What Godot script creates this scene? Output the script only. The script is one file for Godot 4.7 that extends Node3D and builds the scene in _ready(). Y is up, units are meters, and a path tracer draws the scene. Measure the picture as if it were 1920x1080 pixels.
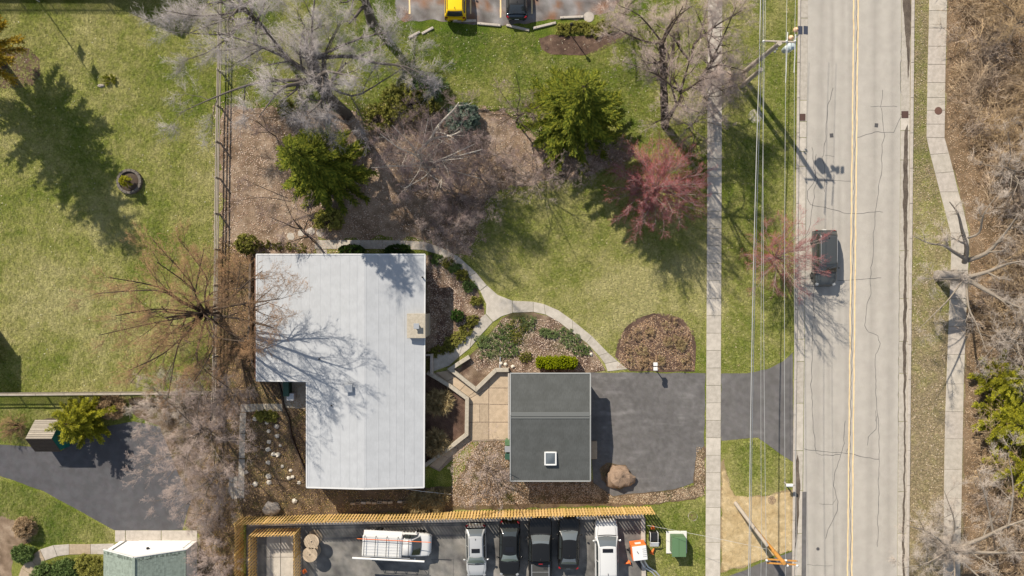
extends Node3D
# A suburban lot seen straight down from a drone: x to the right, z down the picture, y up, metres.
const H := 70.0      # height of the camera
const S := 22.0      # plan scale: units of the site plan per metre on the ground
var names := {}
var mats := {}
var rng := RandomNumberGenerator.new()
var nz := FastNoiseLite.new()
var nzf := FastNoiseLite.new()

# ---------------------------------------------------------------- helpers
func P(px: float, py: float, h := 0.0) -> Vector3:      # a site-plan point seen at height h
	var k := (1.0 - h / H) / S
	return Vector3((px - 960.0) * k, h, (py - 540.0) * k)

func G(a: Array) -> PackedVector2Array:                 # flat list of plan numbers -> ground metres
	var o := PackedVector2Array()
	for i in range(0, a.size(), 2):
		o.append(Vector2((a[i] - 960.0) / S, (a[i + 1] - 540.0) / S))
	return o

func lin(r: float, g: float, b: float) -> Color:
	return Color(r, g, b).linear_to_srgb()

func numbered(n: String) -> String:
	if not names.has(n):
		names[n] = 0
		return n
	names[n] += 1
	return "%s_%03d" % [n, names[n]]

func tag(o: Node, label := "", category := "", group := "", kind := "") -> Node:
	if label: o.set_meta("label", label)
	if category: o.set_meta("category", category)
	if group: o.set_meta("group", group)
	if kind: o.set_meta("kind", kind)
	return o

func thing(called: String, where: Vector3, label: String, category: String, group := "", turn := 0.0) -> Node3D:
	var o := Node3D.new()
	o.name = numbered(called)
	add_child(o)
	o.position = where
	o.rotation.y = turn
	tag(o, label, category, group)
	return o

class B:                                               # collects triangles for one mesh
	var v := PackedVector3Array()
	var n := PackedVector3Array()
	var c := PackedColorArray()
	var ix := PackedInt32Array()
	var col := Color.WHITE
	func tri(a: Vector3, b: Vector3, d: Vector3) -> void:       # anticlockwise from outside
		var nn := (b - a).cross(d - a).normalized()
		var k := v.size()
		v.append(a); v.append(b); v.append(d)
		n.append(nn); n.append(nn); n.append(nn)
		c.append(col); c.append(col); c.append(col)
		ix.append(k); ix.append(k + 2); ix.append(k + 1)
	func quad(a: Vector3, b: Vector3, d: Vector3, e: Vector3) -> void:
		tri(a, b, d)
		tri(a, d, e)
	func box(ctr: Vector3, size: Vector3, bas := Basis(), ch := 0.0) -> void:
		var hs := size * 0.5
		ch = minf(ch, minf(hs.x, minf(hs.y, hs.z)) * 0.9)
		for ax in 3:
			for sg in [-1.0, 1.0]:
				var u := (ax + 1) % 3
				var w := (ax + 2) % 3
				var q := []
				for s in [[-1, -1], [1, -1], [1, 1], [-1, 1]]:
					var p := Vector3.ZERO
					p[ax] = sg * hs[ax]
					p[u] = s[0] * (hs[u] - ch)
					p[w] = s[1] * (hs[w] - ch)
					q.append(ctr + bas * p)
				if sg > 0: quad(q[0], q[1], q[2], q[3])
				else: quad(q[3], q[2], q[1], q[0])
		if ch <= 0.0: return
		for ax in 3:                                   # chamfered edges
			var u := (ax + 1) % 3
			var w := (ax + 2) % 3
			for su in [-1.0, 1.0]:
				for sw in [-1.0, 1.0]:
					var q := []
					for t in [[-1, 0], [1, 0], [1, 1], [-1, 1]]:
						var p := Vector3.ZERO
						p[ax] = t[0] * (hs[ax] - ch)
						p[u] = su * (hs[u] - (ch if t[1] == 1 else 0.0))
						p[w] = sw * (hs[w] - (0.0 if t[1] == 1 else ch))
						q.append(ctr + bas * p)
					if su * sw > 0: quad(q[0], q[1], q[2], q[3])
					else: quad(q[3], q[2], q[1], q[0])
		for sx in [-1.0, 1.0]:
			for sy in [-1.0, 1.0]:
				for sz in [-1.0, 1.0]:
					var a := ctr + bas * Vector3(sx * hs.x, sy * (hs.y - ch), sz * (hs.z - ch))
					var b := ctr + bas * Vector3(sx * (hs.x - ch), sy * hs.y, sz * (hs.z - ch))
					var d := ctr + bas * Vector3(sx * (hs.x - ch), sy * (hs.y - ch), sz * hs.z)
					if sx * sy * sz > 0: tri(a, b, d)
					else: tri(a, d, b)
	func bar(a: Vector3, b: Vector3, w: float, t: float, ch := 0.0) -> void:   # square bar between two points, t tall
		var d := b - a
		var z := d.normalized()
		var up := Vector3.UP if absf(z.y) < 0.95 else Vector3.RIGHT
		var x := up.cross(z).normalized()
		box((a + b) * 0.5, Vector3(w, t, d.length()), Basis(x, z.cross(x), z), ch)
	func tube(pts: PackedVector3Array, rad: PackedFloat32Array, sides: int, cap := true, c0 := Color.WHITE, c1 := Color.WHITE) -> void:
		var m := pts.size()
		var first := v.size()
		var x := Vector3.ZERO
		for i in m:
			var d := (pts[mini(i + 1, m - 1)] - pts[maxi(i - 1, 0)]).normalized()
			if x == Vector3.ZERO:
				x = d.cross(Vector3.UP if absf(d.y) < 0.9 else Vector3.RIGHT)
			x = (x - d * x.dot(d)).normalized()
			var y := d.cross(x)
			var cc := c0.lerp(c1, float(i) / maxf(1.0, m - 1))
			for k in sides:
				var an := TAU * k / sides
				var r := x * cos(an) + y * sin(an)
				v.append(pts[i] + r * rad[i])
				n.append(r)
				c.append(cc * col)
		for i in m - 1:
			for k in sides:
				var a := first + i * sides + k
				var b := first + i * sides + (k + 1) % sides
				ix.append(a); ix.append(a + sides); ix.append(b)
				ix.append(b); ix.append(a + sides); ix.append(b + sides)
		if cap:
			for e in [0, m - 1]:
				var d := (pts[1] - pts[0]).normalized() * -1.0 if e == 0 else (pts[m - 1] - pts[m - 2]).normalized()
				var k0 := v.size()
				for k in sides:
					v.append(v[first + e * sides + k])
					n.append(d)
					c.append((c0 if e == 0 else c1) * col)
				for k in range(1, sides - 1):
					ix.append(k0)
					if e == 0: ix.append(k0 + k); ix.append(k0 + k + 1)
					else: ix.append(k0 + k + 1); ix.append(k0 + k)
	func lathe(ctr: Vector3, prof: Array, sides: int) -> void:           # profile of [radius, y] from the bottom up
		var first := v.size()
		var m := prof.size()
		for i in m:
			var a: Vector2 = Vector2(prof[maxi(i - 1, 0)][0], prof[maxi(i - 1, 0)][1])
			var b: Vector2 = Vector2(prof[mini(i + 1, m - 1)][0], prof[mini(i + 1, m - 1)][1])
			var d := (b - a).normalized()
			for k in sides:
				var an := TAU * k / sides
				v.append(ctr + Vector3(cos(an) * prof[i][0], prof[i][1], sin(an) * prof[i][0]))
				n.append(Vector3(cos(an) * d.y, -d.x, sin(an) * d.y).normalized())
				c.append(col)
		for i in m - 1:
			for k in sides:
				var a := first + i * sides + k
				var b := first + i * sides + (k + 1) % sides
				ix.append(a); ix.append(b); ix.append(a + sides)
				ix.append(b); ix.append(b + sides); ix.append(a + sides)
	func grid(rows: Array, smooth := true) -> void:                       # rows of points -> sheet
		var first := v.size()
		var h := rows.size()
		var w: int = rows[0].size()
		for i in h:
			for j in w:
				var du: Vector3 = rows[i][mini(j + 1, w - 1)] - rows[i][maxi(j - 1, 0)]
				var dv: Vector3 = rows[mini(i + 1, h - 1)][j] - rows[maxi(i - 1, 0)][j]
				var nn := dv.cross(du).normalized()
				v.append(rows[i][j])
				n.append(nn)
				c.append(col)
		for i in h - 1:
			for j in w - 1:
				var a := first + i * w + j
				ix.append(a); ix.append(a + 1); ix.append(a + w)
				ix.append(a + 1); ix.append(a + w + 1); ix.append(a + w)
	func slab(poly: PackedVector2Array, y0: float, y1: float, ch := 0.0) -> void:     # upright prism over a plan polygon, in metres
		var p := poly
		if not Geometry2D.is_polygon_clockwise(p):
			p = p.duplicate()
			p.reverse()
		var top := p
		if ch > 0.0:
			var ins := Geometry2D.offset_polygon(p, -ch)
			if ins.size() == 1 and ins[0].size() == p.size():
				top = ins[0]
				if not Geometry2D.is_polygon_clockwise(top): top.reverse()
				var best := 0
				for i in top.size():
					if top[i].distance_to(p[0]) < top[best].distance_to(p[0]): best = i
				var t2 := PackedVector2Array()
				for i in top.size(): t2.append(top[(i + best) % top.size()])
				top = t2
			else: ch = 0.0
		var t := Geometry2D.triangulate_polygon(top)
		for i in range(0, t.size(), 3):
			var a := Vector3(top[t[i]].x, y1, top[t[i]].y)
			var b := Vector3(top[t[i + 1]].x, y1, top[t[i + 1]].y)
			var d := Vector3(top[t[i + 2]].x, y1, top[t[i + 2]].y)
			if (b - a).cross(d - a).y < 0: tri(a, d, b)
			else: tri(a, b, d)
		var m := p.size()
		for i in m:
			var j := (i + 1) % m
			var a := Vector3(p[i].x, y0, p[i].y)
			var b := Vector3(p[j].x, y0, p[j].y)
			var a1 := Vector3(p[i].x, y1 - ch, p[i].y)
			var b1 := Vector3(p[j].x, y1 - ch, p[j].y)
			var mid := (a + b1) * 0.5
			var side := (b - a).cross(a1 - a)
			var ctr := Vector3(p[i].y - p[j].y, 0, p[j].x - p[i].x)
			if side.dot(ctr) < 0: quad(a, b, b1, a1)
			else: quad(b, a, a1, b1)
			if ch > 0.0: quad(b1, a1, Vector3(top[i].x, y1, top[i].y), Vector3(top[j].x, y1, top[j].y))
	func mesh(m: Material) -> ArrayMesh:
		var arr := []
		arr.resize(Mesh.ARRAY_MAX)
		arr[Mesh.ARRAY_VERTEX] = v
		arr[Mesh.ARRAY_NORMAL] = n
		arr[Mesh.ARRAY_COLOR] = c
		arr[Mesh.ARRAY_INDEX] = ix
		var o := ArrayMesh.new()
		o.add_surface_from_arrays(Mesh.PRIMITIVE_TRIANGLES, arr)
		o.surface_set_material(0, m)
		return o

func put(b: B, called: String, m: Material, parent: Node = null) -> MeshInstance3D:
	return put_mesh(b.mesh(m), called, parent)

func put_mesh(me: Mesh, called: String, parent: Node = null) -> MeshInstance3D:
	var o := MeshInstance3D.new()
	o.mesh = me
	if parent:
		o.name = called
		parent.add_child(o, true)
	else:
		o.name = numbered(called)
		add_child(o)
	return o

func copies(called: String, me: Mesh, xf: Array, cols: Array, parent: Node) -> MultiMeshInstance3D:
	var mm := MultiMesh.new()
	mm.transform_format = MultiMesh.TRANSFORM_3D
	mm.use_colors = cols.size() > 0
	mm.mesh = me
	mm.instance_count = xf.size()
	for i in xf.size():
		mm.set_instance_transform(i, xf[i])
		if cols.size(): mm.set_instance_color(i, cols[i])
	var o := MultiMeshInstance3D.new()
	o.multimesh = mm
	o.name = called if parent != self else numbered(called)
	parent.add_child(o, true)
	o.set_meta("kind", "stuff")
	return o

# ---------------------------------------------------------------- materials
func noise_tex(freq: float, lo: Color, hi: Color, sd: int, size := 512, oct := 4, mid := 0.5) -> NoiseTexture2D:
	var f := FastNoiseLite.new()
	f.noise_type = FastNoiseLite.TYPE_SIMPLEX_SMOOTH
	f.frequency = freq
	f.seed = sd
	f.fractal_octaves = oct
	f.fractal_gain = 0.6
	var g := Gradient.new()
	g.set_color(0, lo)
	g.set_color(1, hi)
	g.set_offset(0, mid - 0.22)
	g.set_offset(1, mid + 0.22)
	var t := NoiseTexture2D.new()
	t.width = size
	t.height = size
	t.seamless = true
	t.noise = f
	t.color_ramp = g
	return t

func plain(key: String, col: Color, rough := 0.8, metal := 0.0, spec := 0.5) -> StandardMaterial3D:
	if mats.has(key): return mats[key]
	var m := StandardMaterial3D.new()
	m.resource_name = key
	m.albedo_color = col
	m.roughness = rough
	m.metallic = metal
	m.metallic_specular = spec
	m.vertex_color_use_as_albedo = true
	mats[key] = m
	return m

func surf(key: String, col: Color, rough: float, fine: Texture2D, tile: float, coarse: Texture2D = null, tile2 := 10.0, relief := 0.0) -> StandardMaterial3D:
	if mats.has(key): return mats[key]
	var m := plain(key, col, rough, 0.0, 0.3)
	m.albedo_texture = fine
	m.uv1_triplanar = true
	m.uv1_world_triplanar = true
	m.uv1_scale = Vector3.ONE / tile
	if coarse:
		m.detail_enabled = true
		m.detail_albedo = coarse
		m.detail_blend_mode = BaseMaterial3D.BLEND_MODE_MUL
		m.detail_uv_layer = BaseMaterial3D.DETAIL_UV_2
		m.uv2_triplanar = true
		m.uv2_world_triplanar = true
		m.uv2_scale = Vector3.ONE / tile2
	if relief > 0.0:
		m.heightmap_enabled = true
		m.heightmap_texture = fine
		m.heightmap_scale = relief
	return m

func paint(key: String, col: Color, rough := 0.25, metal := 0.0) -> StandardMaterial3D:
	var m := plain(key, col, rough, metal, 0.35)
	m.clearcoat_enabled = true
	m.clearcoat = 0.35
	m.clearcoat_roughness = 0.06
	return m

# ---------------------------------------------------------------- ground sheets
func sheet(called: String, poly: PackedVector2Array, y: float, m: Material, colf: Callable, cell := 0.4, rough_edge := 0.0, parent: Node = null) -> MeshInstance3D:
	var p := poly
	if rough_edge > 0.0:
		p = PackedVector2Array()
		for i in poly.size():
			var a := poly[i]
			var d := poly[(i + 1) % poly.size()]
			var k := maxi(1, int(a.distance_to(d) / 0.22))
			for j in k:
				var q := a.lerp(d, float(j) / k)
				p.append(q + Vector2(nzf.get_noise_2d(q.x * 9, q.y * 9), nzf.get_noise_2d(q.x * 9 + 300, q.y * 9)) * rough_edge)
	var b := B.new()
	var lo := p[0]
	var hi := p[0]
	for q in p:
		lo = lo.min(q)
		hi = hi.max(q)
	var i0 := floori(lo.x / cell)
	var i1 := ceili(hi.x / cell)
	var j0 := floori(lo.y / cell)
	var j1 := ceili(hi.y / cell)
	# cells near the outline are clipped, the rest are whole
	var near := {}
	for i in p.size():
		var a := p[i]
		var d := p[(i + 1) % p.size()]
		var k := maxi(1, int(a.distance_to(d) / (cell * 0.3)))
		for j in k + 1:
			var q := a.lerp(d, float(j) / k)
			var ci := Vector2i(floori(q.x / cell), floori(q.y / cell))
			for e in [Vector2i(0, 0), Vector2i(1, 0), Vector2i(-1, 0), Vector2i(0, 1), Vector2i(0, -1)]:
				near[ci + e] = true
	var made := {}
	for j in range(j0, j1):
		for i in range(i0, i1):
			var r := Rect2(i * cell, j * cell, cell, cell)
			var sq := PackedVector2Array([r.position, Vector2(r.end.x, r.position.y), r.end, Vector2(r.position.x, r.end.y)])
			if near.has(Vector2i(i, j)):
				for part in Geometry2D.intersect_polygons(sq, p):
					if Geometry2D.is_polygon_clockwise(part): continue
					var t := Geometry2D.triangulate_polygon(part)
					var k0 := b.v.size()
					for q in part:
						b.v.append(Vector3(q.x, y, q.y))
						b.n.append(Vector3.UP)
						b.c.append(colf.call(q.x, q.y))
					for k in range(0, t.size(), 3):
						var cr := (part[t[k + 1]] - part[t[k]]).cross(part[t[k + 2]] - part[t[k]])
						b.ix.append(k0 + t[k])
						if cr > 0: b.ix.append(k0 + t[k + 1]); b.ix.append(k0 + t[k + 2])
						else: b.ix.append(k0 + t[k + 2]); b.ix.append(k0 + t[k + 1])
			elif Geometry2D.is_point_in_polygon(r.get_center(), p):
				var id := []
				for e in [Vector2i(i, j), Vector2i(i + 1, j), Vector2i(i + 1, j + 1), Vector2i(i, j + 1)]:
					if not made.has(e):
						made[e] = b.v.size()
						var q := Vector2(e) * cell
						b.v.append(Vector3(q.x, y, q.y))
						b.n.append(Vector3.UP)
						b.c.append(colf.call(q.x, q.y))
					id.append(made[e])
				b.ix.append(id[0]); b.ix.append(id[1]); b.ix.append(id[2])
				b.ix.append(id[0]); b.ix.append(id[2]); b.ix.append(id[3])
	var o := put(b, called, m, parent)
	o.set_meta("kind", "structure")
	return o

func ramp(t: float, cols: Array) -> Color:
	t = clampf(t, 0.0, 0.9999) * (cols.size() - 1)
	return cols[int(t)].lerp(cols[int(t) + 1], t - int(t))

func nn(x: float, z: float, f: float, o := 0.0) -> float:       # noise 0..1, features of about 1/f metres
	return clampf(0.5 + 0.75 * nz.get_noise_2d(x * f * 100.0 + o, z * f * 100.0 - o), 0.0, 1.0)

func blob(x: float, z: float, px: float, py: float, rx: float, ry: float) -> float:
	var dx := (x * S + 960.0 - px) / rx
	var dz := (z * S + 540.0 - py) / ry
	return clampf(1.0 - sqrt(dx * dx + dz * dz), 0.0, 1.0)

func strip_slabs(called: String, parent: Node, L: Array, R: Array, cuts: Array, y0: float, y1: float, ms: Array, gap := 0.012) -> void:
	# two edges with the same number of plan points; each slab runs from one cut to the next
	var a := G(L)
	var d := G(R)
	for k in cuts.size() - 1:
		var q := PackedVector2Array()
		for i in range(cuts[k], cuts[k + 1] + 1): q.append(a[i])
		for i in range(cuts[k + 1], cuts[k] - 1, -1): q.append(d[i])
		var ins := Geometry2D.offset_polygon(q, -gap)
		var b := B.new()
		b.slab(ins[0] if ins.size() else q, y0, y1 + rng.randf() * 0.006, 0.012)
		put(b, called, ms[rng.randi() % ms.size()], parent)

func ribbon(b: B, pts: PackedVector2Array, w: float, y: float, wob := 0.0, thick := 0.0) -> void:      # flat strip on the ground along a line
	var q := PackedVector2Array()
	for i in pts.size() - 1:
		var k := maxi(1, int(pts[i].distance_to(pts[i + 1]) / 0.3))
		for j in k:
			var e := pts[i].lerp(pts[i + 1], float(j) / k)
			q.append(e + Vector2(nzf.get_noise_2d(e.x * 14, e.y * 14 + 50), nzf.get_noise_2d(e.x * 14 + 90, e.y * 14)) * wob)
	q.append(pts[pts.size() - 1])
	var rows := []
	for i in q.size():
		var d := (q[mini(i + 1, q.size() - 1)] - q[maxi(i - 1, 0)]).normalized()
		var s := Vector2(-d.y, d.x) * w * 0.5 * (0.65 + 0.7 * nn(q[i].x, q[i].y, 2.0)) if wob > 0.0 else Vector2(-d.y, d.x) * w * 0.5
		rows.append([Vector3(q[i].x + s.x, y, q[i].y + s.y), Vector3(q[i].x - s.x, y, q[i].y - s.y)])
	for i in rows.size() - 1:
		var a: Vector3 = rows[i][0]
		var c: Vector3 = rows[i][1]
		var e: Vector3 = rows[i + 1][1]
		var f: Vector3 = rows[i + 1][0]
		b.quad(a, f, e, c) if (f - a).cross(e - a).y > 0 else b.quad(a, c, e, f)

# ---------------------------------------------------------------- plants
func spike(b: B, p: Vector3, d: Vector3, l: float, w: float, c0: Color, c1: Color) -> void:       # a twig: three-sided, tapering to a point
	var x := d.cross(Vector3(0.31, 0.77, 0.55)).normalized() * w
	var y := d.cross(x).normalized() * w
	var q := [p + x, p - x * 0.5 + y * 0.87, p - x * 0.5 - y * 0.87]
	var t := p + d * l
	var k := b.v.size()
	for i in 3:
		b.v.append(q[i])
		b.n.append((q[i] - p).normalized())
		b.c.append(c0)
	b.v.append(t)
	b.n.append(d)
	b.c.append(c1)
	for i in 3:
		b.ix.append(k + i); b.ix.append(k + 3); b.ix.append(k + (i + 1) % 3)

func twig_mesh(sd: int, count: int, w: float, c0: Color, c1: Color, m: Material, splay := 0.8, sub := 2) -> ArrayMesh:   # a spray of twigs one unit long along +y
	var r := RandomNumberGenerator.new()
	r.seed = sd
	var b := B.new()
	spike(b, Vector3.ZERO, Vector3(r.randf_range(-.1, .1), 1, r.randf_range(-.1, .1)).normalized(), 1.0, w * 1.3, c0, c1)
	for i in count:
		var t := r.randf_range(0.0, 0.85)
		var an := r.randf() * TAU
		var d := Vector3(cos(an) * splay, r.randf_range(0.45, 1.1), sin(an) * splay).normalized()
		var l := r.randf_range(0.3, 0.7) * (1.0 - t * 0.5)
		spike(b, Vector3(0, t, 0), d, l, w, c0, c1)
		for j in sub:
			var e := (d + Vector3(r.randf_range(-.8, .8), r.randf_range(-.5, .8), r.randf_range(-.8, .8))).normalized()
			spike(b, Vector3(0, t, 0) + d * l * r.randf_range(0.2, 0.8), e, l * r.randf_range(0.3, 0.6), w * 0.75, c0.lerp(c1, 0.5), c1)
	return b.mesh(m)

func facing(d: Vector3, roll: float, s: Vector3) -> Basis:       # +y along d
	var y := d.normalized()
	var x := y.cross(Vector3(0.3, 0.5, 0.8)).normalized()
	x = x.rotated(y, roll)
	return Basis(x * s.x, y * s.y, x.cross(y) * s.z)

class Grow:
	var wood := B.new()
	var xf := []
	var r := RandomNumberGenerator.new()
	var up := 0.12
	var wander := 0.22
	var levels := 3
	var ratio := 0.55
	var kids := 5
	var spray := 1.0
	var sprays := 4
	var c0 := Color.WHITE
	var c1 := Color.WHITE
	var angle := 0.8
	var clear := 0.25
	var flat := 0.0
	func rv() -> Vector3:
		return Vector3(r.randf_range(-1, 1), r.randf_range(-1, 1), r.randf_range(-1, 1))
	func limb(pts: PackedVector3Array, r0: float, r1: float, lev: int) -> void:      # a drawn limb: a smooth tube, then shoots along it
		var q := PackedVector3Array()
		var rad := PackedFloat32Array()
		var m := pts.size()
		for i in m - 1:
			for k in 3:
				var t := k / 3.0
				q.append(pts[i].cubic_interpolate(pts[i + 1], pts[maxi(i - 1, 0)], pts[mini(i + 2, m - 1)], t))
		q.append(pts[m - 1])
		var ln := 0.0
		for i in q.size():
			rad.append(lerpf(r0, r1, float(i) / (q.size() - 1)) * r.randf_range(0.93, 1.07))
			if i: ln += q[i].distance_to(q[i - 1])
		wood.tube(q, rad, 7 if r0 > 0.08 else 5, true, c0, c1)
		if lev >= 0: shoots(q, rad, ln, lev)
	func shoots(q: PackedVector3Array, rad: PackedFloat32Array, ln: float, lev: int) -> void:
		var m := q.size()
		if lev >= levels:
			for k in sprays:
				var t := (k + 1.0) / sprays * (m - 1)
				var i := mini(int(t), m - 2)
				var p := q[i].lerp(q[i + 1], t - i)
				var d := (q[i + 1] - q[i]).normalized() + rv() * 0.6 + Vector3.UP * up
				xf.append([p, d, spray * r.randf_range(0.6, 1.25)])
			return
		var nk := kids if lev > 0 else kids + 2
		for k in nk:
			var t := lerpf(clear if lev == 1 else 0.25, 1.0, (k + r.randf() * 0.8) / nk) * (m - 1)
			var i := mini(int(t), m - 2)
			var p := q[i].lerp(q[i + 1], t - i)
			var d := (q[i + 1] - q[i]).normalized()
			var side := d.cross(rv()).normalized()
			var e := (d * cos(angle) + side * sin(angle))
			e.y *= 1.0 - flat
			branch(p, e.normalized(), ln * ratio * (1.0 - 0.45 * t / (m - 1)) * r.randf_range(0.7, 1.15), rad[i] * 0.55, lev + 1)
	func branch(p: Vector3, d: Vector3, ln: float, r0: float, lev: int) -> void:
		var q := PackedVector3Array([p])
		var rad := PackedFloat32Array([r0])
		var n := 4
		for i in n:
			d = (d + rv() * wander + Vector3.UP * up * (0.6 if lev > 1 else 1.0)).normalized()
			p += d * ln / n
			q.append(p)
			rad.append(maxf(0.004, r0 * (1.0 - 0.75 * (i + 1.0) / n)))
		wood.tube(q, rad, 5 if r0 > 0.04 else 3, false, c0, c1)
		shoots(q, rad, ln, lev)

func tree_from(g: Grow, called: String, base: Vector3, label: String, cat: String, bark: Material, twigs: Array, group := "", tint := Color.WHITE) -> Node3D:
	var o := thing(called, base, label, cat, group)
	for i in g.wood.v.size(): g.wood.v[i] -= base
	put(g.wood, "trunk", bark, o)
	for k in twigs.size():
		var xf := []
		for i in range(k, g.xf.size(), twigs.size()):
			var e: Array = g.xf[i]
			xf.append(Transform3D(facing(e[1], g.r.randf() * TAU, Vector3.ONE * e[2]), e[0] - base))
		if xf.size(): copies("crown", twigs[k], xf, [], o)
	return o

func needle_mesh(sd: int, count: int, ln: float, w: float, c0: Color, c1: Color, m: Material, flatness := 0.6, spread := 0.9) -> ArrayMesh:    # a bough end: short leafy blades along +y
	var r := RandomNumberGenerator.new()
	r.seed = sd
	var b := B.new()
	for i in count:
		var t := r.randf()
		var an := r.randf() * TAU
		var d := Vector3(cos(an) * spread, r.randf_range(0.3, 1.1), sin(an) * spread * flatness).normalized()
		var p := Vector3(0, t * 0.75, 0) + Vector3(r.randf_range(-.04, .04), 0, r.randf_range(-.04, .04))
		var l := ln * r.randf_range(0.6, 1.2) * (1.1 - 0.5 * t)
		var x := d.cross(Vector3(r.randf_range(-1, 1), r.randf_range(-1, 1), r.randf_range(-1, 1))).normalized() * w
		var k := b.v.size()
		var cc := c0.lerp(c1, r.randf())
		b.v.append(p); b.v.append(p + d * l * 0.5 + x); b.v.append(p + d * l); b.v.append(p + d * l * 0.5 - x)
		var nr := d.cross(x).normalized()
		for j in 4:
			b.n.append(nr)
			b.c.append(cc)
		b.ix.append(k); b.ix.append(k + 1); b.ix.append(k + 2)
		b.ix.append(k); b.ix.append(k + 2); b.ix.append(k + 3)
	return b.mesh(m)

func conifer(called: String, base: Vector3, h: float, rad: float, low: float, sd: int, me: Array, bark: Material, label: String, cat: String, droop := 0.25, dens := 1.0, spray := 0.75, shape := 0.8, lop := Vector2.ZERO) -> Node3D:
	var o := thing(called, base, label, cat)
	var r := RandomNumberGenerator.new()
	r.seed = sd
	var b := B.new()
	b.tube(PackedVector3Array([Vector3.ZERO, Vector3(0.03, h * 0.5, 0), Vector3(0, h * 0.97, 0)]), PackedFloat32Array([h * 0.018 + 0.04, h * 0.011 + 0.02, 0.015]), 8)
	var xf := []
	var cols := []
	var y := low
	while y < h * 0.985:
		var t := (y - low) / (h - low)
		var reach := rad * pow(1.0 - t, shape) + 0.12
		var nb := maxi(5, int(lerpf(9.0, 5.0, t)))
		var turn := r.randf() * TAU
		for k in nb * 2:
			var inner: bool = k >= nb
			var an := turn + TAU * (k + (0.5 if inner else 0.0) + r.randf_range(-.3, .3)) / nb
			var l := reach * r.randf_range(0.74, 1.16) * (1.0 + lop.dot(Vector2(cos(an), sin(an)))) * (0.62 if inner else 1.0)
			var p := Vector3(0, y + r.randf_range(-.2, .2) - (0.25 if inner else 0.0), 0)
			var out := Vector3(cos(an), 0, sin(an))
			var across := out.cross(Vector3.UP)
			var q := PackedVector3Array([p])
			var rr := PackedFloat32Array([0.02 + l * 0.008])
			var steps := maxi(2, int(l / (0.22 / dens)))
			var tone := r.randf_range(0.8, 1.2)
			for i in steps:
				var s := (i + 1.0) / steps
				var pt := p + out * l * s + Vector3.UP * (l * (0.20 * s - droop * s * s + 0.2 * s * s * s))
				q.append(pt)
				rr.append(0.012)
				if s < 0.15: continue
				var side := l * 0.20 * (1.0 - 0.6 * s) + 0.16
				for sg in [-1.0, 0.0, 1.0]:
					var dd: Vector3 = (out + across * sg * r.randf_range(0.45, 0.9) + Vector3(0, r.randf_range(-0.25, 0.1), 0)).normalized()
					var sc: float = minf(spray, side * 1.3) * r.randf_range(0.8, 1.15)
					xf.append(Transform3D(facing(dd, r.randf() * TAU, Vector3(0.9, 1.0, 0.9) * sc), pt + Vector3(0, r.randf_range(-.05, .05), 0)))
					var tt := tone * r.randf_range(0.85, 1.15)
					cols.append(Color(tt, tt, tt))
			b.tube(q, rr, 3, false)
		y += lerpf(0.72, 0.34, t)
	for c in 5: # leader
		xf.append(Transform3D(facing(Vector3(r.randf_range(-.3, .3), 1, r.randf_range(-.3, .3)), r.randf() * TAU, Vector3.ONE * spray * 0.8), Vector3(0, h * 0.94 + c * 0.05, 0)))
		cols.append(Color.WHITE)
	put(b, "trunk", bark, o)
	for k in me.size():
		var x2 := []
		var c2 := []
		for i in range(k, xf.size(), me.size()):
			x2.append(xf[i])
			c2.append(cols[i])
		copies("crown", me[k], x2, c2, o)
	return o

func shrub(called: String, base: Vector3, size: Vector3, count: int, sd: int, me: ArrayMesh, spray: float, bark: Material, label: String, cat: String, group := "", fill := 0.45, parent: Node = null) -> Node3D:
	var o: Node3D
	if parent:
		o = Node3D.new(); o.name = called; parent.add_child(o, true); o.position = base
	else: o = thing(called, base, label, cat, group)
	var r := RandomNumberGenerator.new()
	r.seed = sd
	var b := B.new()
	var xf := []
	var cols := []
	var lumps := []
	for i in 7: lumps.append([Vector3(r.randf_range(-1, 1), r.randf_range(-.3, 1), r.randf_range(-1, 1)).normalized(), r.randf_range(-.22, .2)])
	for i in count:
		var d := Vector3(r.randf_range(-1, 1), r.randf_range(-.25, 1), r.randf_range(-1, 1))
		if d.length() < 0.1: continue
		d = d.normalized()
		var f := 1.0
		for l in lumps: f += l[1] * maxf(0.0, d.dot(l[0])) ** 3
		f *= lerpf(fill, 1.0, sqrt(r.randf()))
		var p := Vector3(d.x * size.x * f, size.y * 0.45 + d.y * size.y * 0.55 * f, d.z * size.z * f)
		xf.append(Transform3D(facing(d + Vector3(r.randf_range(-.5, .5), r.randf_range(0, .5), r.randf_range(-.5, .5)), r.randf() * TAU, Vector3.ONE * spray * r.randf_range(0.7, 1.25)), p))
		var t := r.randf_range(0.75, 1.2)
		cols.append(Color(t, t, t))
		if i % 9 == 0: b.tube(PackedVector3Array([Vector3(d.x * 0.1, 0, d.z * 0.1), p * Vector3(0.6, 0.55, 0.6), p]), PackedFloat32Array([0.02, 0.012, 0.004]), 3, false)
	put(b, "stem", bark, o)
	copies("foliage", me, xf, cols, o)
	return o

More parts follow.
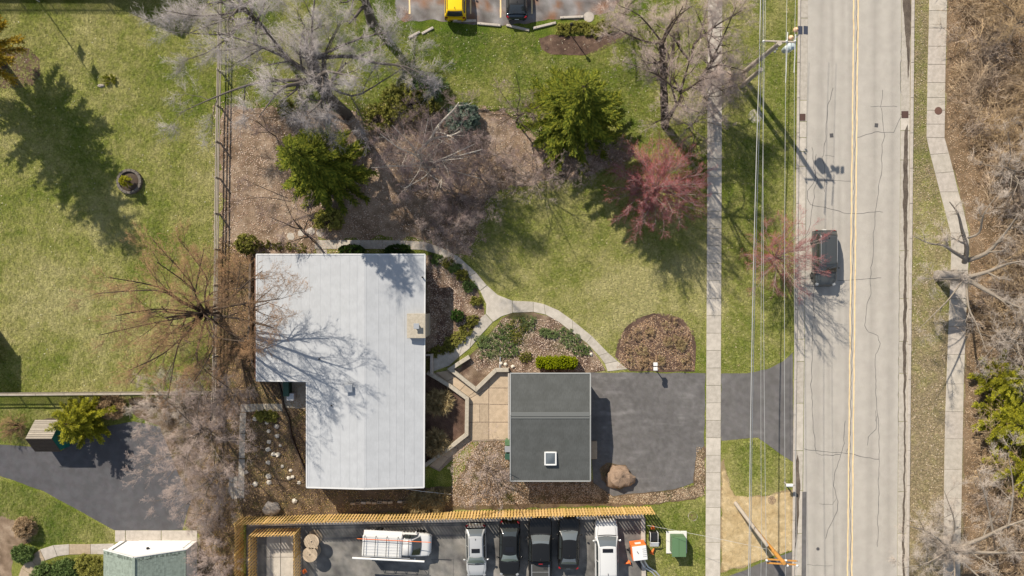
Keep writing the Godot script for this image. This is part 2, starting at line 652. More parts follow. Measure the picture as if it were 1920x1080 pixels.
func brush(called: String, base: Vector3, size: Vector3, stems: int, sd: int, me: Array, spray: float, bark: Material, label: String, cat: String, group := "", fan := 1.0) -> Node3D:      # leafless many-stemmed shrub
	var g := Grow.new()
	g.r.seed = sd
	g.levels = 2
	g.kids = 4
	g.sprays = 3
	g.spray = spray
	g.up = 0.05
	g.ratio = 0.5
	for i in stems:
		var an := g.r.randf() * TAU
		var k := sqrt(g.r.randf())
		var tip := Vector3(cos(an) * size.x * k, size.y * g.r.randf_range(0.7, 1.1) * (1.15 - 0.5 * k), sin(an) * size.z * k) * fan
		var foot := Vector3(cos(an) * 0.25 * k, 0, sin(an) * 0.25 * k)
		g.limb(PackedVector3Array([base + foot, base + foot.lerp(tip, 0.5) + Vector3(0, size.y * 0.12, 0) + g.rv() * 0.1, base + tip]), 0.028, 0.008, 1)
	return tree_from(g, called, base, label, cat, bark, me, group)

func bare(called: String, base: Vector3, h: float, spread: float, r0: float, limbs: int, sd: int, bark: Material, twigs: Array, label: String, opt := {}) -> Node3D:
	var g := Grow.new()
	g.r.seed = sd
	g.kids = opt.get("kids", 4)
	g.levels = opt.get("levels", 3)
	g.sprays = opt.get("sprays", 4)
	g.spray = opt.get("spray", 0.9)
	g.ratio = opt.get("ratio", 0.5)
	g.up = opt.get("up", 0.1)
	g.angle = opt.get("angle", 0.8)
	g.flat = opt.get("flat", 0.0)
	g.clear = opt.get("clear", 0.25)
	g.c1 = opt.get("c1", Color(1.1, 1.1, 1.1))
	var lean: Vector3 = opt.get("lean", Vector3.ZERO)
	var fork: float = opt.get("fork", 0.35)
	var top := base + lean * h * 0.6 + Vector3(0, h * 0.75, 0)
	var mid := base + lean * h * 0.25 + Vector3(0, h * fork, 0) + g.rv() * 0.15
	g.limb(PackedVector3Array([base - Vector3(0, 0.1, 0), base.lerp(mid, 0.5) + g.rv() * 0.08, mid, top]), r0, r0 * opt.get("taper", 0.3), 0 if limbs < 3 else 1)
	var low: float = opt.get("low", 0.55)
	for i in limbs:
		var an := TAU * (i + g.r.randf() * 0.7) / limbs
		var k := g.r.randf_range(0.7, 1.1)
		var t := g.r.randf()
		if opt.has("dome"):
			var up := (i + 0.5) / limbs
			an = i * 2.39996 + g.r.randf_range(-.2, .2)
			var q2 := base + lean * h * 0.7 + Vector3(cos(an) * spread * sqrt(1.0 - up * up), h * lerpf(low, 1.0, up), sin(an) * spread * sqrt(1.0 - up * up)) * g.r.randf_range(0.9, 1.06)
			q2.y = h * lerpf(low, 1.0, up)
			var m2: Vector3 = mid.lerp(q2, 0.5) + Vector3(0, h * 0.05 * (1.0 - up), 0) + g.rv() * spread * opt.get("crook", 0.06)
			g.limb(PackedVector3Array([mid.lerp(base, g.r.randf() * 0.25), mid.lerp(m2, 0.5) + g.rv() * 0.08, m2, q2]), r0 * opt.get("dome", 0.4), opt.get("tip", 0.014), 1)
			continue
		var s := base.lerp(mid, lerpf(0.6, 1.0, t)) if i % 2 else mid.lerp(top, t * 0.5)
		var e := base + lean * h * 0.7 + Vector3(cos(an) * spread * k, h * lerpf(low, 1.0, t), sin(an) * spread * k)
		var q := s.lerp(e, 0.45) + Vector3(0, h * 0.06, 0) + g.rv() * spread * 0.1
		g.limb(PackedVector3Array([s, s.lerp(q, 0.5) + g.rv() * 0.1, q, e]), r0 * 0.5, 0.02, 1)
	for e in opt.get("drawn", []):             # limbs whose course is known: [r0, r1, px, py, h, px, py, h ...]
		var q := PackedVector3Array()
		for i in range(2, e.size(), 3): q.append(P(e[i], e[i + 1], e[i + 2]))
		g.limb(q, e[0], e[1], opt.get("drawn_level", 1))
	return tree_from(g, called, base, label, opt.get("cat", "tree"), bark, twigs, opt.get("group", ""))

# ---------------------------------------------------------------- cars
func car(called: String, base: Vector3, turn: float, o: Dictionary, label: String, category := "car") -> Node3D:
	var t := thing(called, base, label, category, o.get("group", ""), turn)
	var L: float = o.L
	var W: float = o.W * 0.5
	var ys: float = o.ys        # shoulder
	var yr: float = o.H
	var hd: float = o.hood      # hood height at the nose
	var yd: float = o.deck
	var cw: float = o.cowl
	var rf: float = o.rf
	var rr: float = o.rr
	var rb: float = o.rb
	var pm: Material = o.paint
	var gm: Material = o.get("glass", mats.glass)
	var trim: Material = mats.black_trim
	# lower body
	var st := [[-L / 2 + 0.0, 0.66, yd - 0.42], [-L / 2 + 0.03, 0.80, yd - 0.22], [-L / 2 + 0.12, 0.90, yd - 0.06], [-L / 2 + 0.35, 0.965, yd], [rb - 0.05, 0.99, yd + 0.01], [rb + 0.25, 1.0, ys], [(rb + cw) / 2, 1.0, ys], [cw - 0.2, 1.0, ys], [cw, 0.995, ys], [lerpf(cw, L / 2, 0.5), 0.98, lerpf(ys, hd, 0.55)], [L / 2 - 0.45, 0.93, hd], [L / 2 - 0.2, 0.85, hd - 0.06], [L / 2 - 0.06, 0.74, hd - 0.2], [L / 2, 0.6, hd - 0.36]]
	var rows := []
	for s in st:
		var w: float = W * s[1]
		var y: float = s[2]
		var half := [[0.80, 0.2], [0.97, 0.27], [1.0, 0.52], [0.985, y * 0.8], [0.95, y * 0.93], [0.86, y * 0.985], [0.55, y + 0.02], [0.0, y + 0.035]]
		var row := []
		for i in half.size(): row.append(Vector3(-w * half[i][0], half[i][1], s[0]))
		for i in range(half.size() - 2, -1, -1): row.append(Vector3(w * half[i][0], half[i][1], s[0]))
		rows.append(row)
	for e in [0, -1]:
		var row := []
		for p in rows[e]: row.append(Vector3(p.x * 0.9, lerpf(p.y, 0.45, 0.5), p.z))
		if e == 0: rows.push_front(row)
		else: rows.push_back(row)
	var b := B.new()
	b.grid(rows)
	put(b, "body", pm, t)
	# cabin: one surface F(u, z)
	var base_y := ys - 0.01
	var wb := W * 0.93
	var wr: float = W * o.get("roofw", 0.70)
	var F := func(u: float, z: float, off: float) -> Vector3:
		var s := 1.0
		if z > rf: s = 1.0 - pow((z - rf) / (cw - rf), 1.25)
		elif z < rr: s = 1.0 - pow((rr - z) / (rr - rb), 1.25)
		s = clampf(s, 0.0, 1.0)
		var mid := (z - rr) / (rf - rr)
		var y := base_y + (yr - 0.05 - base_y) * s + 0.035 * sin(clampf(mid, 0.0, 1.0) * PI)
		var w := lerpf(wb * 0.97, wr, s)
		var bow := 0.0
		if z > rf: bow = 0.10
		elif z < rr: bow = -0.06
		var p: Vector3
		if absf(u) <= 0.7:
			var k := u / 0.7
			p = Vector3(k * w, y + 0.045 * (1.0 - k * k) * s + off, z + bow * (1.0 - k * k))
		else:
			var k := (absf(u) - 0.7) / 0.3
			p = Vector3(signf(u) * (lerpf(w, wb, k) + off + 0.02 * sin(k * PI)), lerpf(y, base_y, k), z)
		return p
	var patch := func(called2: String, m: Material, u0: float, u1: float, z0: float, z1: float, off: float, par: Node) -> MeshInstance3D:
		var rw := []
		for i in 9:
			var row := []
			for j in 9: row.append(F.call(lerpf(u0, u1, j / 8.0), lerpf(z0, z1, i / 8.0), off))
			rw.append(row)
		var q := B.new()
		q.grid(rw)
		return put(q, called2, m, par)
	var rw := []
	for i in 25:
		var row := []
		for j in 25: row.append(F.call(-1.0 + j / 12.0, lerpf(rb, cw, i / 24.0), 0.0))
		rw.append(row)
	b = B.new()
	b.grid(rw)
	put(b, "roof", o.get("roof_paint", pm), t)
	patch.call("windshield", o.get("front_glass", gm), -0.64, 0.64, rf + 0.02, cw - 0.04, 0.014, t)
	patch.call("rear_window", o.get("rear_glass", gm), -0.60, 0.60, rb + 0.06, rr - 0.02, 0.014, t)
	for sg in [-1.0, 1.0]:
		var a: float = 0.76 * sg
		var d: float = 0.96 * sg
		patch.call("side_window", gm, minf(a, d), maxf(a, d), lerpf(rb, rr, 0.7), (rr + rf) / 2 - 0.03, 0.012, t)
		patch.call("side_window", gm, minf(a, d), maxf(a, d), (rr + rf) / 2 + 0.03, lerpf(rf, cw, 0.55), 0.012, t)
	if o.has("sunroof"): patch.call("sunroof", mats.black_gloss, -0.42, 0.42, o.sunroof[0], o.sunroof[1], 0.02, t)
	if o.has("rails"):
		for sg in [-1.0, 1.0]:
			var q := PackedVector3Array()
			for i in 7: q.append(F.call(0.66 * sg, lerpf(rr + 0.1, rf - 0.05, i / 6.0), 0.045))
			b = B.new()
			b.tube(q, PackedFloat32Array([0.016, 0.02, 0.02, 0.02, 0.02, 0.02, 0.016]), 6)
			put(b, "roof_rail", o.rails, t)
	# shut lines, lamps, mirrors, wheels
	b = B.new()
	for i in 8:
		var x0 := lerpf(-0.8, 0.8, i / 8.0) * W
		var x1 := lerpf(-0.8, 0.8, (i + 1) / 8.0) * W
		var zz := cw + 0.03
		b.quad(Vector3(x0, ys + 0.036, zz + 0.1 * (1 - pow(x0 / W, 2)) + 0.035), Vector3(x1, ys + 0.036, zz + 0.1 * (1 - pow(x1 / W, 2)) + 0.035), Vector3(x1, ys + 0.04, zz + 0.1 * (1 - pow(x1 / W, 2)) - 0.03), Vector3(x0, ys + 0.04, zz + 0.1 * (1 - pow(x0 / W, 2)) - 0.03))
	put(b, "cowl", trim, t)
	b = B.new()
	for sg in [-1.0, 1.0]:
		b.bar(Vector3(sg * W * 0.12, ys + 0.075, cw + 0.06), Vector3(sg * W * 0.12 + W * 0.5, ys + 0.12, cw - 0.08), 0.025, 0.02)
	put(b, "wiper", trim, t)
	for sg in [-1.0, 1.0]:
		b = B.new()
		b.box(Vector3(sg * W * 0.73, hd - 0.13, L / 2 - 0.20), Vector3(W * 0.28, 0.16, 0.3), Basis(Vector3.UP, sg * 0.5), 0.05)
		put(b, "headlight", mats.lamp_glass, t)
		b = B.new()
		b.box(Vector3(sg * W * 0.80, yd - 0.17, -L / 2 + 0.13), Vector3(W * 0.26, 0.2, 0.2), Basis(Vector3.UP, -sg * 0.5), 0.05)
		put(b, "taillight", mats.tail_glass, t)
		b = B.new()
		b.lathe(Vector3.ZERO, [[0.0, -0.1], [0.075, -0.07], [0.1, 0.0], [0.075, 0.06], [0.0, 0.09]], 10)
		var mi := put(b, "mirror", o.get("mirror_paint", pm), t)
		mi.position = Vector3(sg * (W + 0.1), ys + 0.06, cw - 0.32)
		mi.rotation = Vector3(0, sg * 0.25, PI / 2)
		mi.scale = Vector3(0.9, 1.25, 0.8)
		for zz in [-L * 0.29, L * 0.31]:
			b = B.new()
			b.lathe(Vector3.ZERO, [[0.18, -0.11], [0.30, -0.11], [0.335, -0.07], [0.335, 0.07], [0.30, 0.11], [0.18, 0.11]], 20)
			var wh := put(b, "wheel", mats.rubber, t)
			wh.position = Vector3(sg * (W - 0.11), 0.335, zz)
			wh.rotation.z = PI / 2
			b = B.new()
			b.lathe(Vector3.ZERO, [[0.0, -0.08], [0.2, -0.08], [0.2, 0.08], [0.0, 0.085]], 16)
			put(b, "rim", mats.alloy, wh)
	for sg in [-1.0, 1.0]:
		var q := PackedVector3Array()
		for i in 6:
			var k := i / 5.0
			q.append(Vector3(sg * W * lerpf(0.78, 0.62, k * k), lerpf(ys, hd, k) * 1.0 + 0.004, lerpf(cw + 0.08, L / 2 - 0.3, k)))
		b = B.new()
		b.tube(q, PackedFloat32Array([.009, .009, .009, .009, .009, .009]), 4)
		put(b, "hood_seam", trim, t)
	b = B.new()
	b.box(Vector3(0, 0.46, L / 2 - 0.02), Vector3(W * 1.15, 0.18, 0.08), Basis(), 0.03)
	put(b, "grille", trim, t)
	b = B.new()
	b.box(Vector3(0, 0.62, -L / 2 - 0.005), Vector3(0.34, 0.14, 0.05), Basis(Vector3.RIGHT, -0.25), 0.01)
	put(b, "number_plate", mats.plate, t)
	b = B.new()
	b.bar(Vector3(0, yr + 0.02, rr + 0.28), Vector3(0, yr + 0.09, rr + 0.12), 0.04, 0.05, 0.015)
	put(b, "antenna", trim, t)
	return t

func pickup_bed(t: Node3D, L: float, W: float, z1: float) -> void:
	var b := B.new()
	b.box(Vector3(0, 1.19, (z1 - L / 2) / 2 + 0.06), Vector3(W * 0.78, 0.05, z1 + L / 2 - 0.34), Basis(), 0.015)
	put(b, "bed_cover", mats.tonneau, t)
	for sg in [-1.0, 1.0]:
		b = B.new()
		b.bar(Vector3(sg * W * 0.36, 1.225, z1 - 0.12), Vector3(sg * W * 0.36, 1.225, -L / 2 + 0.3), 0.05, 0.03, 0.008)
		put(b, "bed_rail", mats.silver, t)
	b = B.new()
	b.bar(Vector3(-W * 0.36, 1.228, z1 - 0.75), Vector3(W * 0.36, 1.228, z1 - 0.75), 0.03, 0.03, 0.008)
	put(b, "cross_bar", mats.silver, t)
	b = B.new()
	b.box(Vector3(0, 1.82, z1 + 0.12), Vector3(0.34, 0.05, 0.06), Basis(), 0.015)
	put(b, "brake_light", mats.tail_glass, t)

# ---------------------------------------------------------------- fences
func picket_run(t: Node3D, called: String, a: Vector3, d: Vector3, h: float, w: float, pitch: float, thick: float, ms: Array, both: bool, y0 := 0.05) -> void:
	# upright boards from a to d (given relative to the thing), alternating sides of the rails if both
	var n := int(a.distance_to(d) / pitch)
	var dir := (d - a).normalized()
	var side := dir.cross(Vector3.UP)
	var vs := []
	for m in ms:
		for k in 2:
			var b := B.new()
			var hh := h - y0 - k * 0.012
			b.box(Vector3(0, hh / 2, 0), Vector3(w - k * 0.004, hh, thick), Basis(), 0.006)
			vs.append(b.mesh(m))
	for i in n:
		var o := put_mesh(vs[rng.randi() % vs.size()], called, t)
		var off := 0.0
		if both: off = 0.055 if i % 2 else -0.055
		o.position = a + dir * (i + 0.5) * pitch + side * off + Vector3(0, y0, 0)
		o.rotation.y = atan2(-dir.z, dir.x) + rng.randf_range(-.02, .02)
		o.rotation.z = rng.randf_range(-.006, .006)

func rails_posts(t: Node3D, a: Vector3, d: Vector3, h: float, m: Material, heights: Array, every: float, pw := 0.1, rw := 0.04, rt := 0.09) -> void:
	var n := maxi(1, roundi(a.distance_to(d) / every))
	for i in n + 1:
		var b := B.new()
		b.box(Vector3(0, h / 2 - 0.1, 0), Vector3(pw, h + 0.2, pw), Basis(), 0.008)
		put(b, "post", m, t).position = a.lerp(d, float(i) / n)
	for y in heights:
		var b := B.new()
		b.bar(a + Vector3(0, y, 0), d + Vector3(0, y, 0), rw, rt, 0.006)
		put(b, "rail", m, t)

# ---------------------------------------------------------------- the scene
func _ready() -> void:
	var cam := Camera3D.new()
	cam.name = "camera"
	cam.position = Vector3(0, H, 0)
	cam.rotation_degrees = Vector3(-90, 0, 0)
	cam.fov = rad_to_deg(2.0 * atan(540.0 / (S * H)))
	cam.near = 0.5
	cam.far = 1000.0
	add_child(cam)
	cam.current = true
	var sun := DirectionalLight3D.new()
	sun.name = "sun"
	sun.light_color = Color(1.0, 0.96, 0.895)
	sun.light_energy = 1.6
	sun.light_angular_distance = 0.55
	sun.shadow_enabled = true
	add_child(sun)
	sun.look_at_from_position(Vector3.ZERO, Vector3(0.575, -0.82, 0.818), Vector3.UP)
	var env := Environment.new()
	env.background_mode = Environment.BG_SKY
	var sky := Sky.new()
	var sm := ProceduralSkyMaterial.new()
	sm.sky_top_color = Color(0.57, 0.63, 0.72)
	sm.sky_horizon_color = Color(0.84, 0.86, 0.88)
	sm.sky_curve = 0.18
	sm.ground_bottom_color = Color(0.3, 0.3, 0.25)
	sm.ground_horizon_color = Color(0.7, 0.74, 0.76)
	sm.sun_angle_max = 8.0
	sm.sky_energy_multiplier = 0.88
	sky.sky_material = sm
	env.sky = sky
	env.tonemap_mode = Environment.TONE_MAPPER_LINEAR
	env.tonemap_exposure = 1.40
	env.sdfgi_enabled = true
	env.ssao_enabled = true
	env.ssil_enabled = true
	var we := WorldEnvironment.new()
	we.name = "environment"
	we.environment = env
	add_child(we)
	rng.seed = 11
	nz.seed = 4
	nz.fractal_octaves = 3
	nz.frequency = 0.01
	nzf.seed = 9
	nzf.frequency = 0.06
	make_materials()
	ground()
	paving()
	buildings()
	fences()
	vehicles()
	trees()
	plants()
	details()

func make_materials() -> void:
	var w := Color.WHITE
	mats.t_fine = noise_tex(0.045, lin(.34, .35, .30), w, 1, 1024, 5)
	mats.t_grain = noise_tex(0.12, lin(.62, .62, .62), w, 2, 512, 4)
	mats.t_patch = noise_tex(0.012, lin(.84, .84, .83), w, 3, 512, 4)
	mats.t_litter = noise_tex(0.07, lin(.26, .24, .23), w, 5, 1024, 5)
	mats.t_smooth = noise_tex(0.02, lin(.93, .93, .93), w, 6, 512, 5)
	surf("lawn", Color.WHITE, 0.95, mats.t_fine, 5.3, mats.t_patch, 9.7, 2.5)
	surf("litter", Color.WHITE, 0.95, mats.t_litter, 3.7, mats.t_patch, 8.3, 3.0)
	surf("road", Color.WHITE, 0.85, mats.t_grain, 2.1, mats.t_smooth, 11.0)
	surf("asphalt", Color.WHITE, 0.9, mats.t_grain, 1.3, mats.t_patch, 7.1, 0.3)
	for i in 4:
		var k := 1.0 + 0.07 * (i - 1.5)
		surf("concrete%d" % i, lin(.54 * k, .49 * k, .425 * k), 0.85, mats.t_grain, 1.7, mats.t_patch, 2.9 + i, 0.2)
		surf("patio%d" % i, lin(.52 * k, .41 * k, .295 * k), 0.85, mats.t_grain, 0.9, mats.t_patch, 2.3 + i, 0.3)
		surf("newwood%d" % i, lin(.78 * k, .52 * k, .20 * k * k), 0.7, mats.t_grain, 0.6, mats.t_smooth, 2.0 + i)
		surf("oldwood%d" % i, lin(.40 * k, .35 * k, .29 * k), 0.9, mats.t_grain, 0.5, mats.t_patch, 1.6 + i)
		surf("darkwood%d" % i, lin(.06 * k, .05 * k, .045 * k), 0.9, mats.t_grain, 0.5)
	surf("kerb", lin(.53, .475, .42), 0.85, mats.t_grain, 1.3, mats.t_patch, 3.3, 0.2)
	surf("wall_concrete", lin(.50, .445, .36), 0.85, mats.t_grain, 1.1, mats.t_patch, 2.3, 0.2)
	var mem := surf("membrane", lin(.40, .412, .428), 0.7, noise_tex(0.02, lin(.93, .93, .935), w, 16, 512, 5), 3.1, mats.t_smooth, 12.0)
	mem.uv1_scale = Vector3(1.6, 0.5, 0.14)
	var gro := surf("grey_roof", lin(.093, .097, .094), 0.75, noise_tex(0.02, lin(.80, .80, .80), w, 17, 512, 5), 3.3, mats.t_patch, 9.0)
	gro.uv1_scale = Vector3(1.4, 0.5, 0.2)
	surf("green_shingle", lin(.30, .355, .305), 0.9, mats.t_grain, 0.7, mats.t_patch, 2.2)
	surf("brick", lin(.22, .12, .085), 0.9, mats.t_grain, 0.7, mats.t_patch, 3.0)
	surf("siding", lin(.80, .80, .79), 0.6, mats.t_smooth, 2.0)
	surf("bark_grey", lin(.24, .21, .19), 0.95, mats.t_litter, 0.9, mats.t_patch, 2.0, 2.0)
	surf("bark_brown", lin(.15, .115, .09), 0.95, mats.t_litter, 0.8, mats.t_patch, 2.0, 1.5)
	surf("bark_pale", lin(.52, .46, .40), 0.9, mats.t_litter, 0.7, mats.t_patch, 2.0, 1.0)
	surf("bark_white", lin(.78, .70, .60), 0.85, mats.t_grain, 0.5, mats.t_patch, 1.0)
	surf("bark_light", lin(.46, .40, .33), 0.95, mats.t_litter, 0.8, mats.t_patch, 2.0, 1.5)
	surf("old_stone", lin(.24, .215, .19), 0.9, mats.t_litter, 0.5, mats.t_patch, 1.0)
	surf("bark_tan", lin(.33, .28, .23), 0.95, mats.t_litter, 0.8, mats.t_patch, 2.0, 1.5)
	surf("pole_wood", lin(.52, .455, .385), 0.9, mats.t_grain, 0.6, mats.t_patch, 1.3)
	surf("pole_new", lin(.62, .30, .075), 0.8, mats.t_grain, 0.6, mats.t_patch, 1.3)
	surf("stone", lin(.62, .56, .50), 0.9, mats.t_litter, 0.6, mats.t_patch, 1.0, 1.0)
	surf("boulder", lin(.50, .36, .26), 0.9, mats.t_litter, 0.9, mats.t_patch, 1.7, 2.0)
	plain("twig", Color.WHITE, 0.9, 0.0, 0.2)
	var leaf := plain("leaf", Color.WHITE, 0.65, 0.0, 0.3)
	leaf.backlight_enabled = true
	leaf.backlight = Color(0.32, 0.34, 0.2)
	leaf.cull_mode = BaseMaterial3D.CULL_DISABLED
	plain("needle", Color.WHITE, 0.7, 0.0, 0.3).cull_mode = BaseMaterial3D.CULL_DISABLED
	plain("black_trim", lin(.012, .012, .013), 0.5)
	plain("black_gloss", lin(.008, .008, .01), 0.06)
	plain("rubber", lin(.015, .015, .015), 0.9)
	plain("alloy", lin(.45, .46, .47), 0.35, 0.8)
	plain("glass", lin(.03, .036, .038), 0.05, 0.0, 0.7)
	plain("pale_glass", lin(.19, .225, .205), 0.07, 0.0, 0.7)
	plain("grey_glass", lin(.10, .115, .125), 0.06, 0.0, 0.7)
	plain("lamp_glass", lin(.24, .25, .26), 0.12)
	plain("tail_glass", lin(.25, .008, .015), 0.15)
	plain("plate", lin(.7, .7, .68), 0.5)
	plain("silver", lin(.55, .55, .54), 0.35, 0.7)
	plain("tonneau", lin(.04, .04, .038), 0.7)
	plain("steel", lin(.42, .43, .44), 0.45, 0.6)
	plain("white_metal", lin(.62, .62, .61), 0.4)
	plain("cast_iron", lin(.11, .055, .04), 0.8)
	plain("tar", lin(.06, .058, .06), 0.7)
	plain("yellow_line", lin(.72, .53, .28), 0.8)
	plain("white_line", lin(.66, .62, .52), 0.8)
	plain("orange", lin(.72, .16, .03), 0.6)
	plain("green_paint", lin(.085, .16, .075), 0.5)
	plain("teal_paint", lin(.012, .16, .15), 0.6)
	plain("dark_green", lin(.02, .07, .045), 0.6)
	plain("wire", lin(.45, .45, .44), 0.5, 0.4)
	plain("wire_dark", lin(.10, .10, .10), 0.6)
	plain("door_paint", lin(.30, .17, .08), 0.6)

func shade(c: Color, k: float) -> Color:
	return Color(c.r * k, c.g * k, c.b * k)

var LAWN := [Color(.105, .16, .018), Color(.172, .212, .032), Color(.262, .275, .066), Color(.37, .35, .125), Color(.45, .41, .185)]
func lawn_col(x: float, z: float) -> Color:
	var px := x * S + 960.0
	var py := z * S + 540.0
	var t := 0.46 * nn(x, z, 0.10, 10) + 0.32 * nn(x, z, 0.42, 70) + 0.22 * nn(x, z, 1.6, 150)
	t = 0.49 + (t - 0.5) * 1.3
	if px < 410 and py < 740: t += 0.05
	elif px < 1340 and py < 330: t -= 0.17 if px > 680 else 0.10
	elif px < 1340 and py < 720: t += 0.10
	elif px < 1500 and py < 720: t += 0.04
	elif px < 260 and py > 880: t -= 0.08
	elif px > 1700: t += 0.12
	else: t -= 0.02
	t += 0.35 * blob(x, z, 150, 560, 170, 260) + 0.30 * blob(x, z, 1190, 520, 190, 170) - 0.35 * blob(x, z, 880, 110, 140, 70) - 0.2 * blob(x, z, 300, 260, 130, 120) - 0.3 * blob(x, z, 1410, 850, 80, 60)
	var c := ramp(t, LAWN)
	if px > 1700: c = c.lerp(Color(.34, .255, .18), clampf(0.1 + 0.75 * nn(x, z, 0.5, 33) + clampf((py - 560.0) / 500.0, 0.0, 0.45) - 0.3 * blob(x, z, 1740, 440, 60, 130), 0, 0.85))
	return c

func litter_col(x: float, z: float) -> Color:
	var t := 0.5 * nn(x, z, 0.3, 5) + 0.5 * nn(x, z, 1.4, 60)
	t = 0.5 + (t - 0.5) * 1.5
	return ramp(t, [Color(.22, .155, .10), Color(.38, .275, .19), Color(.53, .40, .285), Color(.68, .54, .41)])

func yard_col(x: float, z: float) -> Color:
	var t := 0.5 * nn(x, z, 0.35, 15) + 0.5 * nn(x, z, 1.5, 80)
	var c := ramp(t, [Color(.12, .085, .052), Color(.21, .15, .095), Color(.30, .215, .14), Color(.40, .29, .20)])
	return c.lerp(Color(.17, .19, .04), clampf(nn(x, z, 0.55, 210) * 1.6 - 0.95, 0, 0.6))

func bed_col(x: float, z: float) -> Color:
	return ramp(0.4 * nn(x, z, 0.4, 25) + 0.6 * nn(x, z, 2.0, 90), [Color(.075, .045, .034), Color(.14, .085, .065), Color(.24, .155, .115), Color(.38, .26, .19)])

func road_col(x: float, z: float) -> Color:
	var c := Color(.475, .44, .392)
	var xr := x + z * 0.012
	var off := fposmod(xr - 25.1, 100.0)
	var k := 0.06 * nn(xr * 6.0, z * 0.12, 0.5, 12) + 0.05 * nn(x, z, 0.3, 44)
	for w in [[1.95, 0.16], [2.75, 0.14], [3.55, 0.3], [1.0, 0.4], [5.6, 0.3], [7.2, 0.35]]:
		k -= 0.15 * exp(-pow((off - w[0]) / w[1], 2.0))
	return shade(c, 0.95 + k)

func asphalt_col(x: float, z: float) -> Color:
	if x < -20: return shade(Color(.108, .106, .114), 0.88 + 0.2 * nn(x, z, 0.2, 8) + 0.1 * nn(x, z, 1.5, 58))
	var st := clampf(nn(x * 0.5, z * 2.2, 0.8, 340) * 2.6 - 1.5, 0, 1) * clampf(nn(x, z, 0.2, 41) * 2.0 - 0.5, 0, 1)
	return shade(Color(.152, .144, .142), (0.80 + 0.22 * nn(x, z, 0.25, 8) + 0.25 * nn(x, z, 2.2, 58)) * (1.0 + 0.45 * st))

func lot_col(x: float, z: float) -> Color:
	var t := nn(x, z, 0.35, 18) * 0.6 + nn(x, z, 1.3, 98) * 0.4
	return ramp(t * 1.25 - 0.1, [Color(.085, .08, .08), Color(.15, .145, .14), Color(.25, .235, .215), Color(.34, .315, .285)])

func toplot_col(x: float, z: float) -> Color:
	var c := ramp(nn(x, z, 0.5, 28), [Color(.12, .105, .10), Color(.24, .225, .22), Color(.36, .34, .34)])
	return c.lerp(Color(.28, .13, .06), clampf(nn(x, z, 0.45, 118) * 2.2 - 1.15, 0, 0.75))

func gutter_col(x: float, z: float) -> Color:
	return ramp(0.5 * nn(x, z, 0.8, 29) + 0.5 * nn(x, z, 3.0, 91), [Color(.12, .10, .085), Color(.20, .165, .135), Color(.32, .27, .22)])

func straw_col(x: float, z: float) -> Color:
	return ramp(0.5 * nn(x, z, 0.6, 38) + 0.5 * nn(x, z, 2.5, 128), [Color(.40, .285, .14), Color(.56, .43, .24), Color(.72, .59, .38)])

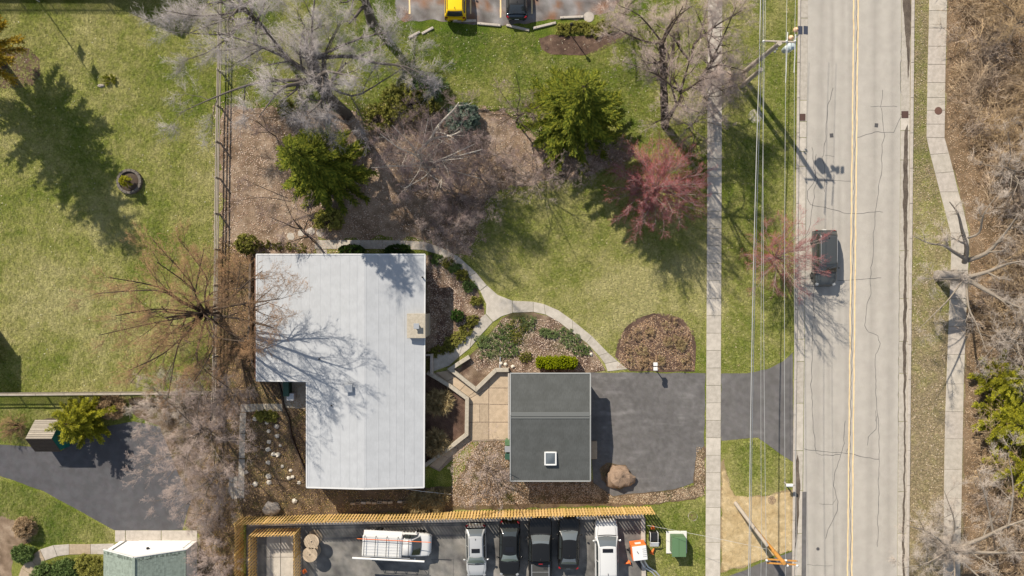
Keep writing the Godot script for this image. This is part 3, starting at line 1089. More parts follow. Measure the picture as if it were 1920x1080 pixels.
func ground() -> void:
	var far := B.new()
	far.col = Color(.2, .22, .05)
	far.quad(Vector3(-400, -0.02, 400), Vector3(400, -0.02, 400), Vector3(400, -0.02, -400), Vector3(-400, -0.02, -400))
	tag(put(far, "ground", mats.lawn), "", "", "", "structure")
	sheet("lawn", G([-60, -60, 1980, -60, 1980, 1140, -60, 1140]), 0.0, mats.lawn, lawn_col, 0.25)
	# leaf litter and planting beds
	sheet("garden_bed", G([414, 206, 470, 196, 540, 204, 630, 208, 700, 222, 770, 214, 860, 200, 940, 205, 1000, 262, 1090, 300, 1150, 282, 1176, 262, 1192, 282, 1170, 308, 1122, 326, 1060, 338, 975, 347, 916, 366, 908, 398, 886, 440, 884, 470, 860, 484, 800, 450, 592, 449, 594, 480, 480, 480, 470, 452, 412, 450]), 0.010, mats.litter, litter_col, 0.3, 0.8)
	sheet("side_yard", G([410, 446, 484, 446, 484, 715, 580, 715, 580, 912, 850, 912, 900, 826, 956, 826, 960, 900, 1112, 900, 1112, 800, 1122, 900, 1150, 925, 1300, 912, 1302, 830, 1322, 830, 1322, 930, 1260, 942, 1224, 946, 452, 972, 452, 1090, 372, 1090, 372, 1000, 352, 985, 356, 930, 330, 890, 300, 800, 250, 775, 240, 748, 396, 742, 402, 600]), 0.006, mats.litter, yard_col, 0.3, 0.3)
	sheet("planting_bed", G([798, 480, 828, 476, 862, 500, 896, 545, 909, 580, 908, 600, 880, 640, 848, 664, 812, 672, 800, 672]), 0.014, mats.litter, litter_bed, 0.25, 0.12)
	sheet("planting_bed", G([862, 690, 905, 640, 940, 598, 960, 588, 1000, 585, 1040, 598, 1080, 625, 1110, 655, 1136, 694, 1100, 700, 955, 700, 955, 696, 930, 690, 893, 728, 846, 692]), 0.014, mats.litter, litter_bed, 0.25, 0.1)
	sheet("planting_bed", G([798, 700, 806, 700, 845, 724, 874, 748, 873, 812, 845, 836, 798, 868]), 0.014, mats.litter, bed_col, 0.25)
	sheet("mulch_bed", G([1154, 668, 1158, 640, 1172, 615, 1195, 596, 1225, 587, 1255, 588, 1282, 600, 1300, 622, 1306, 650, 1303, 697, 1240, 697, 1180, 696]), 0.014, mats.litter, mulch_col, 0.22, 0.1)
	sheet("mulch_bed", G([1010, 72, 1035, 64, 1080, 68, 1130, 62, 1180, 60, 1165, 75, 1120, 98, 1085, 105, 1035, 102, 1014, 92]), 0.014, mats.litter, mulch_col, 0.22, 0.12)
	sheet("mulch_bed", G([-40, 100, 20, 88, 55, 92, 74, 112, 76, 140, 60, 160, 20, 166, -40, 160]), 0.014, mats.litter, mulch_col, 0.22, 0.12)
	sheet("bare_soil", G([330, 740, 345, 700, 372, 672, 398, 668, 396, 738]), 0.008, mats.litter, yard_col, 0.3, 0.4)
	sheet("bare_soil", G([-30, 960, 20, 965, 48, 985, 60, 1010, 30, 1040, 20, 1100, -30, 1100]), 0.008, mats.litter, litter_col, 0.3, 0.5)
	sheet("straw_blanket", G([1352, 872, 1358, 858, 1366, 900, 1372, 928, 1395, 936, 1430, 930, 1475, 918, 1488, 920, 1488, 1030, 1440, 1046, 1400, 1062, 1352, 1072]), 0.008, mats.litter, straw_col, 0.25, 0.25)
	sheet("woodland_floor", G([1776, -40, 1772, 258, 1799, 360, 1819, 437, 1815, 527, 1809, 720, 1803, 1100, 1990, 1100, 1990, -40]), 0.008, mats.litter, wood_col, 0.3, 0.25)
	sheet("paving_base", G([814, 700, 840, 694, 893, 732, 930, 695, 956, 695, 956, 826, 884, 828, 824, 884, 804, 874, 874, 816, 878, 746, 850, 726]), 0.024, mats.litter, func(x, z): return shade(Color(.54, .43, .33), 0.8 + 0.3 * nn(x, z, 1.0, 3)), 0.3)
	leaf_scatter()
	grass_blades()

func grass_blades() -> void:
	# short turf: tufts of blades over the lawns, dry or green as the turf is
	var r := RandomNumberGenerator.new()
	r.seed = 99
	var zones := [[G([-5, 6, 404, 6, 400, 733, -5, 735]), 30000], [G([428, -5, 740, -5, 745, 40, 800, 60, 1000, 62, 1010, 100, 1090, 108, 1180, 62, 1240, -5, 1322, -5, 1322, 330, 1190, 290, 1150, 280, 1000, 255, 940, 200, 760, 210, 640, 204, 428, 198]), 26000], [G([920, 368, 1060, 342, 1190, 300, 1322, 330, 1320, 695, 1308, 695, 1306, 640, 1280, 596, 1220, 584, 1170, 612, 1152, 665, 1110, 626, 1040, 574, 1000, 560, 935, 550, 890, 480, 912, 400]), 20000], [G([1358, -5, 1492, -5, 1486, 655, 1440, 690, 1356, 697]), 15000], [G([1716, -5, 1738, -5, 1735, 260, 1760, 370, 1778, 440, 1770, 720, 1764, 1085, 1704, 1085]), 9000], [G([1368, 832, 1420, 826, 1480, 868, 1484, 915, 1430, 928, 1376, 924]), 2500], [G([1226, 950, 1320, 936, 1320, 1085, 1226, 1085, 1214, 980]), 3000], [G([-5, 898, 80, 926, 210, 998, 212, 1015, 60, 1018, 40, 980, -5, 965]), 3500], [G([70, 1068, 120, 1046, 200, 1044, 200, 1085, 66, 1085]), 1200], [G([-5, 768, 80, 764, 100, 780, 50, 830, -5, 828]), 1400]]
	var b := B.new()
	var rr := RandomNumberGenerator.new()
	rr.seed = 3
	for i in 9:
		var an := rr.randf() * TAU
		var d := Vector3(cos(an), 0, sin(an))
		var p := Vector3(rr.randf_range(-.06, .06), 0, rr.randf_range(-.06, .06))
		var t := p + d * rr.randf_range(0.05, 0.12) + Vector3(0, rr.randf_range(0.03, 0.07), 0)
		var x := d.cross(Vector3.UP) * 0.011
		b.tri(p - x, p + x, t) if (x * 2.0).cross(t - p).y > 0 else b.tri(p + x, p - x, t)
	var me := b.mesh(mats.leaf)
	zones.append([G([1356, 880, 1366, 910, 1376, 932, 1430, 934, 1485, 922, 1485, 1028, 1440, 1044, 1356, 1068]), 5000])
	for zn in zones:
		var poly: PackedVector2Array = zn[0]
		var straw: bool = zn == zones[-1]
		var lo := poly[0]
		var hi := poly[0]
		for q in poly:
			lo = lo.min(q)
			hi = hi.max(q)
		var xf := []
		var cols := []
		while xf.size() < zn[1]:
			var q := Vector2(r.randf_range(lo.x, hi.x), r.randf_range(lo.y, hi.y))
			if not Geometry2D.is_point_in_polygon(q, poly): continue
			if straw:
				xf.append(Transform3D(Basis.from_euler(Vector3(0, r.randf() * TAU, 0)).scaled(Vector3(2.0, 0.7, 2.0)), Vector3(q.x, 0.01, q.y)))
				cols.append(shade(straw_col(q.x, q.y), r.randf_range(0.7, 1.2)))
				continue
			xf.append(Transform3D(Basis.from_euler(Vector3(0, r.randf() * TAU, 0)).scaled(Vector3.ONE * r.randf_range(0.8, 1.7)), Vector3(q.x, 0.002, q.y)))
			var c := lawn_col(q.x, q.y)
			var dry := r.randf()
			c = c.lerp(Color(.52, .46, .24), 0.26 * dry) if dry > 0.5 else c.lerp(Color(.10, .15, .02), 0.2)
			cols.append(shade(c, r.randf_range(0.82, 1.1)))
		tag(copies("straw" if straw else "grass", me, xf, cols, self), "", "", "", "stuff")

func litter_bed(x: float, z: float) -> Color:
	var c := litter_col(x, z).lerp(bed_col(x, z), clampf(nn(x, z, 0.5, 77) * 2.0 - 0.5, 0, 1))
	return c.lerp(Color(.10, .15, .035), clampf(1.6 * blob(x, z, 935, 645, 60, 45) + 1.5 * blob(x, z, 975, 610, 40, 35) + blob(x, z, 1070, 640, 50, 40) - 0.25 + 0.3 * nn(x, z, 1.5, 6), 0, 0.8) if x < 12 and z > 1.5 and x > -4 else 0.0)

func mulch_col(x: float, z: float) -> Color:
	return ramp(0.4 * nn(x, z, 0.5, 27) + 0.6 * nn(x, z, 2.2, 92), [Color(.09, .06, .05), Color(.16, .105, .08), Color(.25, .165, .125), Color(.34, .235, .17)])

func wood_col(x: float, z: float) -> Color:
	return ramp(0.5 * nn(x, z, 0.3, 31) + 0.5 * nn(x, z, 1.6, 97), [Color(.18, .125, .075), Color(.31, .22, .135), Color(.43, .31, .20), Color(.52, .40, .28)])

func leaf_scatter() -> void:
	# fallen leaves, a few centimetres across, in their own heaps
	var b := B.new()
	for q in [[0.0, 0.0], [2.1, 0.5]]:
		b.tri(Vector3(-.035, .006, 0), Vector3(0, .012, .024), Vector3(.035, .016, 0))
		b.tri(Vector3(-.035, .006, 0), Vector3(.035, .016, 0), Vector3(.006, .004, -.024))
		break
	var me := b.mesh(mats.leaf)
	var r := RandomNumberGenerator.new()
	r.seed = 77
	var zones := [
		[G([414, 206, 640, 208, 940, 215, 1170, 290, 915, 366, 880, 470, 800, 450, 480, 476, 414, 450]), 22000, [Color(.50, .35, .26), Color(.62, .47, .37), Color(.34, .20, .13), Color(.72, .60, .50)]],
		[G([410, 450, 482, 480, 482, 720, 575, 720, 575, 915, 850, 920, 845, 948, 455, 970, 450, 1080, 372, 1080, 380, 760]), 22000, [Color(.34, .22, .13), Color(.45, .31, .20), Color(.20, .12, .07), Color(.42, .30, .10)]],
		[G([850, 828, 955, 828, 958, 900, 1110, 902, 1130, 940, 846, 950]), 8000, [Color(.50, .37, .26), Color(.40, .25, .14), Color(.58, .47, .38)]],
		[G([800, 480, 860, 500, 908, 590, 850, 664, 800, 672]), 4000, [Color(.52, .38, .28), Color(.34, .21, .14), Color(.66, .54, .44)]],
		[G([880, 680, 940, 598, 1040, 598, 1110, 655, 1136, 694, 900, 700]), 6500, [Color(.52, .38, .28), Color(.30, .20, .14), Color(.66, .54, .44)]],
		[G([1780, -20, 1775, 258, 1820, 437, 1812, 720, 1806, 1100, 1940, 1100, 1940, -20]), 26000, [Color(.48, .33, .20), Color(.36, .23, .13), Color(.58, .45, .32)]],
		[G([0, 10, 404, 10, 400, 733, 0, 735]), 700, [Color(.62, .52, .36), Color(.50, .36, .22), Color(.72, .68, .55)]],
		[G([430, 20, 740, 45, 1000, 64, 1180, 66, 1240, 0, 1322, 0, 1322, 330, 1000, 255, 640, 204, 428, 198]), 1500, [Color(.62, .52, .36), Color(.46, .32, .20), Color(.72, .68, .55)]],
		[G([920, 368, 1190, 300, 1322, 330, 1320, 695, 1152, 640, 1040, 574, 935, 550, 890, 480]), 500, [Color(.62, .52, .36), Color(.46, .32, .20)]],
		[G([1358, 0, 1492, 0, 1486, 655, 1356, 697]), 700, [Color(.62, .52, .36), Color(.46, .32, .20)]],
		[G([1716, 0, 1738, 0, 1735, 260, 1778, 440, 1770, 720, 1764, 1080, 1704, 1080]), 5000, [Color(.55, .42, .30), Color(.40, .28, .19), Color(.66, .55, .44)]],
		[G([1112, 906, 1150, 932, 1262, 920, 1302, 906, 1306, 838, 1321, 838, 1321, 930, 1226, 944, 1110, 944]), 3500, [Color(.42, .30, .19), Color(.30, .20, .13), Color(.52, .42, .30)]],
		[G([1156, 690, 1165, 625, 1225, 590, 1295, 615, 1303, 694]), 6000, [Color(.40, .25, .14), Color(.24, .15, .11), Color(.50, .36, .24)]],
	]
	for zn in zones:
		var poly: PackedVector2Array = zn[0]
		if zn == zones[0]: poly = Geometry2D.offset_polygon(poly, 0.7)[0]      # the heap spills on to the turf
		var lo := poly[0]
		var hi := poly[0]
		for q in poly:
			lo = lo.min(q)
			hi = hi.max(q)
		var xf := []
		var cols := []
		while xf.size() < zn[1]:
			var q := Vector2(r.randf_range(lo.x, hi.x), r.randf_range(lo.y, hi.y))
			if nn(q.x, q.y, 0.9, 500) < r.randf() * 0.9 or not Geometry2D.is_point_in_polygon(q, poly): continue
			var s := r.randf_range(0.7, 1.6)
			xf.append(Transform3D(Basis.from_euler(Vector3(r.randf_range(-.5, .5), r.randf() * TAU, r.randf_range(-.5, .5))).scaled(Vector3.ONE * s), Vector3(q.x, 0.022 + r.randf() * 0.02, q.y)))
			cols.append(shade(zn[2][r.randi() % zn[2].size()], r.randf_range(0.7, 1.1)))
		tag(copies("fallen_leaves", me, xf, cols, self), "dry fallen leaves strewn over the beds", "leaves", "", "stuff")

func structure(called: String) -> Node3D:
	var o := Node3D.new()
	o.name = numbered(called)
	add_child(o)
	o.set_meta("kind", "structure")
	return o

func rx(x0: float, x1: float, y: float) -> float:       # the road runs slightly askew
	return lerpf(x0, x1, y / 1080.0)

func along(x0: float, x1: float, w: float, ya := -80.0, yb := 1160.0) -> PackedVector2Array:
	return G([rx(x0, x1, ya), ya, rx(x0, x1, ya) + w, ya, rx(x0, x1, yb) + w, yb, rx(x0, x1, yb), yb])

func paving() -> void:
	var conc := [mats.concrete0, mats.concrete1, mats.concrete2, mats.concrete3]
	var pat := [mats.patio0, mats.patio1, mats.patio2, mats.patio3]
	# the road
	sheet("road", G([rx(1515, 1504, -80), -80, rx(1690, 1682, -80), -80, rx(1690, 1682, 1160), 1160, rx(1515, 1504, 1160), 1160]), 0.012, mats.road, road_col, 0.3)
	var gut := structure("gutter")
	for side in [[1501, 1489, 14.0, [0, 34, 188, 228, 258, 284, 312, 420, 636, 678, 756, 845, 920, 1000, 1080]], [1690.5, 1682.5, 17.0, [0, 215, 245, 300, 470, 560, 640, 700, 790, 922, 1000, 1080]]]:
		var cuts: Array = [-80] + side[3] + [1160]
		for i in cuts.size() - 1:
			var b := B.new()
			var q := G([rx(side[0], side[1], cuts[i]), cuts[i] + 0.4, rx(side[0], side[1], cuts[i]) + side[2], cuts[i] + 0.4, rx(side[0], side[1], cuts[i + 1]) + side[2], cuts[i + 1] - 0.4, rx(side[0], side[1], cuts[i + 1]), cuts[i + 1] - 0.4])
			b.slab(q, -0.05, 0.02, 0.01)
			put(b, "gutter_slab", conc[rng.randi() % 4], gut)
	for side in [[1496, 1484.5, 4.6], [1708.5, 1698, 5.5]]:
		var k := structure("kerb")
		var y := -80.0
		while y < 1160.0:
			var b := B.new()
			var e := y + 66.0
			b.slab(G([rx(side[0], side[1], y), y + 0.25, rx(side[0], side[1], y) + side[2], y + 0.25, rx(side[0], side[1], e) + side[2], e - 0.25, rx(side[0], side[1], e), e - 0.25]), -0.05, 0.13, 0.025)
			put(b, "kerb_stone", mats.kerb, k)
			y = e
	# dirt and leaves lying in the right-hand gutter
	sheet("gutter_dirt", G([1694, -80, 1704, -80, 1708, 20, 1706, 90, 1704, 140, 1702, 150, 1700, 90, 1697, 60, 1693, 20]), 0.028, mats.litter, gutter_col, 0.2, 0.1)
	sheet("gutter_dirt", G([1695, 246, 1701, 232, 1702, 360, 1700, 520, 1699, 700, 1698, 760, 1697, 900, 1696, 1000, 1695, 1160, 1691, 1160, 1692, 1000, 1694, 880, 1695, 760, 1693, 640, 1696, 500, 1693, 370]), 0.028, mats.litter, gutter_col, 0.2, 0.12)
	sheet("gutter_dirt", G([1490, 870, 1496, 850, 1500, 900, 1498, 960, 1495, 1000, 1491, 1030]), 0.028, mats.litter, gutter_col, 0.2, 0.1)
	# yellow centre lines, repaired joint between them
	for dx in [-4.2, 4.0]:
		sheet("centre_line", along(1605 + dx - 1.1, 1593 + dx - 1.1, 2.2), 0.018, mats.yellow_line, func(x, z): return shade(Color.WHITE, 0.72 + 0.45 * nn(x, z, 1.8, 3)), 0.3, 0.05)
	var cr := [[1604, -60, 1607, 60, 1604, 140, 1603, 260, 1600, 420, 1598, 560, 1596, 700, 1594, 840, 1593, 930, 1595, 1000, 1592, 1160],
		[1563, 164, 1553, 195, 1549, 240, 1548, 262, 1544, 290, 1540, 295, 1546, 312, 1546, 360], [1546, 290, 1564, 294], [1523, 276, 1526, 315, 1530, 330, 1524, 345, 1514, 358, 1514, 370],
		[1530, 290, 1528, 330, 1534, 334, 1526, 355, 1526, 375, 1519, 420, 1512, 440], [1536, 338, 1598, 340], [1514, 370, 1520, 384, 1560, 392, 1590, 402, 1612, 400, 1640, 397, 1655, 398],
		[1655, 170, 1652, 200, 1655, 230, 1659, 255, 1654, 270, 1653, 320, 1649, 345, 1646, 372, 1638, 430, 1636, 480, 1631, 522, 1633, 550, 1626, 570, 1622, 610, 1628, 622, 1646, 630, 1650, 645, 1642, 665, 1640, 680, 1644, 760, 1648, 800, 1648, 860, 1646, 960, 1645, 1025],
		[1632, 199, 1682, 200], [1606, 258, 1640, 248, 1675, 248, 1690, 215, 1688, 150, 1692, 30, 1692, -60], [1570, 525, 1585, 526, 1630, 522, 1652, 521], [1528, 535, 1524, 570, 1527, 590, 1523, 620, 1521, 720, 1524, 780, 1525, 800, 1530, 850, 1540, 854, 1575, 852],
		[1508, 842, 1535, 846, 1580, 849, 1600, 852, 1625, 858, 1648, 861], [1584, 790, 1582, 830, 1575, 860, 1564, 890, 1563, 910, 1570, 940, 1570, 955, 1556, 985, 1548, 1010], [1537, 945, 1560, 946, 1568, 935],
		[1586, 848, 1594, 835, 1595, 800], [1644, 780, 1642, 805, 1628, 820, 1626, 835], [1642, 770, 1641, 790], [1513, 1059, 1560, 1060], [1510, 360, 1505, 600, 1504, 900], [1686, 480, 1684, 900]]
	for c in cr:
		var b := B.new()
		var n2: int = c.size()
		var w := 0.036 if n2 > 6 else 0.026
		ribbon(b, G(c), w, 0.0165, 0.12)
		put(b, "sealed_crack", mats.tar, null).set_meta("kind", "structure")
	for s in [[1559, 254, 0.1], [1643, 235, -0.1]]:
		var b := B.new()
		b.box(Vector3.ZERO, Vector3(0.30, 0.006, 0.34), Basis(Vector3.UP, s[2]))
		b.col = Color(22, 21, 19)
		b.box(Vector3(0, 0.006, 0), Vector3(0.16, 0.006, 0.2), Basis(Vector3.UP, s[2]))
		var o := put(b, "road_marker", mats.tar)
		o.position = P(s[0], s[1]) + Vector3(0, 0.019, 0)
		tag(o, "small dark square with white centre on the %s traffic lane" % ("left" if s[0] < 1600 else "right"), "road marker")
	sheet("road_patch", G([1504, 922, 1512, 922, 1511, 1160, 1502, 1160]), 0.0215, mats.asphalt, asphalt_col, 0.3)
	# pavements
	var sw := structure("sidewalk")
	var L := []
	var R := []
	var cuts := []
	for i in 38:
		var y := -62.0 + i * 32.7
		L += [rx(1327, 1322.5, y), y]
		R += [rx(1354.5, 1350.5, y), y]
		cuts.append(i)
	strip_slabs("paving_slab", sw, L, R, cuts, -0.05, 0.035, conc)
	var sw2 := structure("sidewalk")
	L = [1743, -60, 1742, -14, 1741.5, 20, 1741, 53, 1740, 87, 1739, 121, 1738.5, 155, 1738, 183, 1737.5, 207, 1737, 233, 1737, 258, 1744, 290, 1753, 325, 1762, 360, 1772, 398, 1782, 437, 1783, 475, 1782, 507, 1780, 560, 1778, 612, 1776, 665, 1774, 720, 1772, 772, 1771, 823, 1770, 880, 1769.5, 935, 1769, 990, 1768, 1045, 1767, 1100]
	R = [1777, -60, 1776, -14, 1775.5, 20, 1775, 53, 1774, 87, 1773, 121, 1772.5, 155, 1772, 183, 1772, 207, 1771.5, 233, 1771, 258, 1779, 287, 1788, 322, 1797, 360, 1807, 396, 1816, 437, 1817, 475, 1815, 507, 1813, 560, 1811, 612, 1809, 665, 1807, 720, 1806, 772, 1805, 823, 1804, 880, 1803, 935, 1802, 990, 1801, 1045, 1800, 1100]
	cuts = []
	for i in L.size() / 2: cuts.append(i)
	strip_slabs("paving_slab", sw2, L, R, cuts, -0.05, 0.035, [mats.concrete1, mats.concrete2, mats.kerb])
	# driveways and car parks
	sheet("driveway", G([1104, 698, 1140, 698, 1322, 700, 1321, 835, 1306, 850, 1300, 905, 1262, 918, 1150, 930, 1112, 905]), 0.016, mats.asphalt, asphalt_col, 0.13, 0.1)
	sheet("driveway", G([1352, 700, 1400, 700, 1440, 692, 1468, 678, 1486, 660, 1488, 868, 1462, 850, 1420, 820, 1352, 826]), 0.012, mats.asphalt, asphalt_col, 0.3, 0.08)
	sheet("driveway", G([-60, 832, 0, 833, 60, 838, 115, 846, 160, 812, 200, 800, 250, 790, 300, 800, 335, 890, 360, 930, 352, 960, 342, 994, 214, 994, 150, 958, 80, 920, 0, 892, -60, 872]), 0.012, mats.asphalt, asphalt_col, 0.3, 0.06)
	sheet("driveway", G([1352, 1084, 1400, 1068, 1440, 1050, 1486, 1034, 1486, 1160, 1352, 1160]), 0.012, mats.asphalt, asphalt_col, 0.3, 0.06)
	sheet("parking_lot", G([462, 978, 1203, 962, 1203, 1160, 462, 1160]), 0.012, mats.asphalt, lot_col, 0.3)
	sheet("parking_lot", G([742, -60, 1200, -60, 1150, 20, 1112, 30, 1090, 36, 1030, 38, 960, 46, 880, 44, 800, 38, 758, 40, 741, 30]), 0.012, mats.asphalt, toplot_col, 0.3, 0.25)
	for x in [882.5, 938.5, 997.5, 768]:
		var b := B.new()
		ribbon(b, G([x, -60, x, 33 if x == 938.5 else 26]), 0.12, 0.0165, 0.03)
		tag(put(b, "parking_line", mats.yellow_line), "", "", "", "structure")
	for a in [[850, 1047, 850, 1160], [808, 1049, 850, 1049], [700, 1080, 770, 1074]]:
		var b := B.new()
		ribbon(b, G(a), 0.035, 0.0165, 0.02)
		tag(put(b, "sealed_crack", mats.tar), "", "", "", "structure")
	# garden walk: three arms that meet in a fork
	var wk := structure("walkway")
	strip_slabs("paving_slab", wk, [590, 450, 632, 450, 676, 450, 718, 450, 760, 451, 793, 453, 826, 463, 860, 481, 893, 511, 913, 535], [590, 467, 632, 467, 676, 467, 718, 467, 760, 467.5, 793, 468.5, 822, 477, 851, 492, 879, 519, 900, 545], [0, 1, 2, 3, 4, 6, 7, 8, 9], -0.05, 0.04, conc)
	var b0 := B.new()
	b0.slab(G([913.5, 535.5, 933, 553, 960, 563.5, 960, 586.5, 940, 593, 925, 603, 911, 588, 912, 570, 900.5, 545.5]), -0.05, 0.043, 0.012)
	put(b0, "paving_slab", mats.concrete2, wk)
	strip_slabs("paving_slab", wk, [960.5, 563.5, 1000, 565.5, 1020, 570, 1047, 581.5, 1073, 600, 1110, 630, 1140, 661, 1158, 677, 1177, 692], [960.5, 586.5, 1000, 585, 1023, 590, 1047, 603, 1073, 623, 1100, 643, 1123, 667, 1134, 682, 1139, 696.5], [0, 1, 2, 4, 5, 6, 7, 8], -0.05, 0.04, conc)
	strip_slabs("paving_slab", wk, [910.5, 588.5, 903, 594, 887, 617, 870, 637, 843, 657, 813, 667], [924.5, 603.5, 903, 627, 881, 653, 860, 670, 842, 686, 813, 696], [0, 2, 3, 5], -0.05, 0.04, conc)
	b0 = B.new()
	b0.slab(G([593, 468, 613, 468, 613, 480, 594, 480]), -0.05, 0.036, 0.012)
	put(b0, "paving_slab", mats.concrete0, wk)
	var pt := structure("patio")
	for q in [[878, 744, 893, 733, 916, 712, 916, 727, 878, 748], [917.5, 711, 931, 698, 954, 698, 954, 727, 917.5, 727], [879, 749, 916, 728.5, 916, 757, 879, 757], [917.5, 728.5, 954, 728.5, 954, 758, 917.5, 758], [879, 758.5, 899, 758.5, 899, 791, 879, 791], [900, 758.5, 916, 758.5, 916, 791, 900, 791], [917.5, 759.5, 954, 759.5, 954, 791, 917.5, 791], [879, 792.5, 916, 792.5, 916, 824, 884, 826, 879, 813], [917.5, 792.5, 954, 792.5, 954, 824, 917.5, 824],
		[818, 698, 838, 696, 853, 707, 838, 714], [839, 715, 854, 708, 872, 722, 862, 732], [863, 733, 873, 723, 890, 734, 877, 744], [875, 820, 882, 826, 862, 842, 852, 838], [850, 839, 861, 843, 842, 858, 830, 853], [828, 854, 841, 859, 822, 880, 806, 872]]:
		var b := B.new()
		b.slab(G(q), -0.05, 0.036 + rng.randf() * 0.006, 0.012)
		put(b, "paving_slab", pat[rng.randi() % 4], pt)
	var gp := structure("garden_path")
	for q in [[452, 758, 480, 757, 480, 771, 452, 773], [481, 757, 529, 757, 530, 771, 481, 771], [450, 774, 462, 774, 460, 812, 449, 812], [449, 813, 460, 813, 459, 859, 448, 859], [448, 861, 459, 861, 458, 934, 445, 934, 447, 894]]:
		var b := B.new()
		b.slab(G(q), -0.05, 0.05, 0.015)
		put(b, "paving_slab", [mats.wall_concrete, mats.concrete0][rng.randi() % 2], gp)
	b0 = B.new()
	b0.slab(G([430, 895, 446, 893, 445, 934, 436, 936, 428, 920]), -0.05, 0.045, 0.012)
	put(b0, "paving_slab", mats.concrete1, gp)
	# apron and walk of the green-roofed house
	var ap := structure("apron")
	for q in [[216, 994.5, 235, 994.5, 235, 1016, 216, 1016], [236, 994.5, 302, 994.5, 302, 1016, 236, 1016], [303, 994.5, 370, 994.5, 370, 1016, 303, 1016]]:
		var b := B.new()
		b.slab(G(q), -0.05, 0.035, 0.012)
		put(b, "paving_slab", mats.kerb, ap)
	var bw := structure("walkway")
	strip_slabs("paving_slab", bw, [214, 1019, 170, 1020, 130, 1020, 100, 1022, 75, 1030, 55, 1045, 40, 1065, 28, 1100], [214, 1040, 170, 1039, 130, 1040, 108, 1043, 85, 1051, 72, 1064, 63, 1080, 56, 1100], [0, 1, 2, 3, 4, 5, 6, 7], -0.05, 0.03, [mats.patio0, mats.kerb])
	# stepping stones
	for i in 4:
		var c: Array = [[545, 443], [565, 437], [583, 434], [600, 437]][i]
		var q := PackedVector2Array()
		for k in 7:
			var a := TAU * k / 7 + rng.randf() * 0.4
			q.append(Vector2((c[0] - 960) / S + cos(a) * 0.36 * rng.randf_range(.85, 1.1), (c[1] - 540) / S + sin(a) * 0.36 * rng.randf_range(.85, 1.1)))
		var b := B.new()
		b.slab(q, -0.03, 0.05, 0.015)
		tag(put(b, "stepping_stone", mats.concrete2), ["leftmost stepping stone beyond the roof's top left corner", "second stepping stone from the left beyond the white roof", "third stepping stone from the left beyond the white roof", "rightmost stepping stone, beside the end of the walk"][i], "stepping stone", "stepping stones")
	# low planter walls
	wall_line("planter_wall", [802, 697, 845, 723, 876.5, 746, 875.5, 813, 845, 837, 797, 871], 0.33, 0.5, "angled low concrete planter wall along the house bed")
	wall_line("planter_wall", [881, 668, 862, 680, 845, 691, 893, 729, 930, 693, 954, 693], 0.33, 0.5, "zigzag low concrete planter wall beside the garage corner")
	wall_line("edging_wall", [524, 716, 530, 740, 534, 765, 543, 785, 548, 820, 560, 850, 575, 885], 0.12, 0.32, "thin dark curving edging wall beside the white-roofed house", mats.bark_brown)
	wall_line("timber_wall", [474, 494, 472, 600, 470, 645, 480, 690], 0.18, 0.75, "low timber retaining wall along the house's left side", mats.bark_tan)
	# kerb under the new fence
	wall_line("concrete_kerb", [466, 982, 1207, 967], 0.36, 0.22, "long concrete kerb under the new wooden fence", mats.kerb)
	wall_line("concrete_kerb", [1205, 970, 1208, 1160], 0.36, 0.22, "concrete kerb at the right edge of the lower car park", mats.kerb)

func wall_line(called: String, line: Array, w: float, h: float, label: String, m: Material = null) -> void:
	var g := G(line)
	var o := thing(called, Vector3(g[0].x, 0, g[0].y), label, "wall")
	for i in g.size() - 1:
		var d := (g[i + 1] - g[i]).normalized()
		var n0 := Vector2(-d.y, d.x)
		if i > 0: n0 = (n0 + Vector2(-(g[i] - g[i - 1]).normalized().y, (g[i] - g[i - 1]).normalized().x)).normalized()
		var n1 := Vector2(-d.y, d.x)
		if i < g.size() - 2: n1 = (n1 + Vector2(-(g[i + 2] - g[i + 1]).normalized().y, (g[i + 2] - g[i + 1]).normalized().x)).normalized()
		var perp := Vector2(-d.y, d.x)
		n0 *= w * 0.5 / maxf(0.4, n0.dot(perp))
		n1 *= w * 0.5 / maxf(0.4, n1.dot(perp))
		var q := PackedVector2Array([g[i] + n0 + d * 0.004, g[i + 1] + n1 - d * 0.004, g[i + 1] - n1 - d * 0.004, g[i] - n0 + d * 0.004])
		for j in 4: q[j] -= g[0]
		var b := B.new()
		b.slab(q, -0.05, h, 0.02)
		put(b, "wall_section", m if m else mats.wall_concrete, o)

func roof_plane(b: B, poly: Array, th: float) -> void:      # points [px, py, h]; a sheet with thickness
	var top := []
	var flat := PackedVector2Array()
	for e in poly:
		var p := P(e[0], e[1], e[2])
		top.append(p)
		flat.append(Vector2(p.x, p.z))
	var t := Geometry2D.triangulate_polygon(flat)
	for i in range(0, t.size(), 3):
		var a: Vector3 = top[t[i]]
		var c: Vector3 = top[t[i + 1]]
		var d: Vector3 = top[t[i + 2]]
		var dn := Vector3(0, -th, 0)
		if (c - a).cross(d - a).y < 0:
			var e := c
			c = d
			d = e
		b.tri(a, c, d)
		b.tri(a + dn, d + dn, c + dn)
	var cw := Geometry2D.is_polygon_clockwise(flat)
	for i in top.size():
		var a: Vector3 = top[i]
		var c: Vector3 = top[(i + 1) % top.size()]
		var dn := Vector3(0, -th, 0)
		if cw: b.quad(a, c, c + dn, a + dn)
		else: b.quad(c, a, a + dn, c + dn)

func strip3(b: B, a: Vector3, c: Vector3, w: float, t: float) -> void:
	b.bar(a, c, w, t, 0.01)

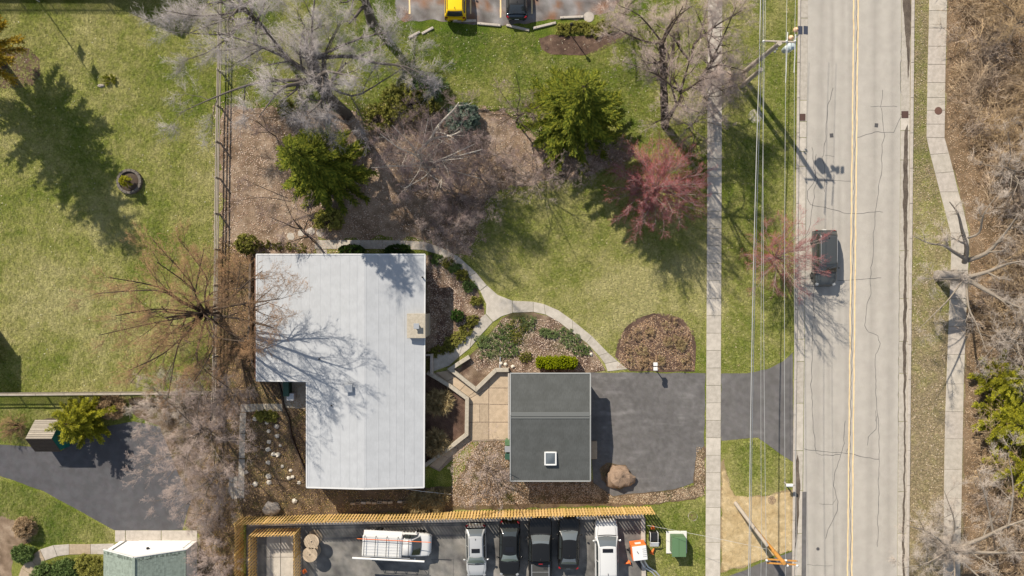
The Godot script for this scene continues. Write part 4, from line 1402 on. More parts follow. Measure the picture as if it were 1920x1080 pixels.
func window_on(par: Node, at: Vector3, w: float, h: float, turn: float) -> void:
	var b := B.new()
	for s in [[0, h / 2, w, 0.08], [0, -h / 2, w, 0.08]]: b.box(Vector3(s[0], s[1], 0), Vector3(w + 0.08, 0.08, 0.12), Basis(), 0.01)
	for s in [-1, 0, 1]: b.box(Vector3(s * w / 2, 0, 0), Vector3(0.07, h - 0.08, 0.11), Basis(), 0.01)
	var f := put(b, "window", mats.white_metal, par)
	f.position = at
	f.rotation.y = turn
	b = B.new()
	b.box(Vector3(0, 0, 0.01), Vector3(w - 0.02, h - 0.02, 0.03))
	put(b, "pane", mats.glass, f)

func buildings() -> void:
	# main house: L plan, low ridge at 683
	var hs := thing("house", P(650, 690), "long house with pale membrane roof, low ridge and chimney", "house")
	var o := hs.position
	var rw := 2.35
	var rm := 2.86
	var rg := 3.45
	var re := 2.95
	var b := B.new()
	roof_plane(b, [[481, 477, rw], [481, 714, rw], [575, 715, rm], [575, 914, rm], [683, 917, rg], [683, 477, rg]], 0.28)
	roof_plane(b, [[683, 477, rg], [683, 917, rg], [795, 914, re], [797, 477, re]], 0.28)
	for i in b.v.size(): b.v[i] -= o
	var rf := put(b, "roof", mats.membrane, hs)
	b = B.new()
	for e in [[481, 477, rw, 683, 477, rg], [683, 477, rg, 797, 477, re], [797, 477, re, 795, 914, re], [795, 914, re, 683, 917, rg], [683, 917, rg, 575, 914, rm], [575, 914, rm, 575, 715, rm], [575, 715, rm, 481, 714, rw], [481, 714, rw, 481, 477, rw]]:
		strip3(b, P(e[0], e[1], e[2]) - o + Vector3(0, -0.03, 0), P(e[3], e[4], e[5]) - o + Vector3(0, -0.03, 0), 0.11, 0.14)
	put(b, "roof_edge", plain("edge_trim", lin(.52, .52, .52), 0.5), rf)
	b = B.new()         # membrane lap seams, each a welded strip
	for i in 17:
		var x := 492.0 + i * 18.0 + rng.randf_range(-5, 5)
		var hx := lerpf(rw, rg, (x - 481.0) / 202.0) if x < 683 else lerpf(rg, re, (x - 683.0) / 113.0)
		var y1 := 713.0 if x < 575 else 912.0
		b.bar(P(x, 479, hx) - o + Vector3(0, 0.004, 0), P(x, y1, hx) - o + Vector3(0, 0.004, 0), 0.07, 0.012)
	tag(put(b, "lap_seam", mats.membrane, rf), "", "", "", "stuff")
	b = B.new()
	var plan := G([491, 486, 787, 486, 787, 894, 683, 894, 587, 894, 587, 705, 491, 705])
	for i in plan.size(): plan[i] -= Vector2(o.x, o.z)
	b.slab(plan, -0.1, 2.0)
	put(b, "wall", mats.brick, hs)
	b = B.new()
	plan = G([560, 486.5, 786, 486.5, 786, 893, 588, 893, 588, 705, 560, 705])
	for i in plan.size(): plan[i] -= Vector2(o.x, o.z)
	b.slab(plan, 2.0, 2.5)
	put(b, "upper_wall", mats.brick, hs)
	for x in [540, 620, 720]: window_on(hs, P(x, 485) - o + Vector3(0, 1.2, 0), 1.6, 1.1, PI)
	for y in [540, 760, 830]: window_on(hs, P(787.6, y) - o + Vector3(0, 1.2, 0), 1.6, 1.1, PI / 2)
	for y in [560, 640]: window_on(hs, P(490.4, y) - o + Vector3(0, 1.2, 0), 1.4, 1.0, -PI / 2)
	b = B.new()
	b.box(P(788, 682) - o + Vector3(0, 1.0, 0), Vector3(0.06, 2.0, 0.95), Basis(), 0.01)
	var dr := put(b, "door", mats.door_paint, hs)
	b = B.new()
	b.box(P(789.5, 674) - o + Vector3(0, 1.0, 0), Vector3(0.06, 0.12, 0.04), Basis(), 0.01)
	put(b, "handle", mats.steel, dr)
	# chimney
	var c0 := P(782, 611, 3.55) - o
	b = B.new()
	b.box(Vector3(c0.x, 1.75, c0.z), Vector3(1.45, 3.5, 1.85), Basis(), 0.02)
	var ch := put(b, "chimney", mats.wall_concrete, hs)
	b = B.new()
	b.box(Vector3(c0.x - 0.06, 3.56, c0.z), Vector3(1.5, 0.12, 2.0), Basis(), 0.02)
	put(b, "cap", mats.wall_concrete, ch)
	b = B.new()
	b.box(Vector3(c0.x, 3.8, c0.z), Vector3(0.3, 0.36, 0.3), Basis(), 0.01)
	b.box(Vector3(c0.x, 4.02, c0.z), Vector3(0.46, 0.08, 0.46), Basis(), 0.02)
	put(b, "flue", mats.steel, ch)
	# roof vents
	b = B.new()
	var v0 := P(655, 727, 3.2) - o
	b.box(v0 + Vector3(0, 0.15, 0), Vector3(0.5, 0.45, 0.5), Basis(), 0.02)
	b.box(v0 + Vector3(0, 0.42, 0), Vector3(0.66, 0.07, 0.66), Basis(), 0.02)
	put(b, "vent", mats.steel, rf)
	for v in [[601, 672], [624, 759], [793, 520]]:
		b = B.new()
		b.tube(PackedVector3Array([P(v[0], v[1], 2.7) - o, P(v[0], v[1], 2.7) - o + Vector3(0, 0.6, 0)]), PackedFloat32Array([0.06, 0.06]), 8)
		put(b, "vent_pipe", mats.rubber, rf)
	b = B.new()
	b.box(P(805.5, 663.5) - o + Vector3(0, 1.05, 0), Vector3(0.55, 0.1, 0.12), Basis(), 0.01)
	b.box(P(811, 681) - o + Vector3(0, 0.5, 0), Vector3(0.22, 1.1, 1.7), Basis(), 0.02)
	b.box(P(805.5, 664.5) - o + Vector3(0, 0.45, 0), Vector3(0.5, 1.0, 0.14), Basis(), 0.02)
	put(b, "porch_wall", mats.kerb, hs)
	b = B.new()
	var pl := G([524, 716, 586, 716, 586, 768, 536, 764])
	for i in pl.size(): pl[i] -= Vector2(o.x, o.z)
	b.slab(pl, -0.05, 0.04)
	put(b, "back_step", mats.wall_concrete, hs)
	b = B.new()
	b.tube(PackedVector3Array([P(730, 912, 2.4) - o, P(790, 921, 1.2) - o, P(846, 927, 0.2) - o]), PackedFloat32Array([0.02, 0.02, 0.02]), 5)
	put(b, "drain_pipe", mats.white_metal, hs)

	# garage: ridge across at 780
	var gr := thing("garage", P(1030, 790), "dark grey roofed garage with skylight beside the driveway", "garage")
	o = gr.position
	b = B.new()
	roof_plane(b, [[957, 700, 2.65], [957, 779, 3.15], [1107, 779, 3.15], [1107, 700, 2.65]], 0.25)
	for i in b.v.size(): b.v[i] -= o
	rf = put(b, "roof", mats.grey_roof, gr)
	b = B.new()
	roof_plane(b, [[957, 779.2, 3.15], [957, 902, 2.45], [1107, 902, 2.45], [1107, 779.2, 3.15]], 0.25)
	for i in b.v.size(): b.v[i] -= o
	put(b, "rear_slope", mats.grey_roof, gr)
	b = B.new()
	for e in [[957, 700, 2.65, 1107, 700, 2.65], [1107, 700, 2.65, 1107, 779, 3.15], [1107, 779, 3.15, 1107, 902, 2.45], [1107, 902, 2.45, 957, 902, 2.45], [957, 902, 2.45, 957, 779, 3.15], [957, 779, 3.15, 957, 700, 2.65]]:
		strip3(b, P(e[0], e[1], e[2]) - o + Vector3(0, -0.02, 0), P(e[3], e[4], e[5]) - o + Vector3(0, -0.02, 0), 0.1, 0.14)
	put(b, "roof_edge", plain("grey_trim", lin(.27, .275, .27), 0.5), rf)
	for y in [[776.5, 0.34, "grey_roof"], [783.5, 0.12, "grey_roof"]]:
		b = B.new()
		b.bar(P(958.5, y[0], 3.13) - o + Vector3(0, 0.012, 0), P(1105.5, y[0], 3.13) - o + Vector3(0, 0.012, 0), y[1], 0.05, 0.01)
		put(b, "ridge_flashing", plain("flashing", lin(.115, .12, .116), 0.7), rf)
	b = B.new()
	var sk := P(1032, 859, 2.68) - o
	for s in [[-0.44, 0, 0.12, 1.1], [0.44, 0, 0.12, 1.1], [0, -0.5, 0.77, 0.12], [0, 0.5, 0.77, 0.12]]: b.box(sk + Vector3(s[0], 0.12, s[1]), Vector3(s[2], 0.26, s[3]), Basis(), 0.02)
	var skl := put(b, "skylight", mats.white_metal, gr)
	b = B.new()
	var dome := []
	for i in 9:
		var row := []
		for j in 9: row.append(sk + Vector3(lerpf(-0.38, 0.38, j / 8.0), 0.2 + 0.14 * sin(PI * i / 8.0) * sin(PI * j / 8.0), lerpf(-0.44, 0.44, i / 8.0)))
		dome.append(row)
	b.grid(dome)
	put(b, "pane", mats.grey_glass, skl)
	b = B.new()
	pl = G([965, 708, 1097, 708, 1097, 880, 965, 880])
	for i in pl.size(): pl[i] -= Vector2(o.x, o.z)
	b.slab(pl, -0.1, 2.26)
	put(b, "wall", mats.brick, gr)
	for y in [743, 830]:
		b = B.new()
		b.box(P(1098, y) - o + Vector3(0, 1.05, 0), Vector3(0.08, 2.1, 2.9), Basis(), 0.01)
		var gd := put(b, "garage_door", mats.door_paint, gr)
		for k in 4:
			b = B.new()
			b.box(P(1099.2, y) - o + Vector3(0, 0.28 + k * 0.52, 0), Vector3(0.03, 0.46, 2.8), Basis(), 0.01)
			put(b, "panel", mats.door_paint, gd)
	b = B.new()
	b.box(P(1113, 843) - o + Vector3(0, 0.12, 0), Vector3(0.55, 0.3, 1.5), Basis(), 0.03)
	put(b, "step", mats.patio1, gr)
	b = B.new()
	b.bar(P(954, 700, 2.3) - o, P(954, 824, 2.3) - o, 0.14, 0.12, 0.02)
	put(b, "gutter_rail", mats.kerb, gr)

	# green-shingled house at the lower left
	var h3 := thing("house", P(298, 1090), "white house with green shingled gable roof and white gable wall", "house")
	o = h3.position
	var xw := (226.0 - 960) / S
	var xe := (369.0 - 960) / S
	var xm := (297.5 - 960) / S
	var zn := (1015.0 - 540) / S
	var zs := zn + 11.0
	var eh := 2.6
	var rh := 4.45
	b = B.new()
	b.quad(Vector3(xw, 0, zn) - o, Vector3(xw, eh, zn) - o, Vector3(xe, eh, zn) - o, Vector3(xe, 0, zn) - o)
	b.tri(Vector3(xw, eh, zn) - o, Vector3(xm, rh, zn) - o, Vector3(xe, eh, zn) - o)
	b.quad(Vector3(xe, 0, zn) - o, Vector3(xe, eh, zn) - o, Vector3(xe, eh, zs) - o, Vector3(xe, 0, zs) - o)
	b.quad(Vector3(xw, 0, zs) - o, Vector3(xw, eh, zs) - o, Vector3(xw, eh, zn) - o, Vector3(xw, 0, zn) - o)
	b.quad(Vector3(xe, 0, zs) - o, Vector3(xe, eh, zs) - o, Vector3(xw, eh, zs) - o, Vector3(xw, 0, zs) - o)
	put(b, "wall", mats.siding, h3)
	for k in 14:           # lapped siding boards on the two walls one sees
		b = B.new()
		b.box(Vector3((xw + xe) / 2, 0.13 + k * 0.18, zn - 0.012) - o, Vector3(xe - xw + 0.04, 0.165, 0.03), Basis(Vector3.RIGHT, 0.06))
		put(b, "board", mats.siding, h3)
		b = B.new()
		b.box(Vector3(xe + 0.012, 0.13 + k * 0.18, (zn + zs) / 2) - o, Vector3(0.03, 0.165, zs - zn), Basis(Vector3.BACK, 0.06))
		put(b, "board", mats.siding, h3)
	for sd in [-1.0, 1.0]:
		var xo := xw if sd < 0 else xe
		var e0 := Vector3(xo + sd * 0.12, eh - 0.06, zn - 0.1) - o
		var r0 := Vector3(xm, rh + 0.06, zn - 0.1) - o
		b = B.new()
		var dz := Vector3(0, 0, zs - zn + 0.2)
		var up := Vector3(0, 0.12, 0)
		if sd < 0: b.quad(e0 + up, e0 + up + dz, r0 + up + dz, r0 + up)
		else: b.quad(r0 + up, r0 + up + dz, e0 + up + dz, e0 + up)
		b.quad(e0, r0, r0 + up, e0 + up)
		b.quad(e0, e0 + up, e0 + up + dz, e0 + dz)
		var slope := put(b, "roof", mats.green_shingle, h3)
		# courses of shingles, each tab a little proud
		b = B.new()
		var nc := 26
		for i in nc:
			var t0 := float(i) / nc
			var t1 := (i + 1.12) / nc
			var zz := -rng.randf() * 0.3
			while zz < zs - zn:
				var wd := rng.randf_range(0.24, 0.34)
				var a := e0.lerp(r0, t0) + up + Vector3(0, 0.022, maxf(zz, 0.0))
				var c := e0.lerp(r0, minf(t1, 1.0)) + up + Vector3(0, 0.006, maxf(zz, 0.0))
				var dw := Vector3(0, 0, wd - 0.015)
				b.col = shade(Color.WHITE, rng.randf_range(0.8, 1.15))
				if sd < 0: b.quad(a, a + dw, c + dw, c)
				else: b.quad(c, c + dw, a + dw, a)
				b.quad(a - Vector3(0, .02, 0), a - Vector3(0, .02, 0) + dw, a + dw, a)
				zz += wd
		tag(put(b, "shingle", mats.green_shingle, slope), "", "", "", "stuff")
		b = B.new()
		b.bar(e0 + Vector3(0, 0.06, -0.04), r0 + Vector3(0, 0.06, -0.04), 0.06, 0.2, 0.01)
		put(b, "barge_board", mats.white_metal, h3)
	b = B.new()
	b.bar(Vector3(xm, rh + 0.2, zn - 0.1) - o, Vector3(xm, rh + 0.2, zs) - o, 0.26, 0.05, 0.02)
	put(b, "ridge_cap", mats.green_shingle, h3)
	b = B.new()
	b.box(P(262, 1072, 4.1) - o, Vector3(0.4, 0.3, 0.36), Basis(Vector3.BACK, 0.4), 0.04)
	put(b, "vent", mats.white_metal, h3)
	b = B.new()
	b.tube(PackedVector3Array([Vector3(xw + 0.5, 0.05, zn - 0.07) - o, Vector3(xw + 0.5, 2.5, zn - 0.07) - o]), PackedFloat32Array([0.05, 0.05]), 6)
	put(b, "downspout", mats.steel, h3)
	b = B.new()
	b.lathe(Vector3(xm + 0.05, 2.25, zn - 0.12) - o, [[0.0, -0.14], [0.09, -0.1], [0.11, 0.05], [0.02, 0.16], [0.0, 0.16]], 8)
	put(b, "wall_lamp", mats.black_trim, h3)
	b = B.new()
	b.box(Vector3(xm + 0.6, 1.05, zn - 0.03) - o, Vector3(4.6, 2.1, 0.05), Basis(), 0.01)
	var g2 := put(b, "garage_door", mats.siding, h3)
	for k in 4:
		b = B.new()
		b.box(Vector3(xm + 0.6, 0.28 + k * 0.52, zn - 0.065) - o, Vector3(4.5, 0.47, 0.03), Basis(), 0.01)
		put(b, "panel", mats.siding, g2)

	# playhouse shed
	var sh := thing("shed", P(100, 812), "small steep plank-roofed shed with teal end wall", "shed")
	o = sh.position
	var sx0 := (90.0 - 960) / S
	var sx1 := (131.0 - 960) / S
	var sz0 := (784.0 - 540) / S
	var sz1 := (837.0 - 540) / S
	var szm := (sz0 + sz1) / 2
	var se := 1.7
	var sr := 2.95
	b = B.new()
	var A := Vector3(sx1, 0, sz0) - o
	var C := Vector3(sx1, 0, sz1) - o
	b.quad(C, A, A + Vector3(0, se, 0), C + Vector3(0, se, 0))
	b.tri(C + Vector3(0, se, 0), A + Vector3(0, se, 0), Vector3(sx1, sr, szm) - o)
	put(b, "end_wall", mats.teal_paint, sh)
	b = B.new()
	var D := Vector3(sx0, 0, sz0) - o
	var E := Vector3(sx0, 0, sz1) - o
	b.quad(D, E, E + Vector3(0, se, 0), D + Vector3(0, se, 0))
	b.tri(D + Vector3(0, se, 0), E + Vector3(0, se, 0), Vector3(sx0, sr, szm) - o)
	b.quad(E, C, C + Vector3(0, se, 0), E + Vector3(0, se, 0))
	b.quad(A, D, D + Vector3(0, se, 0), A + Vector3(0, se, 0))
	put(b, "wall", mats.bark_brown, sh)
	b = B.new()
	b.box(Vector3(sx1 + 0.03, 0.75, szm) - o, Vector3(0.05, 1.5, 0.7), Basis(), 0.01)
	put(b, "door", mats.teal_paint, sh)
	for sd in [-1.0, 1.0]:
		for i in 9:
			var t := (i + 0.5) / 9.0
			var zz := lerpf(sz0 - 0.12 if sd < 0 else sz1 + 0.12, szm, t)
			var yy := lerpf(se - 0.1, sr + 0.04, t) + 0.03
			var bb := B.new()
			bb.box(Vector3.ZERO, Vector3(sx1 - sx0 + 0.3, 0.035, 0.185), Basis(), 0.006)
			var pk := put(bb, "plank", mats["oldwood%d" % (rng.randi() % 4)] if sd < 0 else mats.bark_brown, sh)
			pk.position = Vector3((sx0 + sx1) / 2, yy, zz) - o
			pk.rotation.x = -sd * atan2(sr - se, (sz1 - sz0) / 2) * -1.0
	# houses beyond the frame whose shadows fall into it
	var nb := thing("house", P(250, -170), "neighbour's gabled house beyond the top left fence", "house")
	o = nb.position
	b = B.new()
	var gz := P(0, -62).z
	var pr := [P(160, -62), P(340, -62), P(250, -62)]
	b.quad(Vector3(pr[1].x, 0, gz) - o, Vector3(pr[0].x, 0, gz) - o, Vector3(pr[0].x, 3.2, gz) - o, Vector3(pr[1].x, 3.2, gz) - o)
	b.tri(Vector3(pr[1].x, 3.2, gz) - o, Vector3(pr[0].x, 3.2, gz) - o, Vector3(pr[2].x, 6.2, gz) - o)
	for x in [pr[0].x, pr[1].x]: b.quad(Vector3(x, 0, gz) - o, Vector3(x, 3.2, gz) - o, Vector3(x, 3.2, gz - 9) - o, Vector3(x, 0, gz - 9) - o)
	put(b, "wall", mats.siding, nb)
	b = B.new()
	for x in [pr[0].x, pr[1].x]: b.quad(Vector3(x, 3.2, gz) - o, Vector3(pr[2].x, 6.2, gz) - o, Vector3(pr[2].x, 6.2, gz - 9) - o, Vector3(x, 3.2, gz - 9) - o)
	put(b, "roof", mats.green_shingle, nb)
	var sd2 := thing("shed", P(-22, 652), "dark red shed edge at the left border of the lawn", "shed")
	o = sd2.position
	b = B.new()
	b.box(Vector3(0, 1.15, 0), Vector3(2.0, 2.3, 3.0), Basis(), 0.02)
	put(b, "wall", plain("red_stain", lin(.13, .035, .025), 0.8), sd2)
	b = B.new()
	b.box(Vector3(0, 2.36, 0), Vector3(2.3, 0.12, 3.3), Basis(Vector3.BACK, 0.03), 0.02)
	put(b, "roof", mats.bark_brown, sd2)

func fences() -> void:
	var nw := [mats.newwood0, mats.newwood1, mats.newwood2, mats.newwood3]
	var runs := [
		[[456, 969, 1219, 950], 2.25, 0.130, "long new yellow board fence along the lower car park"],
		[[457, 972, 457, 1130], 2.25, 0.135, "short new yellow fence leg running down from the corner"],
	]
	for f in runs:
		var a := P(f[0][0], f[0][1])
		var d := P(f[0][2], f[0][3])
		var t := thing("wooden_fence", a, f[3], "fence")
		rails_posts(t, Vector3.ZERO, d - a, 2.3, mats.newwood1, [0.3, 1.15, 2.0], 2.4, 0.09, 0.04, 0.09)
		picket_run(t, "board", Vector3.ZERO, d - a, f[1], 0.14, f[2], 0.02, nw, true)
	var en := thing("wooden_fence", P(480, 992), "U-shaped new yellow board fence around the concrete pad", "fence")
	for q in [[481, 1120, 481, 992], [481, 992, 563, 990], [563, 991, 563, 1120]]:
		rails_posts(en, P(q[0], q[1]) - en.position, P(q[2], q[3]) - en.position, 2.1, mats.newwood2, [0.3, 1.0, 1.8], 2.0, 0.09, 0.04, 0.09)
		picket_run(en, "board", P(q[0], q[1]) - en.position, P(q[2], q[3]) - en.position, 2.05, 0.14, 0.135, 0.02, nw, true)
	var pad := structure("concrete_pad")
	for q in [[500, 1001, 526, 1001, 526, 1044, 500, 1044], [527, 1001, 550, 1001, 550, 1044, 527, 1044], [500, 1045, 526, 1045, 526, 1120, 500, 1120], [527, 1045, 550, 1045, 550, 1120, 527, 1120]]:
		var b := B.new()
		b.slab(G(q), -0.05, 0.05, 0.012)
		put(b, "paving_slab", mats.concrete2, pad)
	# split-rail fence down the left lawn
	var old := [mats.oldwood0, mats.oldwood1, mats.oldwood2, mats.oldwood3]
	var sr := thing("rail_fence", P(414, 4), "weathered grey split-rail fence between left lawn and garden", "fence")
	var ys := []
	for i in 14: ys.append(-62.0 + i * 66.3)
	for i in 13:
		var a := P(rx(418.5, 402, ys[i]), ys[i]) - sr.position
		var d := P(rx(418.5, 402, ys[i + 1]), ys[i + 1]) - sr.position
		if ys[i] > 735: break
		var b := B.new()
		b.box(Vector3(0, 0.6, 0), Vector3(0.13, 1.35, 0.13), Basis(), 0.02)
		put(b, "post", old[i % 4], sr).position = a
		for y in [0.42, 0.8, 1.15]:
			b = B.new()
			var e := Vector3(rng.randf_range(-.03, .03), y + rng.randf_range(-.02, .02), 0)
			b.bar(a + e + Vector3(0.0, 0, -0.1), d + e + Vector3(0, rng.randf_range(-.03, .03), 0.1), 0.09, 0.11, 0.02)
			put(b, "rail", old[rng.randi() % 4], sr)
	# picket fence, lower left
	var pf := thing("picket_fence", P(-20, 737), "weathered picket fence with pale cap along the left lawn's lower edge", "fence")
	var a2 := Vector3.ZERO
	var d2 := P(396, 734) - pf.position
	rails_posts(pf, a2, d2, 1.25, mats.oldwood1, [0.3, 1.0], 2.42, 0.1, 0.05, 0.09)
	picket_run(pf, "picket", a2 + Vector3(0, 0, -0.05), d2 + Vector3(0, 0, -0.05), 1.2, 0.085, 0.155, 0.02, old, false)
	for i in 8:
		var b := B.new()
		var s := a2.lerp(d2, i / 8.0)
		var e := a2.lerp(d2, (i + 1) / 8.0)
		b.bar(s + Vector3(0.01, 1.3, 0), e + Vector3(-0.01, 1.3 + rng.randf_range(-.03, .03), 0), 0.16, 0.05, 0.01)
		put(b, "cap_board", mats.oldwood3, pf)
	# dark picket fence beyond the top edge
	var tf := thing("picket_fence", P(-20, -5), "dark stained picket fence along the top left border", "fence")
	var d3 := P(300, -4) - tf.position
	var dw := [mats.darkwood0, mats.darkwood1, mats.darkwood2]
	rails_posts(tf, Vector3.ZERO, d3, 1.4, mats.darkwood1, [0.3, 1.12], 2.4, 0.1, 0.05, 0.09)
	picket_run(tf, "picket", Vector3(0, 0, 0.05), d3 + Vector3(0, 0, 0.05), 1.4, 0.1, 0.2, 0.02, dw, false)
	var b := B.new()
	b.bar(Vector3(0, 0.22, 0.08), d3 + Vector3(0, 0.22, 0.08), 0.03, 0.44, 0.008)
	put(b, "base_board", mats.darkwood0, tf)

func vehicles() -> void:
	var silver := paint("silver_paint", lin(.50, .50, .49), 0.3, 0.4)
	var black := paint("black_paint", lin(.008, .008, .008), 0.3)
	var charcoal := paint("charcoal_paint", lin(.075, .08, .08), 0.3, 0.4)
	var white := paint("white_paint", lin(.53, .53, .525), 0.3)
	var yellow := paint("yellow_paint", lin(.80, .52, .01), 0.3)
	var navy := paint("navy_paint", lin(.028, .042, .06), 0.25, 0.3)
	var sedan := {"L": 4.7, "W": 1.8, "ys": 0.95, "H": 1.45, "hood": 0.88, "deck": 1.02, "cowl": 1.0, "rf": 0.28, "rr": -1.15, "rb": -1.85, "roofw": 0.66}
	var suv := {"L": 4.75, "W": 1.9, "ys": 1.08, "H": 1.72, "hood": 1.02, "deck": 1.12, "cowl": 1.15, "rf": 0.45, "rr": -1.85, "rb": -2.25, "roofw": 0.74}
	var lotg := "cars parked in the lower car park"
	var at := func(x: float, y: float) -> Vector3:
		var p := P(x, y, 0.9)
		return Vector3(p.x, 0.016, p.z)
	var d := sedan.duplicate()
	d.merge({"L": 4.45, "W": 1.76, "H": 1.5, "paint": silver, "group": lotg, "deck": 1.05, "rr": -1.35, "rb": -1.98, "sunroof": [-0.38, -0.02], "front_glass": mats.pale_glass, "rear_glass": mats.grey_glass, "rails": mats.alloy}, true)
	car("parked_car", at.call(892.5, 1033), 0.02, d, "silver hatchback with sunroof parked beside the white work truck")
	d = sedan.duplicate()
	d.merge({"paint": black, "group": lotg, "sunroof": [-0.35, 0.08], "front_glass": mats.pale_glass}, true)
	car("parked_car", at.call(955.5, 1029), -0.01, d, "black sedan parked nose down beside the silver hatchback")
	d = {"L": 5.8, "W": 2.0, "ys": 1.18, "H": 1.88, "hood": 1.12, "deck": 1.16, "cowl": 1.25, "rf": 0.65, "rr": -0.75, "rb": -0.98, "roofw": 0.74, "paint": black, "group": lotg, "front_glass": mats.grey_glass}
	var pk := car("pickup_truck", at.call(1013, 1029), PI, d, "black pickup with covered bed parked between two black sedans", "pickup truck")
	pickup_bed(pk, 5.8, 2.0, -1.1)
	d = sedan.duplicate()
	d.merge({"L": 4.55, "paint": black, "group": lotg, "front_glass": mats.grey_glass, "rear_glass": mats.grey_glass}, true)
	car("parked_car", at.call(1067, 1017), PI - 0.02, d, "black sedan parked nose up between the pickup and white SUV")
	d = suv.duplicate()
	d.merge({"L": 5.05, "W": 1.98, "ys": 1.12, "H": 1.76, "paint": white, "group": lotg, "sunroof": [0.0, 0.32], "front_glass": mats.grey_glass, "rr": -2.0, "rb": -2.4, "rails": white}, true)
	car("parked_car", at.call(1137.5, 1030), PI + 0.01, d, "white SUV with small sunroof parked next to the orange machine")
	d = suv.duplicate()
	d.merge({"paint": charcoal, "rails": mats.silver, "W": 1.92, "glass": mats.glass}, true)
	car("suv", at.call(1547.5, 484), 0.0, d, "dark grey SUV driving on the road behind the red-budded branches", "car")
	d = suv.duplicate()
	d.merge({"L": 4.2, "W": 1.82, "H": 1.62, "paint": yellow, "rr": -1.6, "rb": -1.98, "group": "cars in the upper car park", "rails": mats.black_trim}, true)
	car("parked_car", at.call(853.5, -11), PI, d, "bright yellow compact SUV parked at the top edge")
	d = sedan.duplicate()
	d.merge({"L": 4.35, "W": 1.84, "paint": navy, "roof_paint": mats.black_trim, "group": "cars in the upper car park", "roofw": 0.7}, true)
	car("parked_car", at.call(969, -14), PI, d, "dark navy coupe with black top parked at the top edge")
	work_truck()

